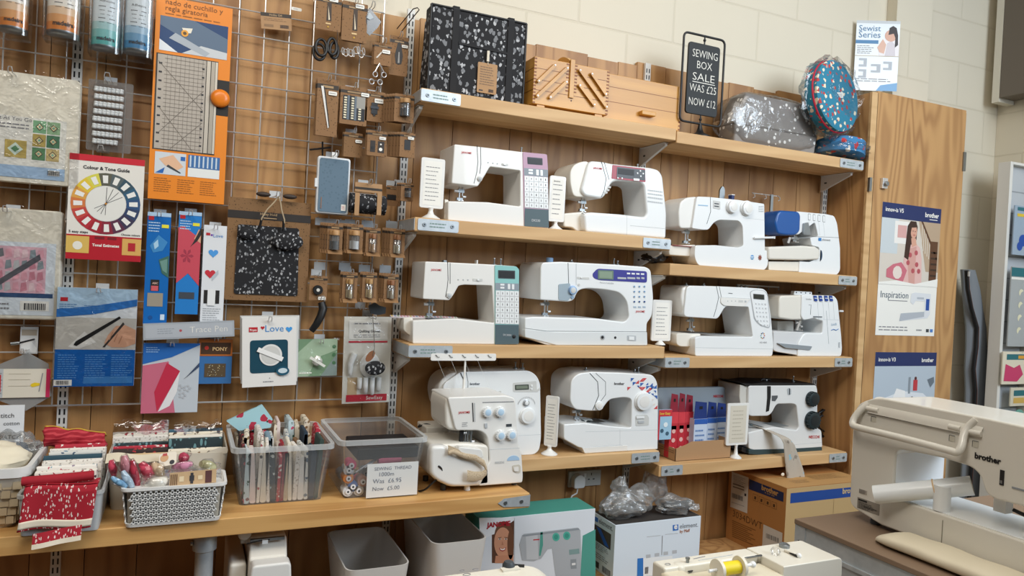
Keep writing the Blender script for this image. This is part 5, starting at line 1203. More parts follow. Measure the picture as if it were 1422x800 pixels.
# second, plain side box
d=2.31; x0b=x1+.004; tr=bxp(1290,398,d); brr=bxp(1285,600,d); z1b=bxp(953,345,d).z; z1b=(z1b+tr.z)/2; x1b=tr.x
x1b=min(x1b,XL1+.14)
t=thing('sewing_box','plain sided wooden sewing box with a small pull knob on the top shelf','sewing box',((x0b+x1b)/2,d+.06,zt),'wooden sewing boxes')
zb2=zt+.008
m=MB(); m.box((x0b,d,zb2),(x1b,d+.13,z1b),SBOX); m.build('body',t,bevel=.002)
m=MB(); 
for xx in (x0b+.01,XL1-.045): m.box((xx,d+.01,zt+.0005),(xx+.03,d+.12,zb2-.0002),SBOX)
m.build('foot_rail',t)
m=MB(); zh=z1b-zb2
for v in (.40,.72): m.box((x0b,d-.0008,zb2+zh*v-.0007),(x1b,d-.0001,zb2+zh*v+.0007),M('#8a4f1c'))
for i in range(12):
    z=zb2+zh*(i+.2)/12; m.box((x1b-.008,d-.0009,z),(x1b,d-.0001,z+zh*.035),M('#8a4f1c'))
m.build('drawer_joints',t)
a=bxp(1090,525,d); b=bxp(1155,530,d); m=MB(); m.box((a.x,d-.022,a.z-.007),(b.x,d-.0005,a.z+.009),SBOX); m.build('pull_knob',t,bevel=.003)
# chalkboard sign
zr=SH['s1R']; d=2.30
def tp(x,y,dd=None): return PY(*c1('T8',x,y),dd or d)
t=thing('chalkboard_sign','black swivel chalkboard reading SEWING BOX SALE in a wire frame on the top shelf','chalkboard',(tp(205,510).x,d,zr))
xa,xb=tp(127,300).x,tp(283,300).x; za,zb_=tp(205,470).z,tp(205,135).z
m=MB(); P=fillet([V(xa,d,za),V(xb,d,za),V(xb,d,zb_),V(xa,d,zb_)],.022,6); m.tube(P,.0045,BLK,8,closed=True); m.build('frame',t)
xc=(xa+xb)/2
m=MB(); m.lathe([(.045,.0005),(.045,.004),(.036,.010),(.016,.02),(.010,.034),(.006,max(.04,za-zr))],(xc,d,zr),(0,0,1),BLK,28); m.build('base',t)
xa2,xb2=tp(146,300).x,tp(265,300).x; z2a,z2b=tp(205,437).z,tp(205,167).z
F=Face(V(xa2,d-.004,z2a),V(xb2-xa2,0,0),V(0,0,z2b-z2a)); m=MB(); P=fillet([F.p(0,0),F.p(1,0),F.p(1,1),F.p(0,1)],.014,6); m.prism(P,V(0,.009,0),M('#1b1e20',.6)); bd=m.build('board',t,bevel=.0015)
m=MB()
for z in ((zb_+z2b)/2,(za+z2a)/2): m.tube([V(xc,d,z-abs(zb_-z2b)/2),V(xc,d,z+abs(zb_-z2b)/2)],.003,BLK,8); m.ball(V(xc,d,z),.006,BLK,12,8)
m.build('swivel_pin',t)
m=MB(); CH=M('#e9e7df',.8)
for s_,u,v,w in (('SEWING',.12,.80,.80),('BOX',.28,.645,.48),('SALE',.16,.475,.70),('WAS £25',.08,.315,.85),('NOW £12',.08,.12,.85)): F.txt(m,s_,u,v,wu=w,hv=.105,mat=CH,off=.0006,bold=-.01)
F.rect(m,.16,.445,.88,.455,CH,.0006)
m.build('chalk_writing',t)
# polka dot box wrapped in film
d=2.305
t=thing('wrapped_box','grey box with white polka dots wrapped in clear film on the top right shelf','storage box',(tp(480,560).x,d+.08,zr))
TLp=tp(420,352); xa=tp(290,500,d).x; xb=tp(640,520,d).x; zt2=tp(640,400,d).z
m=MB()
m.prism(fillet([V(xa+.05,d,zr+.004),V(xb-.01,d,zr+.004),V(xb,d,zr+.075),V(xb-.005,d,zt2-.005),V(xa+.10,d,zt2+.0),V(xa+.05,d,zr+.09)],.012,4),V(0,.10,0),POLKA); m.build('box',t,bevel=.010)
m=MB(); m.box((xa+.05,d-.002,zr+.082),(xb-.002,d+.098,zr+.088),M('#6f6a66',.8)); m.build('lid_seam',t)
m=MB()
hf=(zt2-zr)/2+.006; c=V((xa+xb)/2+.012,d+.05,zr+hf)
def wrap(u,v):
    th=PI*v; ph=2*PI*u; e=.55
    f=lambda q:math.copysign(abs(q)**e,q)
    x=f(math.cos(ph))*(math.sin(th)**.6); y=f(math.sin(ph))*(math.sin(th)**.6); z=f(math.cos(th))
    p=V(c.x+x*((xb-xa)/2+.012),c.y+y*.070,c.z+z*hf)
    n_=noise.noise(p*28)*.009+noise.noise(p*70)*.004
    if x<-.6: p.z-= (abs(x)-.6)*.10*(1 if z>0 else -.3)
    p+=(p-c).normalized()*n_; p.z=max(p.z,zr+.0012); return p
m.sheet(wrap,64,32,FILM); m.build('film',t)
# round teal pouches in film
d=2.24
c=tp(712,365,d); r=(tp(812,365,d).x-tp(612,365,d).x)/2
c=V(c.x,d+.025,tp(712,365,d).z)
t=thing('round_case','upright round teal case with a space print and red zip, wrapped in film','case',(c.x,d+.03,c.z-r*1.0),'round printed cases')
m=MB(); m.lathe([(r*.9,-.035),(r,-.028),(r,.028),(r*.93,.034)],c,V(.18,-1,.12),TEALF,40); m.build('body',t,bevel=.0)
m=MB(); ax=V(.18,-1,.12).normalized(); u=ax.orthogonal().normalized(); w=ax.cross(u)
m.tube([c+ax*.01+(u*math.cos(a)+w*math.sin(a))*(r*1.005) for a in [2*PI*i/40 for i in range(40)]],.004,M('#c21f3d',.6),8,closed=True); m.build('zip',t)
m=MB(); F=Face(c+ax*.0355+V(-.012,0,-.012),V(.04,.004,.006),V(-.002,0,.022)); slab(m,F,.0008,PAPER); F.scrib(m,.1,.2,.9,.8,2,INKG); m.build('label_card',t)
m=MB(); m.ball(c+V(0,.002,0),(r*1.10,.042,r*1.10),FILM,36,24,nz=.22,nsc=14,seed=3); m.build('film',t)
c2=tp(735,530,2.30); r2=(tp(792,530,2.3).x-tp(640,530,2.3).x)/2
c2=V(c2.x+.002,2.30,zr+.046)
t=thing('round_case','blue space print case in crinkled film lying flat under the upright round one','case',(c2.x,c2.y,zr),'round printed cases')
m=MB(); m.lathe([(r2*.8,-.036),(r2*.9,-.03),(r2*.9,.03),(r2*.8,.036)],c2+V(0,.02,0),(0.1,.1,1),spots('blue_space_print','#3c7fb0','#e6e2da',34,.32,1.2,(1,1,1),'#c23a3f'),36); m.build('body',t)
m=MB(); m.ball(c2+V(0,.015,0),(r2*1.05,r2*.95,.044),FILM,32,20,nz=.25,nsc=16,seed=8); m.build('film',t)
# ---------------------------------------------------------------- lowest right shelf: tray with packets
zs=SH['s4R']; d=2.285
def fp(x,y,dd=d): return PY(*c1('F',x,y),dd)
xa=fp(235,470).x; xb=fp(545,400).x
t=thing('cardboard_tray','brown cardboard display tray holding the red and blue packets on the lowest shelf','cardboard tray',((xa+xb)/2,d+.06,zs))
def tz(y,x=400): return zs+(fp(x,y).z-fp(x,fp and 540).z)
h0=fp(543,400).z-zs; h0=.075
m=MB(); xl=xa-.012
yb=d+.15
m.prism([V(xa,d,zs+.001),V(xb,d,zs+.001),V(xb,d,zs+h0),V(xa+.075,d,zs+h0),V(xa+.05,d,zs+h0*.86),V(xa,d,zs+.050)],V(0,.002,0),KRAFTL)
m.box((xa,d,zs+.001),(xa+.002,yb,zs+.050),KRAFTL); m.box((xb-.002,d,zs+.001),(xb,yb,zs+h0),KRAFTL); m.box((xa,yb-.002,zs+.001),(xb,yb,zs+h0),KRAFTL); m.box((xa,d,zs+.0005),(xb,yb,zs+.0025),KRAFTL)
m.box((xa-.0006,d+.01,zs+.03),(xa-.0001,yb-.03,zs+.032),M('#7a5b3c')); m.box((xa-.0006,d+.01,zs+.038),(xa-.0001,yb-.03,zs+.040),M('#7a5b3c'))
m.build('tray')
tr_=bpy.data.objects['tray']; tr_.parent=t; tr_.location=Vector(tr_['_o'][:])-Vector(t['_o'][:])
def packet(x0,x1,y,z0,z1,hz,cols,label,group,fn):
    m=MB(); dp_=.03
    m.box((x0,y,z0),(x1,y+dp_,z1),cols[0])
    F=Face(V(x0,y,z0),V(x1-x0,0,0),V(0,0,z1-z0)); fn(F,m)
    m.prism([V(x0,y+.004,z1),V(x1,y+.004,z1),V(x1-.004,y+.004,z1+hz),V(x0+.004,y+.004,z1+hz+.006)],V(0,.001,0),cols[1])
    G=Face(V(x0,y+.0035,z1),V(x1-x0,0,0),V(0,0,hz)); G.rect(m,.38,.6,.62,.78,BLK,.0006)
    L_=Face(V(x0,y+dp_,z0),V(0,-dp_,0),V(0,0,z1-z0)); 
    tag(m.build('bobbin_packet'),label,'packet',group)
RP,RP2,BP,BP2=M('#c22e3a',.45),M('#8e1f33',.5),M('#c9d6ea',.4),M('#1d3577',.45)
def redf(F,m):
    F.rect(m,.0,.75,1,1,M('#d8414c',.4),.0005)
    for i in range(3): F.circ(m,.5,.18+i*.2,.009,M('#e9b6ad'),.001,14); F.rect(m,.2,.62,.8,.70,M('#9cc4c9'),.001)
def bluef(F,m):
    F.rect(m,0,.86,1,1,M('#2a5cb0'),.0005); F.scrib(m,.1,.1,.9,.75,5,M('#6f8fc0')); F.rect(m,.08,.30,.92,.34,M('#3b66a8'),.001)
def pk4(i,xA,xB,yT,yF,y,cols,lab,grp,fn):
    x0=fp(xA,yT,y).x; x1=fp(xB,yT,y).x; z1=fp((xA+xB)/2,yT,y).z; hz=fp((xA+xB)/2,yF,y).z-z1
    packet(x0,x1,y,zs+.004,z1,hz,cols,lab,grp,fn)
RL=['tall red packet of bobbins, leftmost of the three in the cardboard tray','middle one of the three tall red packets in the cardboard tray','red packet nearest the blue ones in the cardboard tray']
for i,(xA,xB,yT,yF,y) in enumerate(((205,250,290,195,2.33),(251,289,290,192,2.345),(290,332,288,200,2.36))): pk4(i,xA,xB,yT,yF,y,(RP,RP2),RL[i],'red packets in the cardboard tray',redf)
BL_=['blue topped packet at the left beside the red ones in the tray','blue topped packet in the middle of its row in the tray','blue topped packet at the right end of the cardboard tray']
for i,(xA,xB,yT,yF,y) in enumerate(((338,410,328,238,2.33),(411,463,322,240,2.345),(464,516,318,245,2.36))): pk4(i,xA,xB,yT,yF,y,(BP,BP2),BL_[i],'blue packets in the cardboard tray',bluef)
# wide white blue card at the left end of the tray
m=MB(); F=rectY(c1('F',140,278),c1('F',206,440),2.32); slab(m,F,.012,M('#9fc6de',.4)); F.rect(m,0,.78,1,1,M('#c9323e'),.0006); F.rect(m,0,.0,.12,.78,M('#c9323e'),.0006); F.circ(m,.3,.3,.008,M('#3e5f74'),.001); F.circ(m,.7,.2,.008,M('#3e5f74'),.001); F.circ(m,.55,.5,.01,M('#e4eef2'),.001); F.txt(m,'Sew Easy',.06,.84,wu=.8,mat=M('#e7c84a'),bold=.02)
for v in m.v: v.z+= (zs+.052)-min(q.z for q in m.v) if False else 0
tag(m.build('bobbin_packet'),'wide pale blue packet with red border at the left of the cardboard tray','packet','red packets in the cardboard tray')
# metal lid behind tray
m=MB(); P=fillet([fp(135,155,2.40),fp(500,150,2.40),fp(512,165,2.40),fp(515,480,2.40),fp(135,480,2.40)],.008)
zmn=min(p.z for p in P)
for p in P:
    if p.z<zmn+.04: p.z=zs+.001
m.prism(P,V(0,.02,0),M('#aebac4',.35,.3)); 
o=m.build('body',bevel=.003); t=thing('machine_case','pale grey metal machine case lid standing behind the cardboard tray','case',tuple(o['_o'])); o.parent=t; o.location=(0,0,0)
m=MB(); a=fp(443,208,2.399); b=fp(497,207,2.399); m.text('NECCHI',a,b-a,V(0,0,1),width=(b-a).length,mat=RED,bold=.04); m.build('logo',t)
# cables between machines on the second shelf
a=PY(925,330,2.42); coil((a.x-.01,2.42,SH['s2R']+.062),.034,4,M('#2a2a2c',.5),'dark coiled cable between the red panel and the two dial machines',seed=4,flat=.5)
m=MB(); a=PY(*c1('Y2',0,0),2) if False else None
p0=PY(912,360,2.36); m.ball(V(p0.x-.005,2.375,SH['s2R']+.022),(.045,.05,.021),M('#222428',.25),20,12,nz=.4,nsc=10,seed=2); tag(m.build('plastic_pouch'),'shiny dark plastic pouch at the left end of the second right shelf','pouch')
# ---------------------------------------------------------------- below the shelves
# power socket
d=YW-.001
def hp_(x,y,dd=d): return PY(*c1('H',x,y),dd)
xa,xb=hp_(585,130).x,hp_(760,120).x; za,zb=hp_(670,175).z,hp_(670,90).z
t=thing('wall_socket','grey double wall socket with a white plug on the boarding below the shelves','wall socket',((xa+xb)/2,d,za))
m=MB(); m.box((xa,d-.012,za),(xb,d,zb),M('#c5c6c2',.4)); m.build('faceplate',t,bevel=.002)
m=MB(); xq=xb-.045; zc=(za+zb)/2
for dx,dz_,w,h in ((0,.016,.003,.010),(-.011,-.004,.008,.004),(.011,-.004,.008,.004)): m.box((xq+dx-w/2,d-.0128,zc+dz_-h/2),(xq+dx+w/2,d-.0121,zc+dz_+h/2),BLK)
for x in (xq-.03,xq-.062): m.box((x-.005,d-.0155,zb-.026),(x+.005,d-.0121,zb-.010),WHB)
m.build('socket_holes',t)
px0=xa+.032; m=MB(); m.prism(fillet([V(px0-.025,d-.045,zc-.028),V(px0+.023,d-.045,zc-.028),V(px0+.025,d-.045,zc+.012),V(px0,d-.045,zc+.028),V(px0-.025,d-.045,zc+.012)],.01),V(0,.030,0),WHB); o=tag(m.build('plug',bevel=.004),'white three pin plug in the left half of the wall socket','plug')
pts=[V(px0,d-.028,zc-.030),V(px0-.004,d-.03,zc-.05),V(px0-.03,d-.04,zc-.055),V(px0-.05,d-.05,zc-.075),V(px0-.02,d-.05,zc-.10),V(px0,d-.04,zc-.14)]
m=MB(); m.tube(pts,.003,WHB,8); tag(m.build('white_cable'),'white cable drooping from the plug behind the teal carton','cable')
# teal and white machine carton
d=2.19; GX0,GX1=PY(*c1('H',105,352),d).x,PY(*c1('H',738,310),d).x; z1=(PY(*c1('H',105,352),d).z+PY(*c1('H',738,310),d).z)/2
t=thing('machine_carton','teal topped machine carton with a smiling woman and a printed machine below the shelves','carton',((GX0+GX1)/2,d+.07,PZL))
TEAL=M('#4f9d90',.45); m=MB(); m.prism([V(GX0,d,PZL),V(GX1,d,PZL),V(GX1,d,z1),V(GX0,d,z1)],V(0,.135,0),M('#dfe6ee',.4),TEAL); m.build('body',t,bevel=.0015)
F=Face(V(GX0,d,PZL),V(GX1-GX0,0,0),V(0,0,z1-PZL)); w,h=F.w,F.h
def uvH(x,y): p=PY(*c1('H',x,y),d); return ((p.x-GX0)/w,max(.004,(p.z-PZL)/h))
def polH(m,pts,mat,off=.0008): F.pol(m,[uvH(*p) for p in pts],mat,off)
m=MB()
polH(m,[(738,415),(738,672),(655,672),(668,450)],TEAL,.0006)
polH(m,[(292,350),(288,600),(170,600),(170,445)],M('#5a3a2c'),.0006)
polH(m,[(292,350),(292,365),(190,440),(170,445),(105,480),(100,352)],M('#e9edf2'),.0007)
F_=lambda x,y,rx,ry,mat,off: m.poly([F.p(*uvH(x+rx*math.cos(a),y+ry*math.sin(a)),off) for a in [2*PI*i/28 for i in range(28)]],mat)
SK=M('#cf9678',.5); F_(236,462,54,92,M('#6b4530'),.0008); F_(230,488,48,84,SK,.0010)
polH(m,[(190,560),(288,555),(288,602),(185,600)],M('#c48a6d'),.0011)
F_(272,500,18,80,M('#6b4530'),.0011); 
for x in (213,246): F_(x,468,8,4,M('#f2eee8'),.0012); F_(x,468,4,4,INK,.0013)
polH(m,[(203,460),(222,456),(222,459),(203,463)],M('#3b2218'),.0013); polH(m,[(238,456),(256,460),(256,463),(238,459)],M('#3b2218'),.0013)
polH(m,[(226,478),(234,500),(222,502)],M('#b97c5f'),.0012)
polH(m,[(208,515),(228,522),(248,512),(242,530),(228,537),(214,530)],M('#a83b3c'),.0012); polH(m,[(213,518),(228,524),(243,516),(239,526),(228,530),(217,526)],M('#f7f3ee'),.0013)
a=F.p(*uvH(140,405),.0014); b=F.p(*uvH(270,393),.0014); m.text('JANOME',a,b-a,V(0,0,1),width=(b-a).length,mat=M('#a8192c'),bold=.05)
# printed machine
polH(m,[(335,450),(345,440),(640,405),(655,420),(660,540),(655,672),(520,672),(515,640),(500,520),(475,525),(440,575),(400,590),(335,585),(320,500)],M('#aeb4ba'),.0009)
polH(m,[(355,455),(420,445),(425,580),(360,580)],M('#c6cbd0'),.0011); polH(m,[(436,430),(448,428),(450,500),(436,560),(428,560)],TEAL,.0012)
polH(m,[(335,447),(645,408),(652,418),(340,455)],M('#8f979e'),.0012)
for x,y in ((521,457),(580,450)): F_(x,y,20,23,M('#4fae9e'),.0013); F_(x,y,12,14,M('#3b9284'),.0014)
polH(m,[(592,527),(648,520),(650,548),(594,555)],M('#7f9c9c'),.0013); polH(m,[(600,580),(632,577),(634,630),(602,632)],M('#8d959b'),.0013); polH(m,[(608,600),(628,598),(628,610),(608,612)],M('#e7e9ea'),.0014)
polH(m,[(396,470),(430,467),(430,473),(396,476)],RED,.0013)
polH(m,[(292,352),(296,352),(296,600),(292,600)],M('#c9cfd6'),.0011)
m.build('front_print',t)
# element carton
d=2.20; EX0,EX1=PY(*c1('H',848,395),d).x,PY(*c1('H',1318,342),d).x; z1=PY(*c1('H',1318,342),d).z; dep=.16
t=thing('machine_carton','white carton with a small blue square logo standing beside the teal carton','carton',((EX0+EX1)/2,d+dep/2,PZL))
m=MB(); m.box((EX0,d,PZL),(EX1,d+dep,z1),M('#dbe6f0',.45)); m.build('body',t,bevel=.0012)
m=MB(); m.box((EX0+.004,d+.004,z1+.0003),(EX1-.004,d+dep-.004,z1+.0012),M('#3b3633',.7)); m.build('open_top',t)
F=Face(V(EX0,d,PZL),V(EX1-EX0,0,0),V(0,0,z1-PZL)); w,h=F.w,F.h
def uvE(x,y): p=PY(*c1('H',x,y),d); return ((p.x-EX0)/w,max(.004,(p.z-PZL)/h))
m=MB(); P=[uvE(1162,392),uvE(1192,388),uvE(1192,420),uvE(1162,424)]; F.pol(m,P,M('#2a6fc0'),.0006)
def tx(s_,A,B,mat,bold=.0,Fq=F,uvq=uvE): a=Fq.p(*uvq(*A),.0012); b=Fq.p(*uvq(*B),.0012); m.text(s_,a,b-a,V(0,0,1),width=(b-a).length,mat=mat,bold=bold)
tx('e',(1168,414),(1186,412),PAPER,.03); tx('element.',(1200,410),(1300,400),M('#7b8188'),0); tx('by Pfaff',(1200,435),(1255,428),M('#b07a62'),.02)
for i in range(4): F.pol(m,[uvE(1015+i*48,555-i*8),uvE(1040+i*48,552-i*8),uvE(1040+i*48,570-i*8),uvE(1015+i*48,574-i*8)],M('#b9bec3'),.0006)
F.pol(m,[uvE(968,575),uvE(1000,572),uvE(1000,672),uvE(966,672)],M('#2f78c4'),.0006); F.pol(m,[uvE(1000,572),uvE(1160,560),uvE(1160,672),uvE(1000,672)],M('#eef2f4'),.0005)
F.bars(m,*uvE(1008,660),*uvE(1028,620),INK,8)
F.pol(m,[uvE(1103,450),uvE(1107,450),uvE(1103,556),uvE(1100,556)],INKG,.0006)
for a,b in (((1020,455),(1095,447)),((1120,442),(1190,435))): F.pol(m,[uvE(*a),uvE(*b),uvE(b[0],b[1]+3),uvE(a[0],a[1]+3)],LGRY,.0006)
m.build('front_print',t)
G=Face(V(EX0,d+dep,PZL),V(0,-dep,0),V(0,0,z1-PZL)); m=MB()
G.rect(m,.1,.86,.26,.94,M('#2a6fc0')); G.txt(m,'element.',.3,.87,wu=.6,mat=DGRY,bold=0,off=.0012); G.rect(m,.08,.52,.85,.80,M('#4c4641')); G.pol(m,[(.2,.78),(.4,.78),(.8,.54),(.6,.54)],M('#2a5fb0'),.0012); G.scrib(m,.1,.38,.8,.5,4,INKG); G.scrib(m,.1,.22,.8,.33,3,INKG); G.bars(m,.55,.05,.9,.16,INK,10); G.rect(m,.1,.05,.4,.16,DGRY)
m.build('side_print',t)
# crumpled bags on it
def blob(name,c,r,mat,label,cat,nz=.35,seed=1,group=None,inner=None,zmin=None,nsc=9):
    m=MB(); o0=len(m.v); m.ball(c,r,mat,44,30,nz=nz,nsc=nsc,seed=seed)
    for v in m.v:
        n_=noise.noise(v*45)*.006+noise.noise(v*110)*.003; v+=(v-Vector(c)).normalized()*n_
        if zmin is not None: v.z=max(v.z,zmin)
    return tag(m.build(name),label,cat,group)
zc=z1+.0015
a=PY(*c1('H',900,240),2.27)
def bagthing(label,lobes,cab,loc):
    t=thing('plastic_bag',label,'plastic bag',loc,'plastic bags on the white carton'); m=MB()
    for i,(c,r,sd) in enumerate(lobes): m.ball(c,r,BAGP,44,30,nz=.3,nsc=8,seed=sd)
    for v in m.v:
        v+=V(noise.noise(v*22),noise.noise(v*22+V(9,0,0)),noise.noise(v*22+V(0,7,0)))*.016; v.z=max(v.z,zc)
    m.build('film',t); m=MB(); cab(m); m.build('cables',t); return t
H=lambda x,y,dd:PY(*c1('H',x,y),dd)
b1,b2,b3=H(850,260,2.27),H(930,250,2.27),H(1045,140,2.36)
def cab1(m):
    r=random.Random(6); pts=[]
    for i in range(70): a=2*PI*i/13; k=.8+.3*r.random(); pts.append(V(b1.x+.04+math.cos(a)*.075*k,2.27+math.sin(a*.8)*.03,zc+.022+.012*math.sin(a*1.3)+.01*r.random()))
    m.tube(pts,.004,M('#4a4542',.5),6)
bagthing('large crumpled clear plastic bag of cables on top of the white carton',[(V(b1.x+.03,2.27,zc+.045),V(.10,.055,.048),1),(V(b2.x+.02,2.28,zc+.06),V(.085,.05,.05),2),(V(b3.x,2.33,zc+.11),V(.05,.045,.075),4),(V(b2.x-.03,2.30,zc+.10),V(.035,.03,.04),5)],cab1,(b1.x,2.27,zc))
b4=H(1190,290,2.235)
def cab2(m):
    r=random.Random(9); pts=[]
    for i in range(90): a=2*PI*i/12; k=.7+.4*r.random(); pts.append(V(b4.x+math.cos(a)*.062*k,2.25+math.sin(a)*.018,zc+.028+math.sin(a*.9)*.018*k))
    m.tube(pts,.0045,BLK,6)
bagthing('clear plastic bag of black cables at the right end of the white carton',[(V(b4.x,2.25,zc+.032),V(.085,.04,.034),7),(V(b4.x+.075,2.24,zc+.025),V(.035,.012,.018),8)],cab2,(b4.x,2.25,zc))
# brown 3034 carton
X0=2.19; d=2.12; z1=1.5-.765-.004; dep=YW-.0185-d
t=thing('machine_carton','large brown cardboard carton printed 3034DWT with a blue band','carton',(2.4,d+.15,PZL))
KB=M('#b07a42',.7); KY=M('#bd9e6e',.7)
m=MB(); m.box((X0,d,PZL),(2.64,2.258,z1),KB); m.box((X0,2.2581,PZL),(2.64,d+dep,z1),KB); m.build('body',t,bevel=.001)
G=Face(V(X0,d+dep,PZL),V(0,-dep,0),V(0,0,z1-PZL)); w,h=G.w,G.h
def uvV(x,y): p=PX(*c1('V',x,y),X0); return ((d+dep-p.y)/w,max(.004,(p.z-PZL)/h))
m=MB(); pv=lambda pts,mat,off=.0008:G.pol(m,[uvV(*p) for p in pts],mat,off)
pv([(110,100),(265,155),(252,487),(95,425)],M('#cfccc6'))
for j in range(6): pv([(125,130+j*14),(235-(j%3)*20,168+j*14-(j%3)*6),(235-(j%3)*20,172+j*14-(j%3)*6),(125,134+j*14)],INKG,.0014)
for j in range(2): pv([(120,205+j*26),(225,240+j*26),(225,252+j*26),(120,217+j*26)],M('#77736f'),.0013)
for i in range(13): pv([(112+i*8,295+i*3),(112+i*8+3+(i%3),296+i*3),(112+i*8+3+(i%3),340+i*3),(112+i*8,338+i*3)],INK,.0014)
pv([(228,300),(245,306),(243,330),(226,324)],INK,.0014); pv([(108,380),(225,420),(225,424),(108,384)],INKG,.0014)
pv([(270,168),(590,295),(585,380),(268,262)],M('#17264f'))
def tv(s_,A,B,mat,bold=0,hv=None):
    a=G.p(*uvV(*A),.0014); b=G.p(*uvV(*B),.0014); m.text(s_,a,V(0,-1,0),V(0,0,1),width=abs(a.y-b.y),height=hv,mat=mat,bold=bold)
tv('brother',(385,265),(540,320),M('#b5884f'),.04); tv('at your side',(415,298),(505,330),M('#b5884f'),.0)
for i in range(4):
    x=305+i*58; y=300+i*24; pv([(x,y),(x+48,y+19),(x+46,y+82),(x-2,y+63)],M('#8a5c2d')); pv([(x+4,y+7),(x+44,y+23),(x+42,y+75),(x+2,y+59)],KB,.0012)
    pv([(x+14,y+25),(x+32,y+32),(x+30,y+60),(x+12,y+53)],M('#4b3018'),.0016)
tv('3034DWT',(118,512),(390,628),M('#57391c'),-.01,hv=None)
for j in range(9): pv([(112,548+j*18),(330-(j*37)%90,640+j*18-(j*37)%90*.4),(330-(j*37)%90,648+j*18-(j*37)%90*.4),(112,556+j*18)],M('#7c5328'))
pv([(402,588),(578,668),(575,760),(390,790)],M('#cfccc6')); 
for i in range(12): pv([(428+i*10,670+i*4),(428+i*10+3+(i%3),671+i*4),(428+i*10+3+(i%3),715+i*4),(428+i*10,713+i*4)],INK,.0014)
m.build('side_print',t)
G2=Face(V(X0,d,PZL),V(2.64-X0,0,0),V(0,0,z1-PZL)); w2,h2=G2.w,G2.h
def uv2(x,y): p=PY(*c1('V',x,y),d); return ((p.x-X0)/w2,(p.z-PZL)/h2)
m=MB(); G2.rect(m,.0,.0,1,.995,KY,.0004)
ub=uv2(652,300)[1]; lb=uv2(652,393)[1]
G2.rect(m,uv2(652,300)[0],lb,1,ub,M('#1c4690'),.0009); a=G2.p(uv2(1130,305)[0],lb+(ub-lb)*.42,.0015); m.text('brother',a,V(1,0,0),V(0,0,1),width=.10,mat=M('#c9b083'),bold=.03); 
G2.rect(m,uv2(1048,400)[0],.0,uv2(1048,400)[0]+.004,lb-.005,M('#8c7048'),.0009)
m.build('front_print',t)
m=MB(); T=Face(V(X0,d,z1+.0004),V(2.64-X0,0,0),V(0,.138,0)); 
T.rect(m,0,0,1,1,M('#b98e58',.7),.0003)
for u0,v0,u1,v1,n_ in ((.50,.45,.92,.9,7),(.2,.3,.42,.6,4)): T.scrib(m,u0,v0,u1,v1,n_,M('#8f6d42'),.0008)
m.build('top_print',t)
# white bins
def bin_(FLp,FRp,zr_,label,mat,items=None,zb=PZL,yback=2.40):
    a=PZ(*FLp,zr_); b=PZ(*FRp,zr_); y=(a.y+b.y)/2
    t=thing('storage_bin',label,'storage bin',((a.x+b.x)/2,(y+yback)/2,zb),'plain white bins under the bench')
    m=MB(); m.tub(a.x,b.x,y,yback,zb+.0005,zr_,mat,taper=.022,wall=.004,r=.035,n=6); m.build('body',t,smooth=False)
    return a.x,b.x,y
WB=M('#d5d3cf',.4)
e1=bin_((480,792),(573,786),.635,'white open bin, the left one under the bench','' or WB)
e2=bin_((601,756),(680,749),.685,'white open bin with a plastic pouch in it, the right one under the bench',WB,zb=PZL,yback=2.42)
m=MB(); c=V(e2[0]+.03,e2[2]+.11,.60); 
def pf(u,v): return V(e2[0]+.018+.012*math.sin(v*5)+.01*u,e2[2]+.03+u*.16,.50+v*.165*(1-.3*u)+.004*math.sin(u*20))
m.sheet(pf,14,8,BAGP); tag(m.build('plastic_pouch'),'clear crinkled pouch leaning inside the right bin under the bench','pouch')
# ---------------------------------------------------------------- foreground machine tops
def fgtable():
    t=thing('front_table','low table below the picture edge carrying the two cream machines in front','table',(.9,.9,0))
    m=MB(); m.box((-.2,.35,.655),(1.20,1.16,.685),MDF); m.build('tabletop',t,bevel=.002)
    for x,y in ((-.15,.40),(1.12,.40),(-.15,1.08),(1.12,1.08)):
        m=MB(); m.box((x,y,0),(x+.04,y+.04,.6548),GALV); m.build('leg',t)
fgtable()
zt_=1.5-.50; CM=M('#ddd8ca',.38,0,.15)
cor=[PZ(*c1('W',*q),zt_) for q in ((115,225),(1040,88),(1300,195),(930,256))]
X0_=cor[0].x; X1_=cor[2].x; yb=cor[1].y; yf=cor[2].y
t=thing('sewing_machine','cream machine top with a yellow thread spool in the foreground','sewing machine',((X0_+X1_)/2,.97,.6855),'cream machines in the foreground')
xr=cor[3].x
SY=.995; SR=(PY(*c1('W',515,198),SY).z-PY(*c1('W',515,326),SY).z)/2; SZ=PY(*c1('W',590,262),SY).z; TRZ=SZ-SR*1.04
m=MB(); zb=.6855
m.prism(fillet([V(xr,yf,zb+.06),V(X1_,yf,zb+.06),V(X1_-.004,yf,zt_),V(xr,yf,zt_)],[.004,.01,.012,.003]),V(0,yb-yf,0),CM); m.build('body',t,bevel=.007,seg=3)
m=MB(); m.box((X0_,yf-.02,zb),(X1_,yb,zb+.058),CM); m.build('base',t,bevel=.006)
# sunken tray on the left half
m=MB(); yl=(yf+yb)/2+.012
m.box((X0_+.004,yl,zt_-.11),(xr-.001,yb,zt_),CM); m.build('back_wall',t,bevel=.005)
m=MB(); m.box((X0_+.004,yf-.012,zt_-.11),(xr-.001,yl-.001,TRZ),M('#d9d0b9',.42)); m.build('spool_tray',t,bevel=.005)
m=MB(); m.box((X0_,yf-.012,zt_-.11),(X0_+.05,yl+.01,zt_-.008),M('#d6cdb6',.42)); m.build('spool_tray',t,bevel=.008)
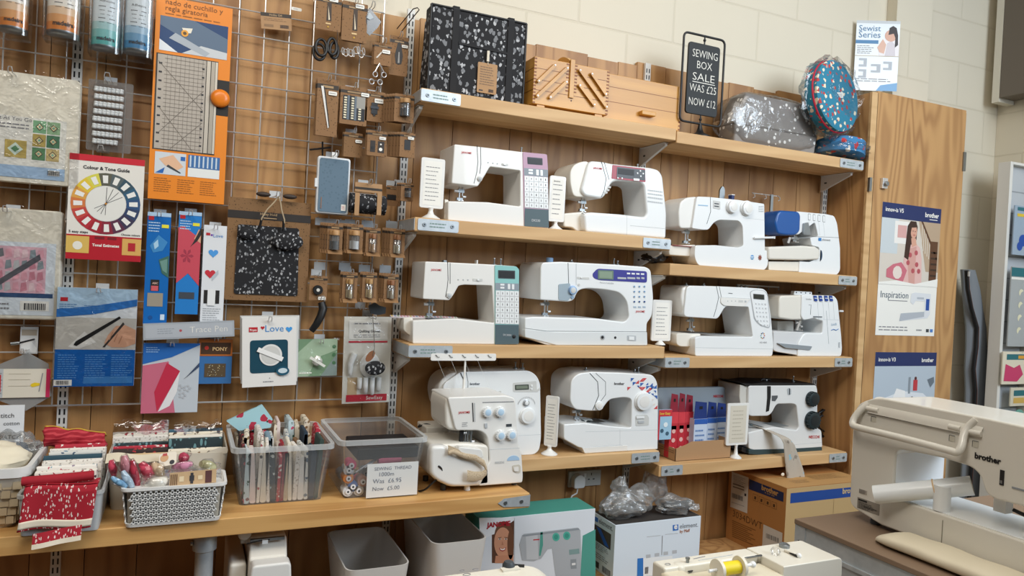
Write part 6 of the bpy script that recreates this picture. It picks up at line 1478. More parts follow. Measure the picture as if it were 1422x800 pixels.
# metal parts
W_=lambda x,y,z:PZ(*c1('W',x,y),z)
p=W_(330,268,zt_-.012); m=MB(); m.lathe([(.010,-.004),(.010,.0),(.003,.001),(.003,.018),(.0042,.0185),(.0042,.021)],p,(0,0,1),STEEL,14); m.disc(p-V(0,0,.001),(0,0,1),.011,.002,BLK,18); m.build('winder_spindle',t)
p=W_(275,262,zt_-.008); m=MB(); m.lathe([(.012,-.004),(.0125,.004),(.009,.008),(.004,.0085)],p,(0,0,1),CM,18); m.build('winder_stop',t)
p=W_(930,130,zt_+.001); m=MB(); m.lathe([(.010,-.001),(.010,.0045),(.006,.007),(.002,.007)],p,(0,0,1),STEEL,16); a=W_(945,158,zt_+.0025); b=W_(1010,190,zt_+.0025); m.tube([a,b],.0022,BLK,6); m.tube([a+V(.0,.005,0),b+V(0.002,.006,0)],.003,CM,8); m.ball(b+V(.004,.0,.001),.005,WHB,12,8); m.build('thread_lever',t)
m=MB(); a=W_(690,200,zt_+.0008); b=W_(785,185,zt_+.0008); m.obox((a+b)/2,(b-a),(0,.006,0),(0,0,.001),STEEL); m.obox((a+b)/2+V(0.015,.002,0),(b-a)*.4,(0,.003,0),(0,0,.0014),BLK); m.build('thread_plate',t)
m=MB(); a=W_(875,170,zt_+.003); m.lathe([(.007,-.002),(.010,.004),(.007,.010)],a,(0,0,1),BLIS,16); m.build('clear_guide',t)
m=MB(); a=W_(210,238,zt_+.0005); m.tube([a+V(math.cos(q)*.005,math.sin(q)*.004,0) for q in [2*PI*i/12 for i in range(12)]],.0006,INKG,4,closed=True); a=W_(370,205,zt_+.0005); b=W_(440,190,zt_+.0005); m.tube([a,b],.0008,INKG,4); a=W_(400,215,zt_+.0005); b=W_(610,180,zt_+.0005); m.tube([a,b],.0006,LGRY,4); m.build('printed_marks',t)
# yellow spool
r=SR; p0=PY(*c1('W',520,262),SY); p1=PY(*c1('W',655,262),SY)
c0=V(p0.x,SY,SZ); c1_=V(p1.x,SY,SZ)
sp=thing('thread_spool','yellow thread spool with two white caps lying on the foreground machine','thread spool',(c0.x,SY,TRZ))
m=MB(); m.lathe([(r*.62,.004),(r*.62,c1_.x-c0.x-.004)],c0,(1,0,0),M('#e6cf1c',.55),28); m.build('thread',sp)
for q in (c0,c1_): m=MB(); m.lathe([(r,-.003),(r*1.03,0),(r,.003)],q,(1,0,0),M('#e0d9c8',.4),32); m.build('end_cap',sp)
m=MB(); m.tube([c0+V(-.02,0,0),c1_+V(.03,0,0)],.003,WHB,10); m.ball(c1_+V(.03,0,0),.006,WHB,12,8); m.build('spindle',sp)
# second foreground machine (rounded top)
zt2=1.5-.455
a=PZ(*c1('Z2',10,224),zt2); b=PZ(*c1('Z2',800,148),zt2); c=PZ(*c1('Z2',920,222),zt2)
t=thing('sewing_machine','cream rounded machine top with a small black tension knob in the foreground','sewing machine',((a.x+c.x)/2,.93,.6855),'cream machines in the foreground')
m=MB(); yb2=b.y; yf2=.83
m.prism(fillet([V(a.x-.03,yf2,.70),V(c.x+.005,yf2,.70),V(c.x+.005,yf2,zt2-.03),V(b.x-.02,yf2,zt2),V(a.x-.03,yf2,zt2)],[.01,.01,.05,.04,.01]),V(0,yb2-yf2,0),CM); m.build('body',t,bevel=.012,seg=3)
m=MB()
for x in (a.x,c.x-.03): m.box((x,yf2+.02,.6858),(x+.02,yb2-.02,.6998),DGRY)
m.build('rubber_foot',t)
p=PZ(*c1('Z2',622,178),zt2+.001); m=MB(); m.lathe([(.010,-.001),(.010,.004),(.007,.009),(.002,.009)],p,(0,0,1),DGRY,16); q=PZ(*c1('Z2',655,185),zt2+.002); m.obox((p+q)/2+V(.008,.006,0),(.028,-.012,0),(.002,.004,0),(0,0,.004),BLK); m.obox((p+q)/2+V(-.004,-.004,0),(.03,0,0),(0,.012,0),(0,0,.003),CM); m.build('thread_lever',t)
m=MB()
for (x,y,r_) in ((450,190,.005),(380,196,.004),(405,216,.006)): p=PZ(*c1('Z2',x,y),zt2+.0006); m.tube([p+V(math.cos(q)*r_,math.sin(q)*r_*.6,0) for q in [2*PI*i/12 for i in range(12)]],.0005,INKG,4,closed=True)
m.build('printed_marks',t)
# machine under the bench seen end-on
QY=lambda x,y,d:PY(*c1('Q',x,y),d)
d=2.0; A=QY(500,470,d); B=QY(930,430,d); zc=(A.z+B.z)/2
t=thing('sewing_machine','white machine stored end-on in the shadow under the bench beside the pipe leg','sewing machine',((A.x+B.x)/2,2.15,PZL))
m=MB(); x0,x1=A.x,B.x+.006
m.prism(fillet([V(x0-.03,d-.0,PZL+.001),V(x1+.02,d-.0,PZL+.001),V(x1,d,zc),V(x0,d,zc)],[.01,.01,.012,.012]),V(0,.05,0),WHT)
m.build('head_end',t,bevel=.008,seg=3)
m=MB(); zt3=zc+.035
m.prism([V(x0-.004,d+.052,zc-.002),V(x0,d+.10,zt3),V(x0,d+.34,zt3),V(x0-.004,d+.34,PZL+.001),V(x0-.004,d+.052,PZL+.001)],V(x1-x0,0,0),WHT2); m.build('body',t,bevel=.008,seg=3)
m=MB(); m.box((x0-.05,d+.08,PZL+.001),(x0-.006,d+.34,zc-.02),WHT2); m.build('side_cover',t,bevel=.01)
m=MB(); m.lathe([(.017,0),(.019,.004),(.016,.010)],(x0-.012,d+.12,zt3+.014),(.2,-1,.1),WHT2,22); m.box((x0-.02,d+.132,zt3-.02),(x0+.0,d+.14,zt3+.01),WHT2); m.build('spool_cap',t)
m=MB(); m.box((x0+.0,d+.075,zc+.036),(x1-.01,d+.085,zc+.044),STEEL); m.tube([V(x0-.01,d+.07,zc+.036),V(x0+.02,d+.066,zc+.042),V(x0+.05,d+.066,zc+.043)],.002,BLK,6); m.box((x0+.03,d+.062,zc+.034),(x0+.045,d+.07,zc+.044),WHB); m.build('thread_guide',t)
# cables on the bench beside the overlocker
def cable(pts,label,r=.003,mat=BLK,name='power_cable'):
    m=MB(); 
    # catmull smoothing
    P=[Vector(p) for p in pts]; out=[]
    for i in range(len(P)-1):
        p0=P[max(i-1,0)]; p1=P[i]; p2=P[i+1]; p3=P[min(i+2,len(P)-1)]
        for j in range(6):
            s=j/6; out.append(.5*((2*p1)+(p2-p0)*s+(2*p0-5*p1+4*p2-p3)*s*s+(3*p1-p0-3*p2+p3)*s**3))
    out.append(P[-1]); m.tube(out,r,mat,8); return tag(m.build(name),label,'cable')
E_=lambda x,y,d:PY(*c1('E',x,y),d)
cable([E_(40,700,2.14),E_(75,690,2.10),E_(120,650,2.09),E_(155,620,2.085),E_(158,590,2.08),E_(140,572,2.08),E_(110,575,2.12),E_(92,560,2.25),E_(85,500,2.33)],'black cable looping out on the bench in front of the cream overlocker')
cable([E_(60,640,2.34),E_(85,600,2.34),E_(70,520,2.35),E_(105,440,2.36),E_(115,380,2.36),E_(80,360,2.37),E_(40,375,2.38),E_(60,360,2.40),E_(100,370,2.42)],'black cable rising behind the clear thread box and the overlocker')
cable([E_(50,560,2.36),E_(80,530,2.38),E_(95,480,2.38),E_(60,450,2.39),E_(40,420,2.40),E_(90,400,2.41),E_(110,430,2.41)],'tangled black cable against the boarding behind the clear thread box',.0028)
# ================================================================ on the bench
def p5(x,y,d): return PY(*c1('T5',x,y),d)
def z5(x,y,z=BZ): return PZ(*c1('T5',x,y),z)
FABC=['#e8e0cf','#d9d3c6','#b52a3a','#2f3f4f','#7f98a8','#e6e3dd','#c9b79a','#394b45','#8e2f3c','#dcd0c4','#5f7f8f','#e9d9d4','#94714f']
FABP=[spots('print_%d'%i,a,b,sc,.3,1.0,(1,1,1),c) for i,(a,b,c,sc) in enumerate((('#ece6da','#3c3a3c','#a8404a',70),('#b92f40','#f1e6df','#f1e6df',80),('#d8d8d2','#7a94a8','#4c5f74',60),
 ('#2e3d48','#cfd6d4','#8fb0b8',70),('#eadfca','#8d6f4c','#5a4637',60),('#c9dbe0','#c9506a','#385a4a',60),('#f1ece4','#c14f62','#70a0b0',90),('#3a2c2a','#c9a98b','#b8343c',60),('#e9e3da','#b7aea3','#b7aea3',120)))]
def rf_(r=R_): return r.choice(FABP) if r.random()<.7 else M(r.choice(FABC),.85)
def folded(x0,x1,y0,y1,z0,z1,mat,label,group,name='folded_fabric',rot=0,roll=.012):
    """folded piece of cloth: rounded fold on top, several layers"""
    m=MB(); n=3; t=(y1-y0)/n
    for i in range(n):
        dy=R_.uniform(-.001,.001); zt=z1-R_.uniform(0,.006) if i else z1
        prof=fillet([V(x0,y0+i*t,z0),V(x0,y0+(i+1)*t-.0006,z0),V(x0,y0+(i+1)*t-.0006,zt),V(x0,y0+i*t,zt)],[0,0,t*.45,t*.45],3)
        m.prism([p+V(R_.uniform(0,.002),dy,0) for p in prof],V(x1-x0,0,0),mat)
    o=m.build(name); tag(o,label,'fabric',group)
    return o
# ---- far left basket
a=z5(45,595); rimr=p5(150,320,a.y-.015); zr_=rimr.z; xr_=rimr.x; xl_=-.60; xr_-=.014
t=thing('wicker_basket','white basket with woven beige strips cut off by the left edge of the bench','basket',((xl_+xr_)/2,a.y+.14,BZ))
m=MB(); y0=a.y-.01; y1=min(a.y+.27,2.43)
m.tub(xl_,xr_,y0,y1,BZ+.0005,zr_,M('#cfc7b8',.7),taper=.03,wall=.005,r=.03,rim=WPLAS,rimh=.022,rimo=.006); m.build('body',t)
m=MB(); H_=zr_-BZ
for j in range(5):
    z=BZ+.012+j*H_*.145; k=(z-BZ)/H_; xx0=xl_+.03*(1-k)-.002; xx1=xr_-.03*(1-k)+.002; yy0=y0+.03*(1-k)-.003; yy1=y1-.03*(1-k)
    for i in range(12):
        u=i/12; u2=(i+.92)/12; o=.004 if (i+j)%2 else .0015
        m.box((xx0+(xx1-xx0)*u,yy0-o,z),(xx0+(xx1-xx0)*u2,yy0-o+.002,z+H_*.12),M('#c9b89a',.8))
        m.box((xx1+o-.002,yy0+(yy1-yy0)*u,z),(xx1+o,yy0+(yy1-yy0)*u2,z+H_*.12),M('#c9b89a',.8))
m.build('weave',t)
m=MB(); 
m.ball((xr_-.11,y0+.10,zr_-.005),(.10,.085,.05),M('#e6dcc4',.9),30,20,nz=.2,nsc=12,seed=4); tag(m.build('wool_ball'),'cream wool ball in the white basket at the left end of the bench','wool')
m=MB(); m.ball((xr_-.065,y0+.20,zr_-.005),(.058,.062,.05),BAGP,28,18,nz=.4,nsc=12,seed=14)
m.ball((xr_-.06,y0+.20,zr_-.01),(.030,.045,.03),M('#33475a',.8),16,10,nz=.3,seed=5); tag(m.build('plastic_bag'),'clear plastic bag of dark and tan cloth in the white basket at the left end','plastic bag')
m=MB(); F=rectY(c1('T5',-20,42),c1('T5',102,235),y0+.235); slab(m,F,.0015,M('#e3e6ea',.5)); F.txt(m,'stitch',.1,.72,wu=.55,mat=INK,bold=.0) ; F.txt(m,'cotton',.30,.55,wu=.55,mat=INK,bold=.0); F.txt(m,'PATCH',.2,.24,wu=.7,mat=INK,bold=.02)
tag(m.build('paper_sign'),'white paper sign with black lettering standing behind the left basket','sign')
# ---- grey tray of fabric with the red piece draped over
a=z5(92,618); b=z5(430,600); y0=min(a.y,b.y); tzp=p5(430,330,y0).z
x0,x1=a.x,b.x; yk=y0+.30
t=thing('plastic_tray','grey translucent tray full of folded fabrics with a red piece over its front','tray',((x0+x1)/2,y0+.15,BZ))
m=MB(); m.tub(x0-.006,x1+.008,y0,yk,BZ+.0006,BZ+.10,clear('grey_tray_plastic',tint='#dfe6ec',amt=.05,rough=.2,milk=.55),taper=.006,wall=.003,r=.012,rim=TUBR,rimh=.008,rimo=.004)
m.prism([V(x1+.0085,y0+.01,BZ+.10),V(x1+.0085,yk,BZ+.10),V(x1+.0085,yk,BZ+.16),V(x1+.0085,yk-.05,BZ+.155)],V(.002,0,0),TUBR); m.build('body',t)
zfr=p5(250,390,y0-.004).z
DL=.075+(zfr-.011-p5(250,592,y0-.016).z)/.86
def drape(u,v):
    # u across, v from back top over the edge and down the front
    x=x0+.010+(x1-x0-.010)*u
    s=v*DL
    r=.012
    if s<.05: y=y0+.035-s; z=zfr
    elif s<.075: a_=(s-.05)/.025*PI/2; y=y0-.006-.009*math.sin(a_)-.0; z=zfr-.009*(1-math.cos(a_))-.002
    else: y=y0-.016-.004*math.sin(u*7+2)*(v); z=zfr-.011-(s-.075)*.86
    return V(x-.012*(v)**2,y+.002*math.sin(u*11),z+.003*math.sin(u*6))
m=MB(); m.sheet(drape,24,40,REDF)
def band(u,v):
    p=drape(u,.86+.11*v); return p+V(0,-.0012,0)
m.sheet(band,24,4,M('#ece0cb',.85))
o=m.build('red_fabric'); tag(o,'red fabric with white hearts draped over the front of the grey tray','fabric'); sd=o.modifiers.new('t','SOLIDIFY'); sd.thickness=.004; sd.offset=-1
def tail(u,v):
    x=x0+.028+(x1-x0-.052)*u; zb_=drape(u,1).z
    return V(x,BF-.012 if v>.6 else y0-.028-.02*v+.002*math.sin(u*9),max(zb_+.008-v*.028-.0+.012*u,BZ-.035 if v>.9 else -9))
m=MB(); 
def tail(u,v):
    x=x0+.030+(x1-x0-.060)*u
    y=min(y0-.019,BF-.004)-.010*v
    z=BZ+.012-v*.034+.014*u
    return V(x,y-.002*math.sin(u*8),z)
m.sheet(tail,20,8,REDF); m.sheet(lambda u,v:tail(u,.68+.32*v)+V(0,-.0014,0),20,3,M('#ece0cb',.85)); tag(m.build('red_fabric'),'lower folded end of red heart cloth hanging over the bench edge','fabric')
cols=[(M('#a81c2c',.85),'solid red roll of fabric on top of the draped red piece'),(FABP[0],'cream fabric with dark green motifs behind the red roll in the grey tray'),(FABP[6],'pale pink printed fabric in the middle of the grey tray'),(FABP[8],'off white printed fabric in the grey tray'),(M('#31505e',.8),'dark petrol blue fabric in the grey tray'),(FABP[2],'pale blue printed fabric in the grey tray'),(FABP[8],'white and grey fabric near the back of the grey tray'),(FABP[1],'red and cream dotted fabric near the back of the grey tray')]
hs=[.000,.020,.030,.038,.044,.056,.064,.072]
m=MB(); zr1=p5(250,378,y0).z
m.tube([V(x0-.0,y0+.006,zr1+.002),V(x0+(x1-x0)*.5,y0+.004,zr1+.004),V(x1-.012,y0+.006,zr1+.008)],[.011,.012,.011],cols[0][0],12); tag(m.build('folded_fabric'),cols[0][1],'fabric','folded fabrics in the grey tray')
for i in range(1,8):
    yy=y0+.030+(i-1)*.034
    zz=PY(*c1('T5',260,(0,345,322,300,275,262,245,228)[i]),yy).z
    folded(x0+.014+.004*(i%2)+i*.002,x1-.006-.004*(i%3),yy,yy+.030,BZ+.004,zz+.006,cols[i][0],cols[i][1],'folded fabrics in the grey tray')
yy=y0+.272
a=p5(200,130,yy); b=p5(468,158,yy); m=MB()
def rb(u,v): return V(a.x+(b.x-a.x)*u,yy-.012*math.sin(v*PI)-.004*math.sin(u*20+v*9),a.z+(b.z-a.z)*u-v*(a.z-p5(200,225,yy).z)+.002*math.sin(u*13))
RBRD=stripe('red_wavy','#a3182a','#c8404a',90,2,.3,.02)
m.sheet(rb,30,10,RBRD); m.sheet(lambda u,v:rb(u,v*.04)+V(0,-.002,0),30,2,M('#c9a53a',.7)); o=m.build('folded_fabric'); tag(o,'bright red textured fabric with a gold edge at the back of the grey tray','fabric','folded fabrics in the grey tray'); sd=o.modifiers.new('t','SOLIDIFY'); sd.thickness=.02; sd.offset=-1
# ---- beige bin of fabric behind the woven basket
a=p5(468,250,2.14); yb0=2.16
x0=p5(472,300,yb0).x; x1=p5(1015,250,yb0).x; zt_b=p5(740,262,yb0).z
t=thing('storage_bin','beige plastic bin of folded fabrics behind the white woven basket','storage bin',((x0+x1)/2,2.26,BZ))
BEI=M('#cdc4b4',.5)
m=MB(); m.tub(x0,x1,yb0,2.44,BZ+.0005,zt_b,BEI,taper=.012,wall=.004,r=.025)
m.prism(fillet([V(x1-.07,yb0+.002,zt_b-.005),V(x1-.002,yb0+.002,zt_b-.005),V(x1-.002,yb0+.002,zt_b+.012),V(x1-.02,yb0+.002,zt_b+.014)],.01),V(0,.004,0),BEI); m.build('body',t)
g='folded fabrics in the beige bin'
def stackf(xa,xb,rows):
    for (yt,dd,mat,lab,hh) in rows:
        zt1=p5(620 if xa<300 else 870,yt,dd).z; X0=p5(xa,200,dd).x; X1=p5(xb,200,dd).x
        folded(X0,X1,dd,dd+.026,BZ+.006,zt1,mat,lab,g)
stackf(500,745,[(248,2.195,M('#d8b98c',.8),'tan fabric edge at the front left of the beige bin',0),(228,2.225,FABP[7],'dark floral fabric with red flowers at the left of the beige bin',0),(212,2.255,FABP[1],'crimson printed fabric at the left of the beige bin',0),(198,2.285,GREENP,'dark green check fabric at the left of the beige bin',0),(168,2.33,FABP[8],'cream fabric in a plastic sleeve at the left of the beige bin',0),(150,2.38,FABP[0],'cream fabric with dark dots at the back left of the beige bin',0)])
stackf(748,985,[(236,2.20,FABP[4],'tan striped fabric at the front right of the beige bin',0),(188,2.25,GREENP,'teal dashed fabric on the right of the beige bin',0),(178,2.285,M('#e4ddd0',.8),'plain cream fabric on the right of the beige bin',0),(160,2.33,FABP[4],'brown and cream fabric on the right of the beige bin',0),(146,2.38,M('#3c6478',.7),'blue fabric in a clear sleeve at the back right of the beige bin',0)])
for (xa,xb,yt,yb,dd,lab) in ((500,745,128,215,2.325,'left'),(775,985,135,215,2.325,'right')):
    A=p5(xa,yt,dd); B=p5(xb,yb,dd); m=MB(); m.sheet(lambda u,v:V(A.x+(B.x-A.x)*u,dd+.02*math.sin(v*3)+.05*v,A.z-(A.z-B.z)*(1-v)*.5+noise.noise(V(u*6,v*6,xa))*.01+.006*abs(math.sin(u*5))),16,8,FILM); tag(m.build('plastic_sleeve'),'crinkled clear sleeve over the %s pile of fabrics in the beige bin'%lab,'sleeve')
def sf(u,v): 
    d=2.165-.0; A=p5(475,255,d); B=p5(740,300,d); return V(A.x+(B.x-A.x)*u,d-.006-.03*v+.0*u,A.z-.012*u*u-.018*v*(1-u*.3)+.003*math.sin(u*9))
m=MB(); m.sheet(sf,16,6,M('#ddd2bb',.85)); tag(m.build('cloth_edge'),'cream cloth folded over the front rim of the beige bin','fabric')
# ---- white woven basket
y0=z5(560,590).y+.004; x0=z5(555,590).x; x1=z5(975,545).x
zr_=(p5(545,428,y0-.008).z+p5(1003,372,y0-.008).z)/2; yk=y0+.125
xr0=p5(540,428,y0-.008).x; xr1=p5(1006,372,y0-.008).x
t=thing('woven_basket','white plastic woven basket holding bagged trimmings at the front of the bench','basket',((x0+x1)/2,y0+.06,BZ))
m=MB(); H_=zr_-BZ; tp_=(x0-xr0)
def lp(k,o=0): # rounded rect ring at height fraction
    dx=(1-k)*tp_; return fillet([V(xr0+dx-o,y0-.008+(1-k)*.008-o,BZ+H_*k),V(xr1-dx+o,y0-.008+(1-k)*.008-o,BZ+H_*k),V(xr1-dx+o,yk-(1-k)*.01+o,BZ+H_*k),V(xr0+dx-o,yk-(1-k)*.01+o,BZ+H_*k)],.018,4)
m.tub(xr0,xr1,y0-.008,yk,BZ+H_*.9,zr_,WPLAS,taper=.001,wall=.004,r=.018,rim=WPLAS,rimh=.007,rimo=.003)
m.tub(xr0+tp_*.85,xr1-tp_*.85,y0-.002,yk-.008,BZ+.0005,BZ+H_*.10,WPLAS,taper=.002,wall=.003,r=.016)
m.build('rim',t)
m=MB(); nx,nz=17,8
def bp(side,u,k):
    dx=(1-k)*tp_; X0,X1=xr0+dx,xr1-dx; Y0=y0-.008+(1-k)*.008; Y1=yk-(1-k)*.01; z=BZ+H_*k
    if side==0: return V(X0+.014+(X1-X0-.028)*u,Y0,z)
    if side==1: return V(X1,Y0+.014+(Y1-Y0-.028)*u,z)
    if side==2: return V(X0,Y0+.014+(Y1-Y0-.028)*u,z)
    return V(X0+.014+(X1-X0-.028)*u,Y1,z)
for side,n in ((0,nx),(1,7),(2,7),(3,nx)):
    nrm={0:V(0,-1,0),1:V(1,0,0),2:V(-1,0,0),3:V(0,1,0)}[side]
    for j in range(nz):
        for i in range(n):
            u=(i+(.5 if j%2 else 0))/n; k=.09+.80*j/nz
            if u+1/n>1.001: continue
            c=bp(side,u+.5/n,k+.05); e=(bp(side,u+1/n,k+.05)-bp(side,u,k+.05)); up=V(0,0,H_*.80/nz)
            # Y-shaped strand: one bar and two legs
            for (a_,b_,w) in (((-.5,-.45),(.05,.1),.40),((.5,-.45),(-.05,.1),.40),((0,0),(0,.62),.42),((-.46,-.5),(.46,-.5),.26)):
                A=c+e*a_[0]+up*a_[1]; B=c+e*b_[0]+up*b_[1]; ax=B-A; sd_=ax.cross(nrm).normalized()*(e.length*w/2)
                m.prism([A-sd_+nrm*.001,B-sd_+nrm*.001,B+sd_+nrm*.001,A+sd_+nrm*.001],-nrm*.003,WPLAS)
m.build('woven_wall',t)
m=MB(); m.tub(xr0+tp_*.4+.006,xr1-tp_*.4-.006,y0+.004,yk-.012,BZ+.003,BZ+H_*.88,M('#aaa497',.8),taper=.004,wall=.002,r=.012); m.build('inner_lining',t)
# contents
def q2(x,y,d): return PY(*c1('Y2',x,y),d)
def bagged(A,B,d,r,inner,label,seed,name='bagged_trimming',cap=None):
    r*=.78
    m=MB(); a=q2(*A,d); b=q2(*B,d); n=7
    m.tube([a.lerp(b,i/n)+V(0,.004*math.sin(i),0) for i in range(n+1)],[r*(.35+.65*math.sin(PI*(.12+.76*i/n))) for i in range(n+1)],inner,12)
    o0=len(m.v); m.tube([(a-(b-a)*.06).lerp(b+(b-a)*.08,i/10) for i in range(11)],[r*1.25*(.25+.8*math.sin(PI*(.06+.88*i/10))) for i in range(11)],FILM,14)
    for v in m.v[o0:]: v+=V(noise.noise(v*60),noise.noise(v*60+V(5,0,0)),noise.noise(v*60+V(0,5,0)))*.006
    return tag(m.build(name),label,'trimming','bagged trimmings in the woven basket')
yb_=y0+.03
PK,PK2=M('#c9405a',.7),M('#b22840',.7)
bagged((215,500),(120,440),y0+.01,.010,M('#7fb0d4',.6),'pale blue tipped packet leaning out at the left of the woven basket',1)
bagged((255,505),(190,400),y0+.02,.012,M('#b9cfe0',.6),'blue and white striped packet second from the left of the woven basket',2)
bagged((225,450),(200,300),y0+.045,.016,M('#d8929c',.7),'tall pink and silver wrapped packet in the woven basket',3)
bagged((290,500),(250,330),y0+.04,.012,PK2,'crimson lace roll standing in the woven basket',4)
bagged((135,430),(115,330),y0+.06,.012,PK,'small pink roll at the far left of the woven basket',5)
bagged((380,430),(310,350),y0+.07,.018,PK,'pink knitted roll with a cream end in the woven basket',6)
bagged((450,420),(390,350),y0+.08,.018,M('#c9b090',.8),'tan roll behind the pink knitted roll in the woven basket',7)
bagged((330,500),(480,455),y0+.03,.020,M('#e6e2d8',.7),'white lace bundle lying in the middle of the woven basket',8)
bagged((520,370),(640,350),y0+.085,.013,M('#cf8aa6',.6),'pink edged flat packet across the woven basket',9)
bagged((700,350),(790,370),y0+.09,.018,M('#b9b68e',.7),'olive toned packet at the back right of the woven basket',10)
bagged((600,330),(580,290),y0+.10,.018,M('#b53a58',.7),'crimson flower packet at the back of the woven basket',11)
# wooden button card tape
m=MB(); F=Face(q2(495,500,y0+.014),q2(800,470,y0+.014)-q2(495,500,y0+.014),V(0,.004,.034)); slab(m,F,.006,M('#c8a982',.7))
for u in (.02,.06,.1,.14): F.rect(m,u,.1,u+.02,.9,M('#6c4f3b'),.001)
F.rect(m,.42,.3,.52,.7,INK,.001); F.rect(m,.44,.1,.50,.9,INK,.0011); F.rect(m,.76,.05,.9,.95,M('#5c3a3a'),.001); F.rect(m,.2,.3,.3,.7,M('#e6d3b0'),.001); F.rect(m,.6,.35,.7,.65,M('#e6d3b0'),.001)
tag(m.build('snowflake_ribbon'),'tan ribbon with a black snowflake lying along the right of the woven basket','ribbon')
m=MB(); A=q2(310,520,y0+.02); B=q2(850,330,y0+.02); zc_=q2(600,430,y0+.05).z
m.sheet(lambda u,v:V(xr0+.04+(xr1-xr0-.05)*u,y0+.015+.09*v,zc_-.004+.018*v+noise.noise(V(u*9,v*5,2))*.012),30,10,FILM); tag(m.build('plastic_sleeve'),'crinkled cellophane lying over the packets in the woven basket','sleeve')
# gingerbread motif
m=MB(); F=Face(q2(425,370,y0+.075),q2(540,350,y0+.075)-q2(425,370,y0+.075),V(0,.02,.03)); slab(m,F,.004,M('#e9dfcf',.8),.008); F.circ(m,.3,.6,.010,M('#c99a6c'),.001); F.rect(m,.2,.75,.45,.95,M('#b5302f'),.0012); F.circ(m,.75,.2,.006,INK,.001); tag(m.build('fabric_motif'),'cream cloth motif with a red cap at the back of the woven basket','fabric')
# ---- clear plastic boxes
def p6(x,y,d): return PY(*c1('T6',x,y),d)
def cbox(bl,br,rfl,rfr,label,yk):
    a=PZ(*c1('T6',*bl),BZ); b=PZ(*c1('T6',*br),BZ); y=(a.y+b.y)/2
    zr=(p6(*rfl,y-.01).z+p6(*rfr,y-.01).z)/2; X0=p6(*rfl,y-.01).x; X1=p6(*rfr,y-.01).x
    t=thing('clear_box',label,'storage box',((X0+X1)/2,(y+yk)/2,BZ),'clear plastic boxes on the bench')
    m=MB(); m.tub(X0+.006,X1-.006,y,yk,BZ+.0006,zr,TUBP,taper=.020,wall=.003,r=.02,rim=TUBR,rimh=.014,rimo=.008)
    o=m.build('body',t)
    m=MB()
    for i in range(6):
        x=X0+.02+(X1-X0-.04)*i/5; m.box((x-.001,y-.0095,zr-.013),(x+.001,y-.0085,zr-.001),TUBR)
    m.build('rim_rib',t)
    return X0,X1,y,zr
X0,X1,y,zr=cbox((95,565),(405,542),(82,362),(440,342),'clear plastic box packed with upright fabric pieces on the bench',2.43)
r=random.Random(21); n=0; inn=.026
xs=X0+inn
posn=[('front','row'),('middle','row'),('back','row')]
for row in range(3):
    yy0=y+.022+row*.115; x=X0+inn
    while x<X1-inn-.012:
        w=r.uniform(.008,.017); hgt=zr-BZ+r.uniform(-.045,.010)+row*.006; m=MB(); lean=r.uniform(-.012,.012); k=r.uniform(-.01,.01)
        mat=rf_(r)
        P=fillet([V(x,yy0,BZ+.004),V(x+w,yy0,BZ+.004),V(x+w+lean,yy0,BZ+hgt),V(x+lean,yy0,BZ+hgt)],w*.4,3)
        for p in P: p.x=max(X0+.012+.020*(1-(p.z-BZ)/(zr-BZ)),min(X1-.012-.020*(1-(p.z-BZ)/(zr-BZ)),p.x))
        m.prism(P,V(k,.10,0),mat)
        o=m.build('fabric_piece'); tag(o,'folded fabric piece standing among the many in the clear fabric box','fabric','upright fabric pieces in the clear box'); x+=w+.0012; n+=1
yy=y+.30
m=MB(); W=[p6(60,262,2.36),p6(185,205,2.36),p6(222,255,2.36),p6(215,285,2.36),p6(110,300,2.36)]; m.prism(fillet(W,.003),V(0,.012,0),FLOR); tag(m.build('folded_fabric'),'pale blue fabric with red roses sticking up at the back of the clear fabric box','fabric')
X0,X1,y,zr=cbox((455,540),(725,520),(455,340),(765,315),'clear plastic box of thread spools with a handwritten price card',2.42)
# spools
spool_cols=['#d94a72','#3c6fb5','#e08a3a','#cfcfd2','#b39a86','#c7b0a0','#d8dade','#d35f8a','#8b9bb0','#e3e0d6']
def cone(x,yy,z,r_,col,label,L=.045):
    sp=thing('thread_spool',label,'thread spool',(x,yy,z-r_),'thread spools in the clear box')
    m=MB(); m.lathe([(r_*.92,.003),(r_,L*.2),(r_*.9,L)],(x,yy,z),(0,1,0),M(col,.7),20); m.build('thread',sp)
    m=MB(); m.lathe([(r_*.48,-.001),(r_*.48,.0028)],(x,yy,z),(0,1,0),M('#e6e6e8',.5),18); m.lathe([(r_*.2,-.0015),(r_*.2,-.0012)],(x,yy,z),(0,1,0),DGRY,14); m.build('spool_end',sp)
sx=lambda x_,y_:p6(x_,y_,y+.012)
for (px_,py_,c_,w_) in ((475,518,'#cfd0d2','white spool at the bottom left of the clear thread box'),(522,516,'#c9c6c0','pale grey spool second from the left at the bottom of the thread box'),(502,492,'#3f72b8','blue spool in the second row of the thread box'),(484,464,'#e0893a','orange spool at the left of the thread box'),(537,475,'#c59a8b','dusty pink spool beside the handwritten card'),(478,436,'#c4cad2','grey spool at the left above the orange one'),(497,418,'#d14a72','pink spool near the top left of the thread box')):
    p=sx(px_,py_); rr=abs(sx(px_+19,py_).x-p.x); xq=max(p.x,X0+.030+rr-.010); cone(xq,y+.016,max(p.z,BZ+.005+rr),rr,c_,w_)
r=random.Random(5); cc_=['#e9e3da','#d2596a','#7aa0b8','#e7d7b0','#b9c3c9','#8a5f72']
for row in range(2):
    for i in range(6):
        xx=X0+.052+i*.037
        cone(xx,y+.090+row*.09,BZ+.026+row*.0,.017,cc_[(i+row*2)%6],'%s spool lying deeper inside the clear thread box, %s'%(['cream','rose red','steel blue','straw','silver grey','plum'][(i+row*2)%6],['front row','back row'][row]))
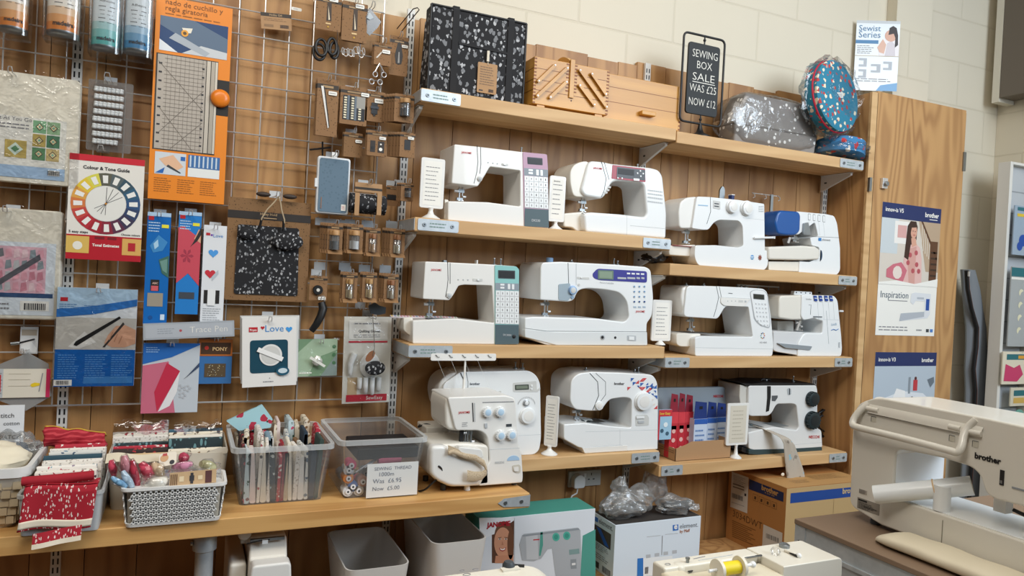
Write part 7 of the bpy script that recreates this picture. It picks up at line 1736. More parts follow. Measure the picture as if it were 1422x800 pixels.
m=MB(); a=p6(515,352,y+.03); b=p6(720,385,y+.03); m.box((a.x,y+.02,b.z),(X1-.02,y+.20,a.z-.004),M('#17181b',.5)); tag(m.build('black_tray',bevel=.004),'black tray lying across the top of the clear thread box','tray')
m=MB(); a=p6(590,405,y+.02); b=p6(700,395,y+.02); m.lathe([(.012,0),(.014,.01),(.012,.07)],(a.x,y+.03,a.z+.002),(1,.02,.05),M('#c65a7a',.6),16); tag(m.build('thread_spool'),'long pink spool lying under the black tray in the thread box','thread spool','thread spools in the clear box')
for i,(x_,y_) in enumerate(((510,440),(525,430),(540,425))): 
    a=p6(x_,y_,y+.025); b=p6(x_+55,y_-38,y+.05); m=MB(); m.tube([a,b],.0025,M('#cfd3d8',.3),8); tag(m.build('plastic_stick'),['lowest','middle','highest'][i]+' of three thin clear sticks beside the handwritten price card','stick')
F=Face(p6(545,530,y-.004),V(p6(722,525,y-.004).x-p6(545,530,y-.004).x,0,0),V(0,0,p6(550,412,y-.004).z-p6(545,530,y-.004).z)); F=Face(F.o+V(0,-.0005,0),F.U,F.V); m=MB(); slab(m,F,.0006,M('#dcdedd',.5)); HW=M('#5d6a80',.7)
F.txt(m,'SEWING  THREAD',.14,.80,wu=.72,mat=HW,bold=-.01); F.txt(m,'1000m',.24,.62,wu=.28,mat=HW,bold=-.01); F.txt(m,'Was  £6.95',.12,.42,wu=.55,mat=HW,bold=-.01); F.txt(m,'Now  £5.00',.12,.20,wu=.52,mat=HW,bold=-.01)
tag(m.build('price_card'),'handwritten white card on the front of the clear thread box','sign')
# ================================================================ the wire grid and everything on it
GY=2.447
t=thing('wire_grid','chrome wire grid panel fixed on the boarding','wire grid',(0,GY,1.0))
m=MB(); r0=.0022
xs=[.345-.0765*i for i in range(-3,18)]
xr_=max(xs); zs_=[1.5-.435+.0775*i for i in range(0,20)]
for x in xs:
    m.tube([(x,GY,zs_[0]-.0),(x,GY,zs_[-1])],r0 if x!=xr_ else .003,CHROME,6)
for z in zs_:
    m.tube([(xs[-1],GY-.0045,z),(xr_,GY-.0045,z)],r0 if z!=zs_[0] else .0028,CHROME,6)
m.build('wires',t)
HK=0
def hook(x,z,y1,label,tip=.014,w=.010,plate=True,thin=.0015):
    t=thing('wire_hook',label,'hook',(x,GY,z),'hooks on the wire grid')
    m=MB(); y0=GY-.005
    m.tube([V(x-w/2,y0,z+.006),V(x-w/2,y1+.006,z),V(x-w/2,y1,z+tip*.4),V(x-w*.35,y1-.002,z+tip),V(x+w*.35,y1-.002,z+tip),V(x+w/2,y1,z+tip*.4),V(x+w/2,y1+.006,z),V(x+w/2,y0,z+.006)],thin,CHROME,6); m.build('prong',t)
    if plate:
        m=MB(); m.box((x-.017,GY-.010,z+.002),(x+.017,GY-.0072,z+.024),M('#c9ccce',.35)); m.build('back_plate',t)
def hang(k,TL,BR,d,th,base,label,cat='packet',name='packet',fn=None,rot=0,hk=None,group=None,r=0,film=False,side=None,hu=.5,bev=0,tipd=.02,yaw=0,hv=None,plate=True):
    F=rectY(c1(k,*TL),c1(k,*BR),d,rot,yaw); m=MB(); slab(m,F,th,base,r,side)
    if fn: fn(F,m)
    if film:
        G=Face(F.p(-.03,-.02,.003),F.U*1.06,F.V*1.05)
        m.sheet(lambda u,v:G.p(u,v,.002+.004*abs(noise.noise(V(u*7,v*9,d*50)))*math.sin(PI*min(1,u*6,(1-u)*6)/2)),22,26,WRAP)
    o=tag(m.build(name,bevel=bev),label,cat,group)
    if hk:
        p=F.p(hu,hv if hv else 1.0-min(.04,.012/F.h)); hook(p.x,p.z,d-tipd,'wire hook holding the '+hk,plate=plate)
    return F
OR=M('#e9892a',.4); PB=M('#1668b5',.35); PB2=M('#2a7fca',.35)
# --- spray cans in clear shells (top left)
def can(cx,rpx,ytop,ybot,d,cols,label,txt,tc):
    a=PY(cx-rpx,ybot,d); b=PY(cx+rpx,ybot,d); r=(b.x-a.x)/2; x=(a.x+b.x)/2; z0=a.z; h=.20
    t=thing('spray_can',label,'spray can',(x,d,z0),'spray cans at the top left')
    m=MB(); n=8; prof=[(r*.9,0),(r,.004),(r,.010)]+[(r,.010+.17*i/n) for i in range(1,n+1)]+[(r*.8,.188),(r*.35,.195)]
    def mixh(h1,h2,f):
        A=[int(h1[i:i+2],16) for i in(1,3,5)];B=[int(h2[i:i+2],16) for i in(1,3,5)]; return '#%02x%02x%02x'%tuple(int(p*(1-f)+q*f) for p,q in zip(A,B))
    mats=[STEEL,STEEL]+[M(mixh(cols[0],cols[1],min(1,(i/n)*2.6)),.3,0,.3) for i in range(n)]+[STEEL,STEEL]
    m.lathe(prof,(x,d,z0),(0,0,1),STEEL,32,mats); m.build('body',t)
    m=MB(); C_=V(x,d,z0); o=V(x,d,z0)+V(-x,-d,0).normalized()*(r*1.004); right=V(-o.y+d,o.x-x,0)
    o=C_+V(-x,-d,0).normalized()*r*1.004
    m.text(txt,o+V(0,0,.022),(1,0,0),(0,0,1),width=r*1.35,mat=tc,bold=.05,align='c',arc=(C_,r*1.004))
    for j in range(5): 
        m.text('.....  .... ...'[:12+(j%3)],o+V(0,0,.115-j*.011),(1,0,0),(0,0,1),width=r*(1.2-.15*(j%3)),mat=INK,bold=.03,align='c',arc=(C_,r*1.004))
    m.text('Sprühkleber' if j<0 else 'Adhesive',o+V(0,0,.128),(1,0,0),(0,0,1),width=r*1.1,mat=INK,bold=0,align='c',arc=(C_,r*1.004)); 
    m.build('lettering',t)
    m=MB(); k=1.18; m.tub(x-r*k,x+r*k,d-r*k,d+r*k,z0-.014,z0+.19,BLIS,taper=.001,wall=.0012,r=r*.55); m.build('clear_shell',t)
    hook(x,z0+.1,d+r*1.2,'wire hook behind the '+label.split(' in ')[0],tip=.005)
can(18,21,0,42,2.36,('#dd8430','#f4f1ea'),'orange and white spray can in a clear shell at the left edge','madeira',M('#3a2a22'))
can(87,23,0,48,2.36,('#dd8430','#f4f1ea'),'orange and white spray can in a clear shell, second from the left edge','madeira',M('#3a2a22'))
can(146,20,0,68,2.37,('#58b3b0','#dfe8ee'),'teal and white spray can in a clear shell beside the orange ones','madeira',M('#24303c'))
can(190,19,0,73,2.37,('#3f86b8','#dfe8ee'),'blue and white spray can in a clear shell next to the orange cutter box','madeira',M('#24303c'))
# --- batting bags
BAT=M('#e8e2d2',.8)
def quilt(F,m):
    F.rect(m,-.1,.10,.86,.60,M('#e6e4dc',.5),.001); F.rect(m,-.1,.04,.86,.15,M('#a9c4e0',.5),.0014)
    F.txt(m,'Quilt As You Go',-.05,.56,wu=.50,mat=INKG,off=.002,bold=0); F.scrib(m,.0,.48,.42,.54,2,INKG,.002)
    a=(.45,.20,.80,.60)
    F.rect(m,*a,PAPER,.0016)
    r=random.Random(2)
    for i in range(2):
        for j in range(3):
            u=.465+i*.165; v=.215+j*.125; c=['#5c8a62','#b9a35c','#7fae86','#c8b27a','#4f7f5f','#8fb08a'][i*3+j]
            F.rect(m,u,v,u+.155,v+.115,M(c,.7),.0022); cx,cy=u+.078,v+.058
            for k,cl in ((.05,'#5b5148'),(.036,'#e0cf9e'),(.02,'#7fae9a')): F.pol(m,[(cx-k,cy),(cx,cy-k*.72),(cx+k,cy),(cx,cy+k*.72)],M(cl,.7),.0026+(.05-k)*.01)
    F.rect(m,.15,.22,.40,.38,M('#b9a35c',.7),.0022); F.pol(m,[(.18,.30),(.27,.24),(.36,.30),(.27,.36)],M('#cfe0d4'),.0026); F.pol(m,[(.22,.30),(.27,.27),(.32,.30),(.27,.33)],M('#5c8a62'),.003)
    F.bars(m,.66,.085,.80,.125,INK,12,.003); F.rect(m,.66,.08,.8,.13,PAPER,.0024)
F=hang('T1',(-20,265),(290,715),2.375,.045,BAT,'bag of cream wadding with a green quilt block card hanging top left','packet','wadding_bag',quilt,0,'quilt block wadding bag',r=.012,film=True,hu=.22,tipd=.05,bev=.006)
def pinkq(F,m):
    F.rect(m,-.1,.04,.92,.70,M('#dfe7ee',.5),.001); F.rect(m,.0,.20,.90,.24,M('#33517a'),.0016)
    F.rect(m,.05,.24,.78,.66,M('#e3b8c4'),.0018)
    r=random.Random(4)
    for i in range(6):
        for j in range(4): u=.06+i*.118; v=.25+j*.10; F.pol(m,[(u,v),(u+.10,v+.02),(u+.08,v+.09),(u+.01,v+.08)],M(r.choice(['#e3a9b6','#8d9aa0','#cf8b9a','#c7c9cb','#e9cdd2','#7d7f84'])),.0024)
    F.pol(m,[(.1,.3),(.7,.55),(.68,.6),(.08,.35)],M('#5f5f66'),.0028)
    F.rect(m,.42,.08,.85,.17,PAPER,.0016); F.bars(m,.48,.09,.8,.15,INK,12,.0024); F.scrib(m,.0,.08,.35,.16,2,INKG,.0022)
hang('T2',(-15,105),(180,455),2.385,.042,BAT,'bag of cream wadding with a pink quilt picture card at the left edge','packet','wadding_bag',pinkq,0,'pink quilt wadding bag',r=.012,film=True,hu=.2,tipd=.05,bev=.006)
# --- white bobbins pack
def bobs(F,m):
    F.rect(m,.0,.0,1,1,BLIS,.0)
Fb=rectY(c1('T1',340,300),c1('T1',500,590),2.40)
t=thing('bobbin_pack','clear pack of white bobbins in rows on the grid beside the wadding bag','bobbin pack',Fb.p(.5,0),None)
m=MB(); slab(m,Fb,.003,clear('smoke_blister',tint='#d9cfc4',amt=.08,milk=.12),.006); 
m.prism(fillet([Fb.p(.12,.04,.014),Fb.p(.82,.04,.014),Fb.p(.82,.93,.014),Fb.p(.12,.93,.014)],.006),V(0,.012,0),BLIS); m.build('blister',t)
for j in range(8):
    for i in range(7 if j<7 else 6):
        if random.random()<.03: continue
        c=Fb.p(.18+i*.092+.01*math.sin(j),.86-j*.105,.008); m=MB(); m.lathe([(.0052,0),(.0062,.001),(.0062,.0065),(.0058,.0075)],c+V(0,0,-.006),(0.1,0,1),WHB,10)
        m.lathe([(.0054,.0078),(.0062,.009),(.0062,.0125),(.0054,.0135)],c+V(0,0,-.006),(0.1,0,1),WHB,10)
        m.build('bobbin',t)
hook(Fb.p(.45,.99).x,Fb.p(.5,1.0).z-.004,2.34,'long wire hook holding the pack of white bobbins',w=.014)
hook(Fb.p(.35,.99).x,Fb.p(.5,0).z-.002,2.37,'wire hook holding the colour wheel guide',w=.014)
# --- orange rotary cutting ruler box
def orange(F,m):
    F.txt(m,'nado de cuchillo y',.12,.965,wu=.75,mat=M('#7a4a1a'),bold=0,off=.001); F.txt(m,'regla giratoria',.12,.935,wu=.55,mat=M('#7a4a1a'),bold=0,off=.001); F.scrib(m,.12,.912,.92,.926,1,M('#a0601f'))
    F.rect(m,.06,.735,.95,.905,M('#1b3f6d'),.0006); F.pol(m,[(.06,.86),(.06,.905),(.5,.905),(.95,.84),(.95,.735),(.80,.735)],M('#5b6f86'),.0008)
    F.pol(m,[(.06,.735),(.30,.735),(.06,.79)],M('#dfe3e6'),.001); F.pol(m,[(.35,.735),(.95,.735),(.95,.77),(.6,.785)],M('#c9cdd0'),.001); F.pol(m,[(.18,.80),(.26,.83),(.72,.755),(.66,.735)],M('#aab2ba'),.0012)
    F.circ(m,.38,.835,.010,M('#e8a23c'),.0016); F.circ(m,.38,.835,.005,M('#5d4a30'),.0018); F.pol(m,[(.34,.86),(.48,.865),(.46,.84),(.38,.835)],M('#e9e2d2'),.0014)
    F.rect(m,.03,.245,.84,.72,M('#3a3630'),.0006)
    # ruler
    F.rect(m,.05,.25,.68,.715,M('#b6ada2',.35),.0014)
    LG=M('#8d857b')
    for i in range(9): u=.17+i*.058; F.rect(m,u,.25,u+.005,.715,LG,.002)
    for j in range(23): v=.26+j*.0198; F.rect(m,.14,v,.66,v+.0022 if j%2 else v+.0035,LG,.002)
    for j in range(10): F.rect(m,.07,.28+j*.043,.11,.288+j*.043,INK,.0022); F.rect(m,.63,.28+j*.043,.66,.288+j*.043,INK,.0022)
    for a,b in (((.06,.68),(.66,.46)),((.66,.56),(.08,.32)),((.25,.25),(.66,.40)),((.55,.25),(.10,.45))):
        F.pol(m,[a,(a[0],a[1]+.003),(b[0],b[1]+.003),b],M('#6f675d'),.0023)
    for u0,u1,c in ((.69,.74,'#d9d0c2'),(.75,.80,'#c2b9ab'),(.805,.835,'#e6ded0')): F.rect(m,u0,.25,u1,.715,M(c,.3,.3),.003)
    F.rect(m,.84,.45,1.0,.63,M('#1c1a18'),.0008)
    F.rect(m,.07,.125,.47,.235,M('#cfd6dc'),.0008); F.pol(m,[(.12,.20),(.30,.225),(.44,.17),(.36,.15),(.2,.17)],M('#e3b795'),.0012); F.pol(m,[(.08,.13),(.2,.16),(.18,.13)],M('#2464b0'),.0013); F.rect(m,.4,.2,.46,.22,M('#2464b0'),.0013); F.pol(m,[(.22,.165),(.40,.135),(.41,.14),(.24,.175)],DGRY,.0014)
    F.rect(m,.50,.125,.92,.235,M('#e6e8e6'),.0008); F.rect(m,.50,.17,.92,.235,M('#3c6ea6'),.001)
    for i in range(7): F.rect(m,.52+i*.057,.175,.54+i*.057,.232,M('#c9d6e2'),.0012)
    for i in range(3): F.scrib(m,.07+i*.30,.035,.30+i*.30,.11,7,M('#a5611c'),.0008)
F=rectY(c1('T1',600,-20),c1('T1',857,783),2.39); m=MB(); slab(m,F,.028,OR); orange(F,m)
o=m.build('body'); t=thing('cutter_box','large orange box with a clear ruler and round orange cutter knob','packet',tuple(o['_o'])); o.parent=t; o.location=(0,0,0)
m=MB(); c=F.p(.885,.535,.001); m.lathe([(.026,0),(.028,.006),(.024,.014),(.012,.017)],c,(0,-1,0),M('#e67f22',.3),28); m.build('cutter_knob',t)
hook(F.p(.3,.2).x,F.p(.3,.3).z,2.421,'wire hook behind the orange cutter box',tip=.004,plate=False)
# --- colour wheel card
WH=['#5b5a4c','#545f62','#35505f','#2c5a76','#2c4f7a','#2e3f63','#3a3450','#5a2c46','#8a2438','#a3212f','#b52a35','#c2453c','#d0763f','#dba04a','#e0c23a','#d6cf52']
def wheel(F,m):
    F.rect(m,0,.94,1,1,M('#c92a38',.4),.0006); F.txt(m,'Colour & Tone Guide',.18,.865,wu=.62,mat=INK,off=.001,bold=.03)
    cx,cy=.50,.545; n=16; R=.047 
    w=F.w; R1=w*.465; R2=w*.275
    for i in range(n):
        a0=PI/2+.25-2*PI*i/n; a1=PI/2+.25-2*PI*(i+1)/n; U=F.U.normalized(); W=F.V.normalized(); c=F.p(cx,cy,.001)
        def q(r,a): return c+U*r*math.cos(a)+W*r*math.sin(a)
        mm=(a0+a1)/2
        m.poly([q(R2,a0),q(R2,mm),q(R2,a1),q(R1,a1),q(R1,mm),q(R1,a0)],M(WH[i],.5))
        c2=q((R1+R2)/2,mm)+F.n*.0006; rr=(q(1,mm)-q(0,mm)); tt=rr.cross(F.n)
        m.poly([c2+rr*.011+tt*.007,c2+rr*.011-tt*.007,c2-rr*.011-tt*.006,c2-rr*.011+tt*.006],M('#ecebe6'))
    F.circ(m,cx,cy,R2*.98,M('#e4e3dd'),.0014,32)
    for i in range(4): a=.5+i*.35; U=F.U.normalized(); W=F.V.normalized(); c=F.p(cx,cy,.002); e=c+U*R2*.9*math.cos(a)+W*R2*.9*math.sin(a); e2=c-(e-c)*.7; nrm=(e-c).cross(F.n).normalized()*.0006; m.poly([e2-nrm,e2+nrm,e+nrm,e-nrm],INK)
    F.circ(m,cx,cy,.003,M('#c2822c'),.003,10)
    F.rect(m,0,0,1,.235,M('#b5202e',.4),.0006); F.rect(m,.0,.06,.30,.22,M('#d9b45c'),.001); F.circ(m,.15,.13,.012,M('#e9e6da'),.0014); F.rect(m,.74,.06,1,.22,M('#d9a95c'),.001); F.rect(m,.82,.1,.92,.18,M('#b5202e'),.0014)
    F.txt(m,'Tonal Estimates',.34,.13,wu=.36,mat=PAPER,bold=.03); F.txt(m,'5 easy steps',.03,.25,wu=.25,mat=INK,bold=.02); F.txt(m,'Choose colours',.72,.25,wu=.26,mat=INK,bold=.02); F.rect(m,.37,.2,.50,.225,M('#7a1420'),.001); F.rect(m,.54,.2,.66,.225,M('#7a1420'),.001)
hang('P',(97,212),(195,364),2.372,.002,M('#e6e2da',.4),'white card with a round colour wheel and red band hanging on the grid','card','colour_wheel_card',wheel,0)
# --- blue packets on the left
def prymb(F,m,kind):
    F.rect(m,.05,.93,.28,.965,RED,.001); F.rect(m,.62,.865,.92,.895,M('#e9dd3a'),.001); F.scrib(m,.06,.82,.6,.92,4,M('#bcd3ea'),.001)
    if kind==0:
        F.pol(m,[(.15,.70),(.5,.80),(.9,.74),(.7,.66),(.3,.64)],M('#3a86c2'),.0008); F.pol(m,[(.30,.72),(.48,.76),(.52,.70),(.36,.67)],M('#a9cfe8'),.0012); F.pol(m,[(.55,.58),(.98,.62),(1.0,.42),(.70,.46)],M('#3d6a60'),.0012); F.pol(m,[(.6,.565),(.92,.59),(.92,.46),(.73,.485)],M('#6c948a'),.0016)
        F.rect(m,.25,.30,.62,.40,M('#23211f'),.001); F.rect(m,.28,.30,.58,.345,M('#cf5a62'),.0014); F.txt(m,'ABC',.32,.36,wu=.25,mat=M('#e2b7a8'),off=.0016); F.rect(m,.14,.16,.80,.28,M('#9c9384'),.001); F.circ(m,.3,.06,.006,M('#0d4e90'),.001); F.rect(m,.72,.04,.9,.09,M('#cfe0f0'),.001)
    else:
        F.pol(m,[(0,.50),(0,.84),(.2,.86),(1,.74),(1,.28),(.5,.40),(0,.30)],M('#c94a5a',.5),.0008)
        c=(.42,.57)
        for i in range(6): a=i*PI/3; F.pol(m,[(c[0],c[1]),(c[0]+.22*math.cos(a-.3),c[1]+.055*math.sin(a-.3)),(c[0]+.30*math.cos(a),c[1]+.075*math.sin(a)),(c[0]+.22*math.cos(a+.3),c[1]+.055*math.sin(a+.3))],M('#a3354a'),.0010+i*.0001)
        F.pol(m,[(.55,.66),(.66,.70),(1.0,.86),(1,.78),(.85,.72)],M('#2b2a2c'),.0014); F.pol(m,[(.70,.74),(.9,.84),(1,.80),(1,.70)],M('#d9a487'),.0013)
        F.rect(m,.14,.15,.82,.215,M('#3f4650'),.001)
    F.rect(m,0,.965,1,1,M('#a9c6e0'),.0009)
hang('T2',(456,120),(513,468),2.40,.018,PB,'left of the two tall blue craft packets under the orange box',name='craft_packet',fn=lambda F,m:prymb(F,m,0),rot=0,hk='left tall blue craft packet',tipd=.03,hv=.965)
hang('T2',(553,118),(609,437),2.395,.018,PB2,'tall blue packet with a pencil drawing a flower on red cloth',name='craft_packet',fn=lambda F,m:prymb(F,m,1),rot=0,hk='flower drawing blue packet',tipd=.03,hv=.965)
def lovep(F,m):
    F.rect(m,.1,.90,.28,.925,RED,.001); F.txt(m,'Love',.42,.885,wu=.42,mat=M('#4c8fd0'),bold=0); F.circ(m,.35,.905,.003,M('#7a3ab0'),.0012)
    def heart(u,v,s,cl,off): 
        pts=[]
        for i in range(24): a=2*PI*i/24; x=16*math.sin(a)**3; y=13*math.cos(a)-5*math.cos(2*a)-2*math.cos(3*a)-math.cos(4*a); pts.append(F.p(u,v,off)+F.U.normalized()*x*s/16+F.V.normalized()*y*s/16)
        m.poly(pts,cl)
    heart(.45,.73,.014,M('#4c9be0'),.001); heart(.35,.53,.015,M('#c9303e'),.001); F.pol(m,[(.42,.50),(.7,.57),(.72,.53),(.45,.46)],M('#b9c3cc'),.0014)
    F.rect(m,.12,.24,.80,.37,M('#23211f'),.001); F.rect(m,.28,.22,.62,.38,M('#e9ebec'),.003); F.scrib(m,.1,.05,.9,.2,7,M('#a9adb2'),.001)
F=hang('T2',(630,160),(686,480),2.40,.020,M('#e3e6ea',.4),'tall white packet with a blue heart and a red heart on the grid',name='craft_packet',fn=lovep,rot=0,hk='tall white hearts packet',tipd=.03)
# --- tracing paper pack
def trace(F,m):
    F.rect(m,0,0,1,.375,M('#1363b4',.3),.001); F.pol(m,[(0,1),(0,.72),(.5,.75),(1,.86),(1,1)],M('#b8d4ea'),.001); F.pol(m,[(0,.70),(.45,.735),(1,.83),(1,.90),(.45,.82),(0,.78)],M('#2a74c0'),.0014)
    F.rect(m,.04,.86,.13,.90,RED,.0016); F.scrib(m,.03,.78,.3,.84,3,M('#5b8ec0'),.0016); F.scrib(m,.33,.78,.6,.83,3,M('#5b8ec0'),.0016)
    F.rect(m,0,.375,1,.70,M('#c9c5bd'),.0009); F.pol(m,[(.15,.40),(.35,.56),(.50,.45),(.30,.385)],M('#e3e1dc'),.0013)
    F.pol(m,[(.22,.42),(.25,.46),(.78,.72),(.80,.70),(.26,.41)],BLK,.0018); F.pol(m,[(.58,.40),(.60,.42),(.83,.66),(.85,.64),(.61,.40)],M('#3b3533'),.0020)
    F.pol(m,[(.60,.44),(.64,.52),(.74,.62),(.86,.63),(1.0,.58),(1.0,.44),(.86,.40),(.70,.40)],M('#d8a688'),.0017)
    for i in range(3): F.pol(m,[(.66+i*.06,.48-i*.02),(.70+i*.06,.56-i*.02),(.71+i*.06,.555-i*.02),(.67+i*.06,.475-i*.02)],M('#b88468'),.0022)
    for i in range(3): F.scrib(m,.04+i*.33,.08,.32+i*.33,.33,11,M('#5f9bd6'),.0014)
    F.rect(m,.0,.01,.22,.07,PAPER,.0016); F.bars(m,.03,.02,.18,.06,INK,12,.002); F.rect(m,.36,.03,.98,.1,M('#3f86c8'),.0013)
hang('T2',(178,352),(412,657),2.375,.010,M('#e9edf0',.35),'blue and grey pack with a hand drawing round a stencil in clear wrap','packet','tracing_pack',trace,0,'tracing pack in clear wrap',film=True,tipd=.04,hu=.52)
# --- silver pen box lying on the packets
F=hang('T2',(441,458),(720,512),2.372,.018,M('#b9c0c8',.3,.2),'long silver pen box hanging across the blue packets','box','pen_box',lambda F,m:(F.rect(m,.02,.1,.98,.9,M('#c6ccd4',.3,.2),.0006),F.txt(m,'Trace Pen',.50,.35,wu=.42,mat=PAPER,bold=-.01,off=.0012),F.circ(m,.40,.5,.004,M('#b5525a'),.001,8),F.scrib(m,.15,.3,.35,.7,3,M('#a2aab4'),.001)),rot=-3.5)
# --- transfer paper packs
def transf(F,m):
    F.pol(m,[(0,1),(0,.70),(.5,.80),(1,.98),(1,1)],M('#2166b4'),.001); F.pol(m,[(0,.68),(.45,.74),(.60,.0),(.25,.0),(0,.0)],M('#c96a82'),.0009); F.pol(m,[(.42,.72),(.66,.60),(.28,.02),(.22,.30)],M('#c22a48'),.0013); F.pol(m,[(.66,.60),(.30,.02),(.5,.10),(.62,.3)],M('#e6e6e8'),.0015)
    for c in ((.72,.25),(.80,.35),(.66,.36)): 
        for i in range(5): a=i*1.256; F.circ(m,c[0]+.05*math.cos(a),c[1]+.035*math.sin(a),.0035,M('#b7bcc2'),.0013,10)
    F.pol(m,[(.72,.48),(.76,.50),(1,.72),(1,.66)],M('#3b4a66'),.0018); F.scrib(m,.05,.86,.3,.95,3,M('#9cc0e4'),.0014)
hang('T2',(443,525),(608,738),2.405,.008,M('#c4ccd4',.35),'pink red and blue transfer paper pack at the bottom of the grid',name='craft_packet',fn=transf,rot=0,hk='transfer paper pack',tipd=.012)
def bead(F,m):
    F.rect(m,0,.62,1,1,M('#b5672c',.4),.001); F.rect(m,.05,.66,.95,.92,M('#4c3320'),.0014); F.circ(m,.22,.80,.006,M('#c9372c'),.0018); F.txt(m,'PONY',.40,.74,wu=.45,mat=M('#e9c28a'),off=.0018)
    F.rect(m,.18,.15,.82,.45,M('#5a4a34'),.001)
    r=random.Random(8)
    for i in range(46): F.circ(m,r.uniform(.22,.78),r.uniform(.18,.42),.0013,M(r.choice(['#c9b27a','#8b8f8a','#e0d8b8','#6a5a44'])),.0016,6)
hang('T2',(616,512),(712,650),2.41,.012,M('#3a6fa8',.4),'small blue and orange packet with a window of sequins on the grid',name='craft_packet',fn=bead,rot=0,hk='small sequin window packet',tipd=.012)
# --- hexagon template with tag
def z3(x,y,d): return PY(*c1('Z3',x,y),d)
d=2.40; W=[z3(x,y,d) for x,y in ((155,200),(270,262),(285,440),(145,522),(-20,460),(-20,270))]
t=thing('hexagon_template','clear hexagon template with a cream and pink card at the left edge of the grid','template',(W[0].x,d,W[3].z))
m=MB(); m.prism(W,V(0,.003,0),clear('template_acrylic',tint='#c9c4bc',amt=.1,milk=.25)); m.build('template',t)
F=rectY(c1('Z3',-10,290),c1('Z3',275,446),d-.006); m=MB(); slab(m,F,.0015,M('#ddd6c6',.6)); F.rect(m,0,0,.10,1,M('#b9bdc0'),.0005); F.rect(m,.0,.2,.06,.8,RED,.0008); F.rect(m,.92,.0,1,1,M('#c92a5a'),.0005); 
for v in (.4,.62,.82): F.rect(m,.2,v,.62,v+.012,M('#b3a894'),.0007)
F.pol(m,[(.62,.42),(.66,.36),(.80,.42),(.80,.5),(.70,.52),(.64,.48)],M('#e6c62a'),.001); F.pol(m,[(.78,.2),(.80,.2),(.86,.85),(.84,.85)],INKG,.0007); F.scrib(m,.01,.1,.09,.9,7,INKG,.0007); m.build('card',t)
F=rectY(c1('Z3',115,55),c1('Z3',208,205),2.425); m=MB(); slab(m,F,.001,M('#cfd0d0',.4)); F.rect(m,.08,.68,.92,.90,M('#a79b8b'),.0006); F.pol(m,[(.05,.3),(.5,.55),(.95,.2),(.9,.05),(.1,.05)],M('#e2e3e2'),.0005); tag(m.build('price_ticket'),'small white price ticket behind the hook above the hexagon template','ticket')
hook(z3(115,200,d).x+.012,z3(115,195,d).z+.0,2.35,'black tipped hook holding the hexagon template',w=.006,plate=False)
m=MB(); a=z3(60,150,2.33); b=z3(110,145,2.33); m.tube([a,b],.0045,STEEL,10); m.tube([b,z3(190,125,2.42)],.0025,BLK,6); tag(m.build('empty_hook'),'empty chrome peg with a dark stem above the hexagon template','hook')
# --- black patterned sewing mat pack
def mat_(F,m):
    F.rect(m,0,.80,1,.875,M('#2b2420'),.001); F.txt(m,'Hidey Hold',.38,.845,wu=.2,mat=M('#c9a87e'),off=.0016,bold=0); F.rect(m,.42,.815,.58,.822,M('#c9a87e'),.0016)
    P=fillet([F.p(.11,.06,.003),F.p(.88,.06,.003),F.p(.86,.74,.003),F.p(.12,.74,.003)],.008); m.prism(P,F.n*-.002,NOTION2)
F=rectY(c1('T4',40,98),c1('T4',288,434),2.40); m=MB(); slab(m,F,.006,KCORK); mat_(F,m); o=m.build('card'); t=thing('needlework_kit','kraft card carrying a black haberdashery print mat and small bag','kit',tuple(o['_o'])); o.parent=t; o.location=(0,0,0)
m=MB(); a=F.p(.14,.64,.012); b=F.p(.52,.66,.014); m.ball(F.p(.24,.66,.014),(.030,.010,.020),NOTION2,24,14); m.ball(F.p(.72,.60,.016),(.048,.012,.028),NOTION2,28,16); m.build('print_bag',t)
m=MB()
for s_ in (0,1):
    p0=F.p(.38 if s_==0 else .66,.72,.016); p1=F.p(.45 if s_==0 else .62,.90,.035); p2=F.p(.57,1.03,.045); m.tube([p0,p0.lerp(p1,.5)+V((.006 if s_ else -.006),0,0),p1,p1.lerp(p2,.6)+V(.002,0,0),p2],.0022,M('#c9b596'),6); m.tube([F.p(.37 if s_==0 else .66,.70,.018),F.p(.39 if s_==0 else .655,.80,.022)],.004,BLK,8)
m.build('strap',t)
m=MB(); 
for s_ in (-1,1): c=F.p(.56+s_*.16,1.045,.02); m.ball(c,(.022,.010,.008),M('#3b2f28',.6),16,10)
m.build('clip',t)
hook(F.p(.56,1).x,F.p(.5,1.03).z,2.34,'wire hook holding the black haberdashery print kit')
# --- top right of the grid: kraft carded notions
def kcard(k,TL,BR,d,label,fn=None,stack=0,hk=True,mat=None,group='kraft carded notions on the wire grid',rot=0,name='notion_card',tipd=.025,sdx=.0):
    mat=mat or KCORK2
    F=rectY(c1(k,*TL),c1(k,*BR),d,rot)
    for i in range(stack,-1,-1):
        off=V(-sdx*i,.013*i,.001*i); G=Face(F.o+off,F.U,F.V); m=MB(); slab(m,G,.0015,mat,.003)
        G.rect(m,.0,.82,1,.90,M('#33291f'),.0005); G.rect(m,.25,.84,.75,.88,M('#a98a62'),.0008)
        if fn: fn(G,m)
        tag(m.build(name),label if i==0 else '%s %s'%(['','second one back behind the','third one back behind the','fourth one back behind the','fifth one back behind the'][i],label),'card',group)
    if hk:
        p=F.p(.5,.96); hook(p.x,p.z,d-tipd,'wire hook holding the '+label.split(' on ')[0],w=.008,thin=.0013)
    return F
def ticket(F,m,u,v,w=.35,off=.004):
    h=w*.45*F.w/F.h; P=fillet([F.p(u,v,off),F.p(u+w,v,off),F.p(u+w,v+h,off),F.p(u,v+h,off)],.003); m.prism(P,F.n*-.0006,PAPER); F.scrib(m,u+w*.1,v+h*.2,u+w*.9,v+h*.8,1,INKG,off+.0003)
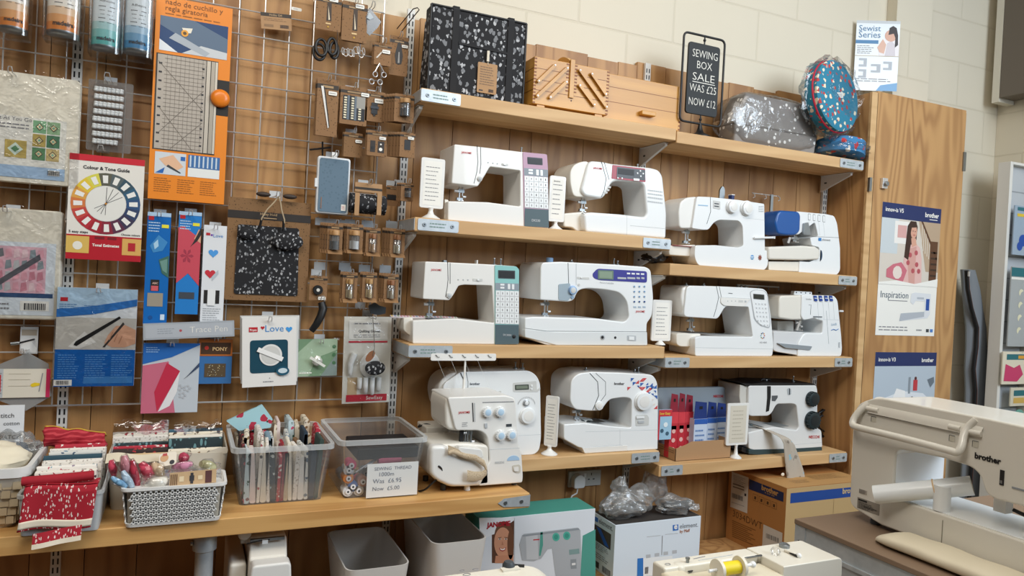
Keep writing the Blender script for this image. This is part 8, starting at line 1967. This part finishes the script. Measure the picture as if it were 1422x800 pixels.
def scis(F,m):
    F.pol(m,[(.42,.28),(.62,.28),(.60,.85),(.52,.9),(.44,.85)],M('#3b2b1e'),.0006); F.pol(m,[(.50,.3),(.56,.32),(.47,.72)],M('#e8d8bc',.3),.002); F.rect(m,.40,.18,.60,.22,M('#e0c08a'),.001); F.circ(m,.5,.1,.003,BRASS,.002); ticket(F,m,.5,.86)
F1=kcard('J',(72,-30),(192,165),2.36,'scissors on a kraft card with black handles hanging below',scis,0,rot=0)
m=MB(); 
def J(x,y,d): return PY(*c1('J',x,y),d)
for i,(cx,cy,rx,rz) in enumerate(((95,240,.017,.027),(85,262,.018,.026),(150,235,.014,.027),(160,255,.013,.026))):
    c=J(cx,cy,2.345+.008*(i%2)); m.tube([c+V(rx*math.cos(a),.004*math.sin(a),rz*math.sin(a)) for a in [2*PI*j/20 for j in range(20)]],.0048,BLK,8,closed=True)
tag(m.build('scissors'),'black loop handles of the scissors hanging under the first kraft card','scissors')
F2=kcard('J',(205,0),(322,222),2.36,'kraft card of small scissors with wire handles below',scis,1,rot=0,sdx=.004)
m=MB(); r=random.Random(3)
for i in range(9):
    c=J(205+i*13,265+r.uniform(-12,12),2.345+.01*(i%3)); rx=.008; rz=.013; m.tube([c+V(rx*math.cos(a)*(.5+.5*(i%2)),.006*math.sin(a),rz*math.sin(a)) for a in [2*PI*j/16 for j in range(16)]],.0013,CHROME,6,closed=True)
tag(m.build('scissors'),'silver looped handles of the small scissors under the second kraft card','scissors')
m=MB(); W=[J(x,y,2.36) for x,y in ((340,40),(398,110),(380,140),(340,180),(318,160),(322,80))]; m.prism(W,V(0,.003,0),M('#a9adb2',.25,.9)); m.prism([J(x,y,2.357) for x,y in ((340,60),(360,90),(340,100),(325,90))],V(0,.003,0),STEEL); tag(m.build('diamond_plate'),'shiny silver diamond shaped plate at the top of the grid','plate'); hook(J(345,50,2.38).x,J(345,50,2.38).z,2.34,'wire hook holding the silver diamond plate')
def tool(F,m): F.pol(m,[(.35,.30),(.5,.28),(.65,.30),(.72,.5),(.6,.8),(.5,.86),(.4,.8),(.28,.5)],M('#2c2724'),.001); F.pol(m,[(.45,.32),(.55,.32),(.53,.6),(.47,.6)],M('#8f8a84',.3,.6),.0016); ticket(F,m,.62,.72,.34)
kcard('J',(445,175),(528,390),2.375,'kraft card with a black tool near the black bags',tool,0)
def small(F,m): F.pol(m,[(.1,.3),(.2,.3),(.5,.62),(.48,.68)],M('#d9d0c2',.3,.5),.001); ticket(F,m,.45,.55,.45)
kcard('J',(365,212),(447,338),2.35,'kraft card of embroidery scissors with round loops below',small,1,sdx=.004)
m=MB()
for i,(x,y) in enumerate(((368,375),(412,378),(350,412),(392,415))): c=J(x,y,2.345+.006*(i//2)); m.tube([c+V(.0075*math.cos(a),0,.0085*math.sin(a)) for a in [2*PI*j/18 for j in range(18)]],.0016,CHROME,6,closed=True); 
m.tube([J(390,320,2.345),J(368,360,2.345)],.002,CHROME,6); m.tube([J(388,320,2.345),J(410,362,2.345)],.002,CHROME,6)
tag(m.build('embroidery_scissors'),'small chrome scissors with four round loops below a kraft card','scissors')
m=MB(); a=J(590,50,2.27); b=J(500,160,2.43)
m.tube([b,a+V(0,.01,0),a,a+V(-.006,.0,.006),J(560,45,2.28),J(478,145,2.43)],.0018,M('#55504a',.3,.8),6); tag(m.build('empty_hook'),'long empty dark wire hook sticking out at the top right of the grid','hook')
def pen(F,m): F.pol(m,[(.16,.86),(.28,.86),(.62,.16),(.56,.14)],M('#e6e4df',.3),.003); F.pol(m,[(.28,.86),(.34,.84),(.64,.18),(.61,.15)],BLK,.0034); ticket(F,m,.52,.72,.4)
kcard('J',(78,390),(172,695),2.36,'tall kraft card with a black and white pen',pen,1,rot=0,sdx=.004)
def needles(F,m):
    F.rect(m,.10,.12,.92,.76,M('#1d1e22'),.0008)
    for c in range(3):
        for j in range(9): F.rect(m,.14+c*.27,.15+j*.066,.24+c*.27,.19+j*.066,M('#e6ddc0',.3),.0016)
        F.rect(m,.26+c*.27,.12,.34+c*.27,.76,M('#8b97a3',.2,.4),.0014) if c<2 else None
    F.rect(m,.6,.45,.92,.76,M('#a6a29a',.3,.3),.0018); ticket(F,m,.75,.78,.3)
kcard('J',(195,430),(322,640),2.37,'wide kraft card with three rows of clips in a window',needles,1,sdx=.003)
def clipf(F,m): F.rect(m,.3,.25,.62,.62,M('#24262b'),.003); F.rect(m,.25,.42,.68,.5,M('#4c4f55',.3,.5),.005); F.circ(m,.46,.22,.004,BLK,.003); ticket(F,m,.45,.62,.5)
kcard('J',(322,455),(412,622),2.37,'kraft card with a small black clip',clipf,1,sdx=.003)
def bottle(F,m,col='#23344a',cap='#c79a62',u=.5,v=.22,h=.5,w=.16):
    c=F.p(u,v,.012); W_=F.w*w; H=F.h*h
    m.lathe([(W_,0),(W_,H*.72),(W_*.7,H*.76)],c,(0,0,1),clear('vial_plastic',amt=.12,milk=.08) if 'vial' not in _M else _M['vial'],12); m.lathe([(W_*.85,.001),(W_*.85,H*.45)],c,(0,0,1),M(col,.4),10); m.lathe([(W_*1.0,H*.76),(W_*1.0,H),(W_*.9,H*1.02)],c,(0,0,1),M(cap,.5),12)
_M['vial']=clear('vial_plastic_shared',amt=.12,milk=.08)
kcard('J',(468,470),(560,625),2.31,'kraft card with an orange capped vial by the top shelf',lambda F,m:bottle(F,m,'#1f2430','#b88f60',.55,.2,.62,.2),4,sdx=.006)
kcard('J',(212,665),(300,800),2.385,'kraft card with a plain front in the second row',lambda F,m:ticket(F,m,.6,.6,.36),1,mat=KCORK,sdx=.003)
def twin(F,m): F.rect(m,.16,.15,.42,.6,M('#2b221c'),.0008); F.rect(m,.55,.15,.88,.6,M('#2b221c'),.0008); F.circ(m,.29,.32,.005,BLK,.002); F.circ(m,.70,.28,.006,PAPER,.002,8); F.circ(m,.70,.48,.003,PAPER,.002,8); ticket(F,m,.6,.66,.34)
kcard('J',(330,655),(422,795),2.35,'kraft card with two windows, one showing a white flower',twin,1,sdx=.003)
kcard('J',(495,665),(565,800),2.31,'kraft card with a dark window below the orange capped vial',lambda F,m:(F.rect(m,.3,.3,.7,.7,M('#1c1e22'),.001),ticket(F,m,.5,.72,.4)),4,sdx=.007)
def K(x,y,d): return PY(*c1('K',x,y),d)
# blue grey plastic case
F=rectY(c1('K',72,52),c1('K',212,330),2.37); m=MB(); m.prism(fillet([F.p(0,0),F.p(1,0),F.p(1,1),F.p(0,1)],.010,5),V(0,.022,0),M('#dfe3e6',.25)); o=m.build('case',bevel=.004); t=thing('plastic_case','blue grey plastic case with a white rim hanging on the grid','case',tuple(o['_o'])); o.parent=t; o.location=(0,0,0)
m=MB(); m.prism(fillet([F.p(.06,.03,.0005),F.p(.94,.03,.0005),F.p(.94,.965,.0005),F.p(.06,.965,.0005)],.008,5),V(0,-.002,0),spots('case_hex','#6b8091','#647989',90,.3,rough=.2)); m.build('lid',t)
m=MB(); F.rect(m,.76,.07,.90,.18,PAPER,.004); F.scrib(m,.78,.09,.88,.16,3,RED,.0044); F.pol(m,[(.14,.08),(.17,.08),(.17,.28),(.14,.28)],M('#8b6f62'),.004); m.build('sticker',t)
m=MB(); m.box((F.p(0,.5).x-.006,2.366,F.p(0,.45).z),(F.p(0,.5).x+.002,2.384,F.p(0,.6).z),M('#e6e9ea',.3)); m.build('latch',t)
hook(F.p(.5,1).x,F.p(.5,1.01).z,2.33,'wire hook holding the blue grey plastic case'); m=MB(); m.box((F.p(.42,1).x,2.372,F.p(.5,1).z-.003),(F.p(.58,1).x,2.376,F.p(.5,1).z+.016),WPLAS); m.build('hang_tab',t)
# wrapped scissor print roll
F=rectY(c1('K',215,225),c1('K',385,332),2.37); t=thing('fabric_roll','black print roll strapped to a kraft header beside the plastic case','roll',F.p(.5,0)); m=MB(); c=F.p(0,.5); m.tube([F.p(.0,.5),F.p(.04,.5),F.p(.96,.5),F.p(1,.5)],[.008,F.h*.5,F.h*.5,.008],NOTION2,20); m.build('roll',t)
m=MB(); G=rectY(c1('K',245,175),c1('K',368,230),2.35); slab(m,G,.002,KRAFTL,.003); G.rect(m,0,.25,1,.5,M('#33291f'),.0006)
for x in (245,348): a=K(x,225,2.335); b=K(x+16,330,2.335); m.box((a.x,2.335,b.z),(b.x,2.337,a.z),KRAFTL)
m.build('header',t); hook(G.p(.5,.9).x,G.p(.5,.85).z,2.32,'wire hook holding the black print roll')
def hor(F,m): F.rect(m,.05,.2,.6,.5,M('#1c1c1f'),.002); F.rect(m,.68,.25,.85,.6,M('#1c1c1f'),.006)
kcard('K',(390,190),(452,290),2.40,'narrow kraft card with a black strap left of the white upright',lambda F,m:F.rect(m,.05,.3,.95,.55,M('#1c1c1f'),.002),0)
kcard('K',(458,178),(512,268),2.33,'small kraft card with a dark vial by the upright',lambda F,m:bottle(F,m,'#1c1f2c','#2b2b2f',.55,.2,.5,.18),2,sdx=.004)
# rows of vials
def vialrow(x0,x1,y0,y1,d,col,cap,label,stack=3,w=.2,h=.62):
    def fn(F,m):
        m.prism([F.p(.02,.12,.004),F.p(.98,.12,.004),F.p(.98,.0,.018),F.p(.02,.0,.018)],F.n*-.0015,KRAFT); F.rect(m,.2,.16,.8,.76,M('#6b4c30'),.0006); bottle(F,m,col,cap,.5,.14,h,w)
    kcard('K',(x0,y0),(x1,y1),d,label,fn,stack,sdx=.006,tipd=.03)
vialrow(118,182,365,512,2.35,'#3a4048','#b98f60','kraft card with a fat dark grey vial, upper vial row',3,.25)
vialrow(208,276,368,510,2.35,'#dfe3e6','#b98f60','kraft card with a fat silver vial, upper vial row',3,.25)
vialrow(296,356,385,522,2.36,'#b98f5c','#8f6240','kraft card with a slim amber vial, upper vial row',1,.16)
vialrow(408,470,390,528,2.34,'#b0a68c','#8f6240','kraft card with a slim clear vial, upper vial row',3,.16)
vialrow(188,250,592,735,2.36,'#b9a67c','#b08a58','kraft card with a vial, left in the lower vial row',1,.16)
vialrow(280,340,592,733,2.35,'#c9b07c','#b08a58','kraft card with a vial, middle of the lower vial row',1,.16)
vialrow(380,440,600,735,2.34,'#a89c84','#8a5a38','kraft card with a vial, right in the lower vial row',2,.16)
def disk(F,m): m.disc(F.p(.46,.42,.001),(0,-1,0),F.w*.28,.010,BLK,24); m.disc(F.p(.46,.42,.011),(0,-1,0),F.w*.10,.002,M('#d9d6cf'),16); ticket(F,m,.5,.02,.42)
kcard('K',(35,608),(112,725),2.385,'kraft card with a black disc left of the lower vial row',disk,0)
# black curved handle tool
m=MB(); 
T4=lambda x,y,d:PY(*c1('T4',x,y),d)
pts=[T4(335,435,2.38),T4(340,455,2.375),T4(332,480,2.37),T4(318,505,2.37),T4(303,525,2.375)]; m.tube(pts,[.012,.0135,.0125,.0115,.010],BLK,14); tag(m.build('curved_handle'),'black curved rubber handle hanging below the black disc card','tool'); hook(pts[0].x,pts[0].z+.008,2.36,'wire hook holding the black curved handle',plate=False)
# backplates in view between the cards (labels on empty hooks)
for i,(x,y) in enumerate(((60,340),(165,350),(275,352),(388,355),(55,545),(170,548),(262,558),(358,560))):
    F=rectY(c1('K',x,y),c1('K',x+50,y+38),2.436); m=MB(); slab(m,F,.002,M('#b9bec2',.35)); m.box(tuple(F.p(.2,1.0,.0)-V(0,0,.001)),tuple(F.p(.3,1.15,-.006)),CHROME); tag(m.build('label_plate'),'small blank silver plate clipped to the wires in the %s row, %s'%(['upper','lower'][i//4],['first from the left','second from the left','third from the left','last on the right'][i%4]),'label plate','blank silver plates on the wire grid')
def l3(x,y,d): return PY(*c1('T3',x,y),d)
F=rectY(c1('T3',190,45),c1('T3',318,138),2.425,rot=-5); m=MB(); slab(m,F,.001,KRAFTL); F.rect(m,0,.78,1,1,M('#33291f'),.0004); F.txt(m,'Hobby Gift',.28,.83,wu=.42,mat=M('#c9a87e'),bold=0,off=.0008); F.scrib(m,.1,.5,.9,.7,2,M('#8b6a48'),.0006); F.bars(m,.62,.12,.9,.32,INK,12,.0008); F.rect(m,.1,.15,.4,.3,M('#8b6a48'),.0006); tag(m.build('header_card'),'kraft card with a barcode alone on the empty upper part of the grid','card')
F=rectY(c1('T3',322,28),c1('T3',366,50),2.425); m=MB(); slab(m,F,.001,PAPER,.004); F.scrib(m,.2,.3,.8,.7,1,INKG,.0004); tag(m.build('price_ticket'),'small oval price ticket on the wires beside the lone kraft card','ticket')
m=MB(); a=l3(400,640,2.43); b=l3(490,630,2.43); c=l3(455,605,2.43); e=l3(455,665,2.43); m.tube([a,b],.003,BLK,6); m.tube([c,e],.003,BLK,6); tag(m.build('plastic_clip'),'black cross shaped clip on the wires above the plastic case','clip')
# white Love pack
def love2(F,m):
    F.rect(m,.12,.80,.28,.87,RED,.001); F.txt(m,'Prym',.14,.815,wu=.12,mat=PAPER,off=.0014); F.txt(m,'Love',.42,.80,wu=.34,mat=M('#3f8fd0'),bold=0)
    def heart(u,v,s,cl,off):
        pts=[]
        for i in range(24): a=2*PI*i/24; x=16*math.sin(a)**3; y=13*math.cos(a)-5*math.cos(2*a)-2*math.cos(3*a)-math.cos(4*a); pts.append(F.p(u,v,off)+F.U.normalized()*x*s/16+F.V.normalized()*y*s/16)
        m.poly(pts,cl)
    heart(.37,.86,.006,RED,.0012); heart(.86,.83,.010,M('#3f9be0'),.0012)
    P=fillet([F.p(.14,.20,.001),F.p(.84,.20,.001),F.p(.84,.68,.001),F.p(.14,.68,.001)],.010); m.poly(P,M('#1f4a5c',.3))
    F.circ(m,.52,.46,.034,M('#e9e9e6',.25),.003,32); F.pol(m,[(.26,.52),(.72,.36),(.76,.42),(.30,.58)],M('#f6f6f4',.2),.006); F.circ(m,.52,.46,.028,M('#d6d6d2',.25),.0036,32) 
    F.circ(m,.74,.22,.020,M('#17566f'),.006,24,ry=.014); F.circ(m,.74,.225,.014,M('#cfdfe6'),.0064,24,ry=.008); F.circ(m,.5,.12,.0018,INKG,.001,8); F.scrib(m,.38,.05,.62,.09,1,INKG,.001)
for i in (3,2,1): 
    F=rectY(c1('T4',83-2*i,480-2*i),c1('T4',247+3*i,700-12*i),2.365+.016*i,rot=-2); m=MB(); slab(m,F,.012,M('#dfdfdc',.45)); tag(m.build('gadget_box'),'%s white hearts gadget box behind the front one'%(['','second','third','last'][i]),'box','white hearts gadget boxes')
hang('T4',(83,482),(245,700),2.365,.014,M('#eceae6',.4),'front white box with a blue heart and a round white gadget in its window','box','gadget_box',love2,-2.5,'white hearts gadget boxes',group='white hearts gadget boxes')
# green blister
def grn(F,m):
    F.pol(m,[(0,0),(1,0),(1,1),(0,1)],M('#7d9c7c',.3),.0006); F.pol(m,[(0,0),(0,.6),(.4,1),(1,1),(1,.7),(.5,.5),(.3,.0)],M('#a9bfa4',.3),.001); F.pol(m,[(.6,0),(1,0),(1,.6)],M('#8a9a96',.3),.0012)
    for i in range(3): F.circ(m,.92,.35+i*.22,.006,M('#4c7a54'),.0018,14)
    F.scrib(m,.08,.05,.4,.14,1,PAPER,.002); m.ball(F.p(.5,.42,.012),(.016,.008,.016),M('#cfcfc6',.2,.3),16,10,nz=.3); F.pol(m,[(.3,.5),(.34,.56),(.7,.3),(.66,.25)],M('#e6e6de',.2),.02)
hang('T4',(255,550),(380,668),2.40,.004,M('#9fb09c',.3),'green backed clear blister with a presser foot beside the white box',name='craft_packet',fn=grn,rot=-1.5,hk='green backed blister pack',film=True,hu=.6,hv=.9)
# gloves
GL=M('#eef0ef',.8)
def gloves(F,m):
    F.rect(m,.08,.02,.94,.10,M('#c22439'),.001); F.txt(m,'SewEasy',.5,.04,wu=.35,mat=PAPER,bold=0,off=.0016); F.rect(m,.10,.74,.92,.96,M('#e9e7e0'),.0012); F.rect(m,.10,.70,.92,.72,M('#c22439'),.0014); F.txt(m,'Quilting Gloves',.30,.82,wu=.45,mat=INK,off=.0018,bold=.02); F.scrib(m,.2,.755,.85,.80,2,INKG,.0016); F.scrib(m,.2,.9,.8,.94,1,INKG,.0016)
    F.rect(m,.10,.10,.30,.30,M('#c9b08c'),.001)
F=rectY(c1('T4',408,478),c1('T4',545,752),2.385,rot=-1); m=MB(); slab(m,F,.004,M('#d9d6cc',.5)); gloves(F,m)
o=m.build('card'); t=thing('glove_pack','clear pack of white quilting gloves with a red band at the right of the grid','glove pack',tuple(o['_o'])); o.parent=t; o.location=(0,0,0)
m=MB()
m.ball(F.p(.55,.44,.008),(.034,.008,.042),GL,20,14)
for i,(u,l) in enumerate(((.34,.12),(.47,.17),(.61,.19),(.75,.15))): a=F.p(u,.30,.010); b=F.p(u+.0,.30-l,.010); m.tube([a,a.lerp(b,.5),b,b-V(0,0,.004)],[.0078,.0078,.0070,.003],GL,12)
m.tube([F.p(.22,.58,.009),F.p(.14,.46,.010),F.p(.14,.36,.010),F.p(.15,.33,.010)],[.010,.009,.007,.003],GL,12); m.build('glove',t)
m=MB(); G=Face(F.p(-.03,-.02,.021),F.U*1.05,F.V*1.03); m.sheet(lambda u,v:G.p(u,v,.004*noise.noise(V(u*6,v*8,1))),18,26,WRAP); m.build('wrapper',t)
hook(F.p(.55,1).x,F.p(.5,.985).z,2.33,'wire hook holding the glove pack')
m=MB(); m.ball(F.p(.62,.42,.036),(.034,.008,.024),NOTION2,26,16); tt=thing('scissor_fob','black print pouch with a brown oval tag and cord in front of the glove pack','fob',F.p(.62,.34,.036)); m.build('pouch',tt)
m=MB(); c=F.p(.50,.56,.044); m.lathe([(.001,0),(.02,0),(.02,.003),(.001,.003)],(0,0,0),(0,1,0),M('#8a5a3a'),20); m.v=[V(v.x*.55,v.y,v.z*1.05) for v in m.v]; Rm=Matrix.Rotation(math.radians(35),3,'Y'); m.v=[Rm@v+c for v in m.v]; m.build('oval_tag',tt)
m=MB(); m.tube([F.p(.52,.98,.05),F.p(.56,.8,.046),F.p(.58,.66,.044),F.p(.55,.56,.046)],.0012,M('#6f6a5f'),5); m.build('cord',tt)
m=MB(); W=[T4(x,y,2.40) for x,y in ((485,445),(505,435),(520,445),(540,450),(538,470),(515,475),(492,470))]; m.prism(W,V(0,.012,0),M('#5f666b',.3,.7)); tag(m.build('metal_clip'),'dark metal clip above the glove pack','clip')
hook(T4(465,455,2.4).x,T4(465,458,2.4).z,2.40,'short wire hook left of the metal clip above the gloves')
# ================================================================ light and camera
w=bpy.data.worlds.new('world'); SC.world=w; w.use_nodes=True
bg=w.node_tree.nodes['Background']; bg.inputs[0].default_value=(1.0,.94,.86,1); bg.inputs[1].default_value=WORLD
def area(name,loc,target,sx,sy,e,col):
    l=bpy.data.lights.new(name,'AREA'); l.shape='RECTANGLE'; l.size=sx; l.size_y=sy; l.energy=e; l.color=col
    o=bpy.data.objects.new(name,l); COL.objects.link(o); o.location=loc; o.rotation_euler=(Vector(target)-Vector(loc)).to_track_quat('-Z','Y').to_euler(); return o
area('shop_window_light',(3.2,-.9,3.05),(1.3,2.4,1.3),2.4,1.6,KEYE,(.78,.89,1.0))
area('ceiling_lamp_light',(.9,.5,3.6),(.9,1.3,0),3.4,1.4,TOPE,(1.0,.95,.87))
area('ceiling_lamp_light',(-.8,.2,3.5),(-.2,2.0,0.5),1.6,.5,TOPE*.6,(1.0,.94,.84))
cam=bpy.data.cameras.new('camera'); cam.sensor_width=36; cam.lens=36*FP/1422; cam.clip_start=.02
co=bpy.data.objects.new('camera',cam); COL.objects.link(co)
mt=Matrix((( CR.x,CU.x,-CF.x),(CR.y,CU.y,-CF.y),(CR.z,CU.z,-CF.z))).to_4x4(); mt.translation=CAM; co.matrix_world=mt
SC.camera=co
vs=SC.view_settings; vs.view_transform='Standard'; vs.look='None'; vs.exposure=EXPO; vs.gamma=1; vs.use_curve_mapping=False
SC.cycles.max_bounces=8; SC.cycles.transparent_max_bounces=24
for o in list(bpy.data.objects):
    if '_o' in o: del o['_o']
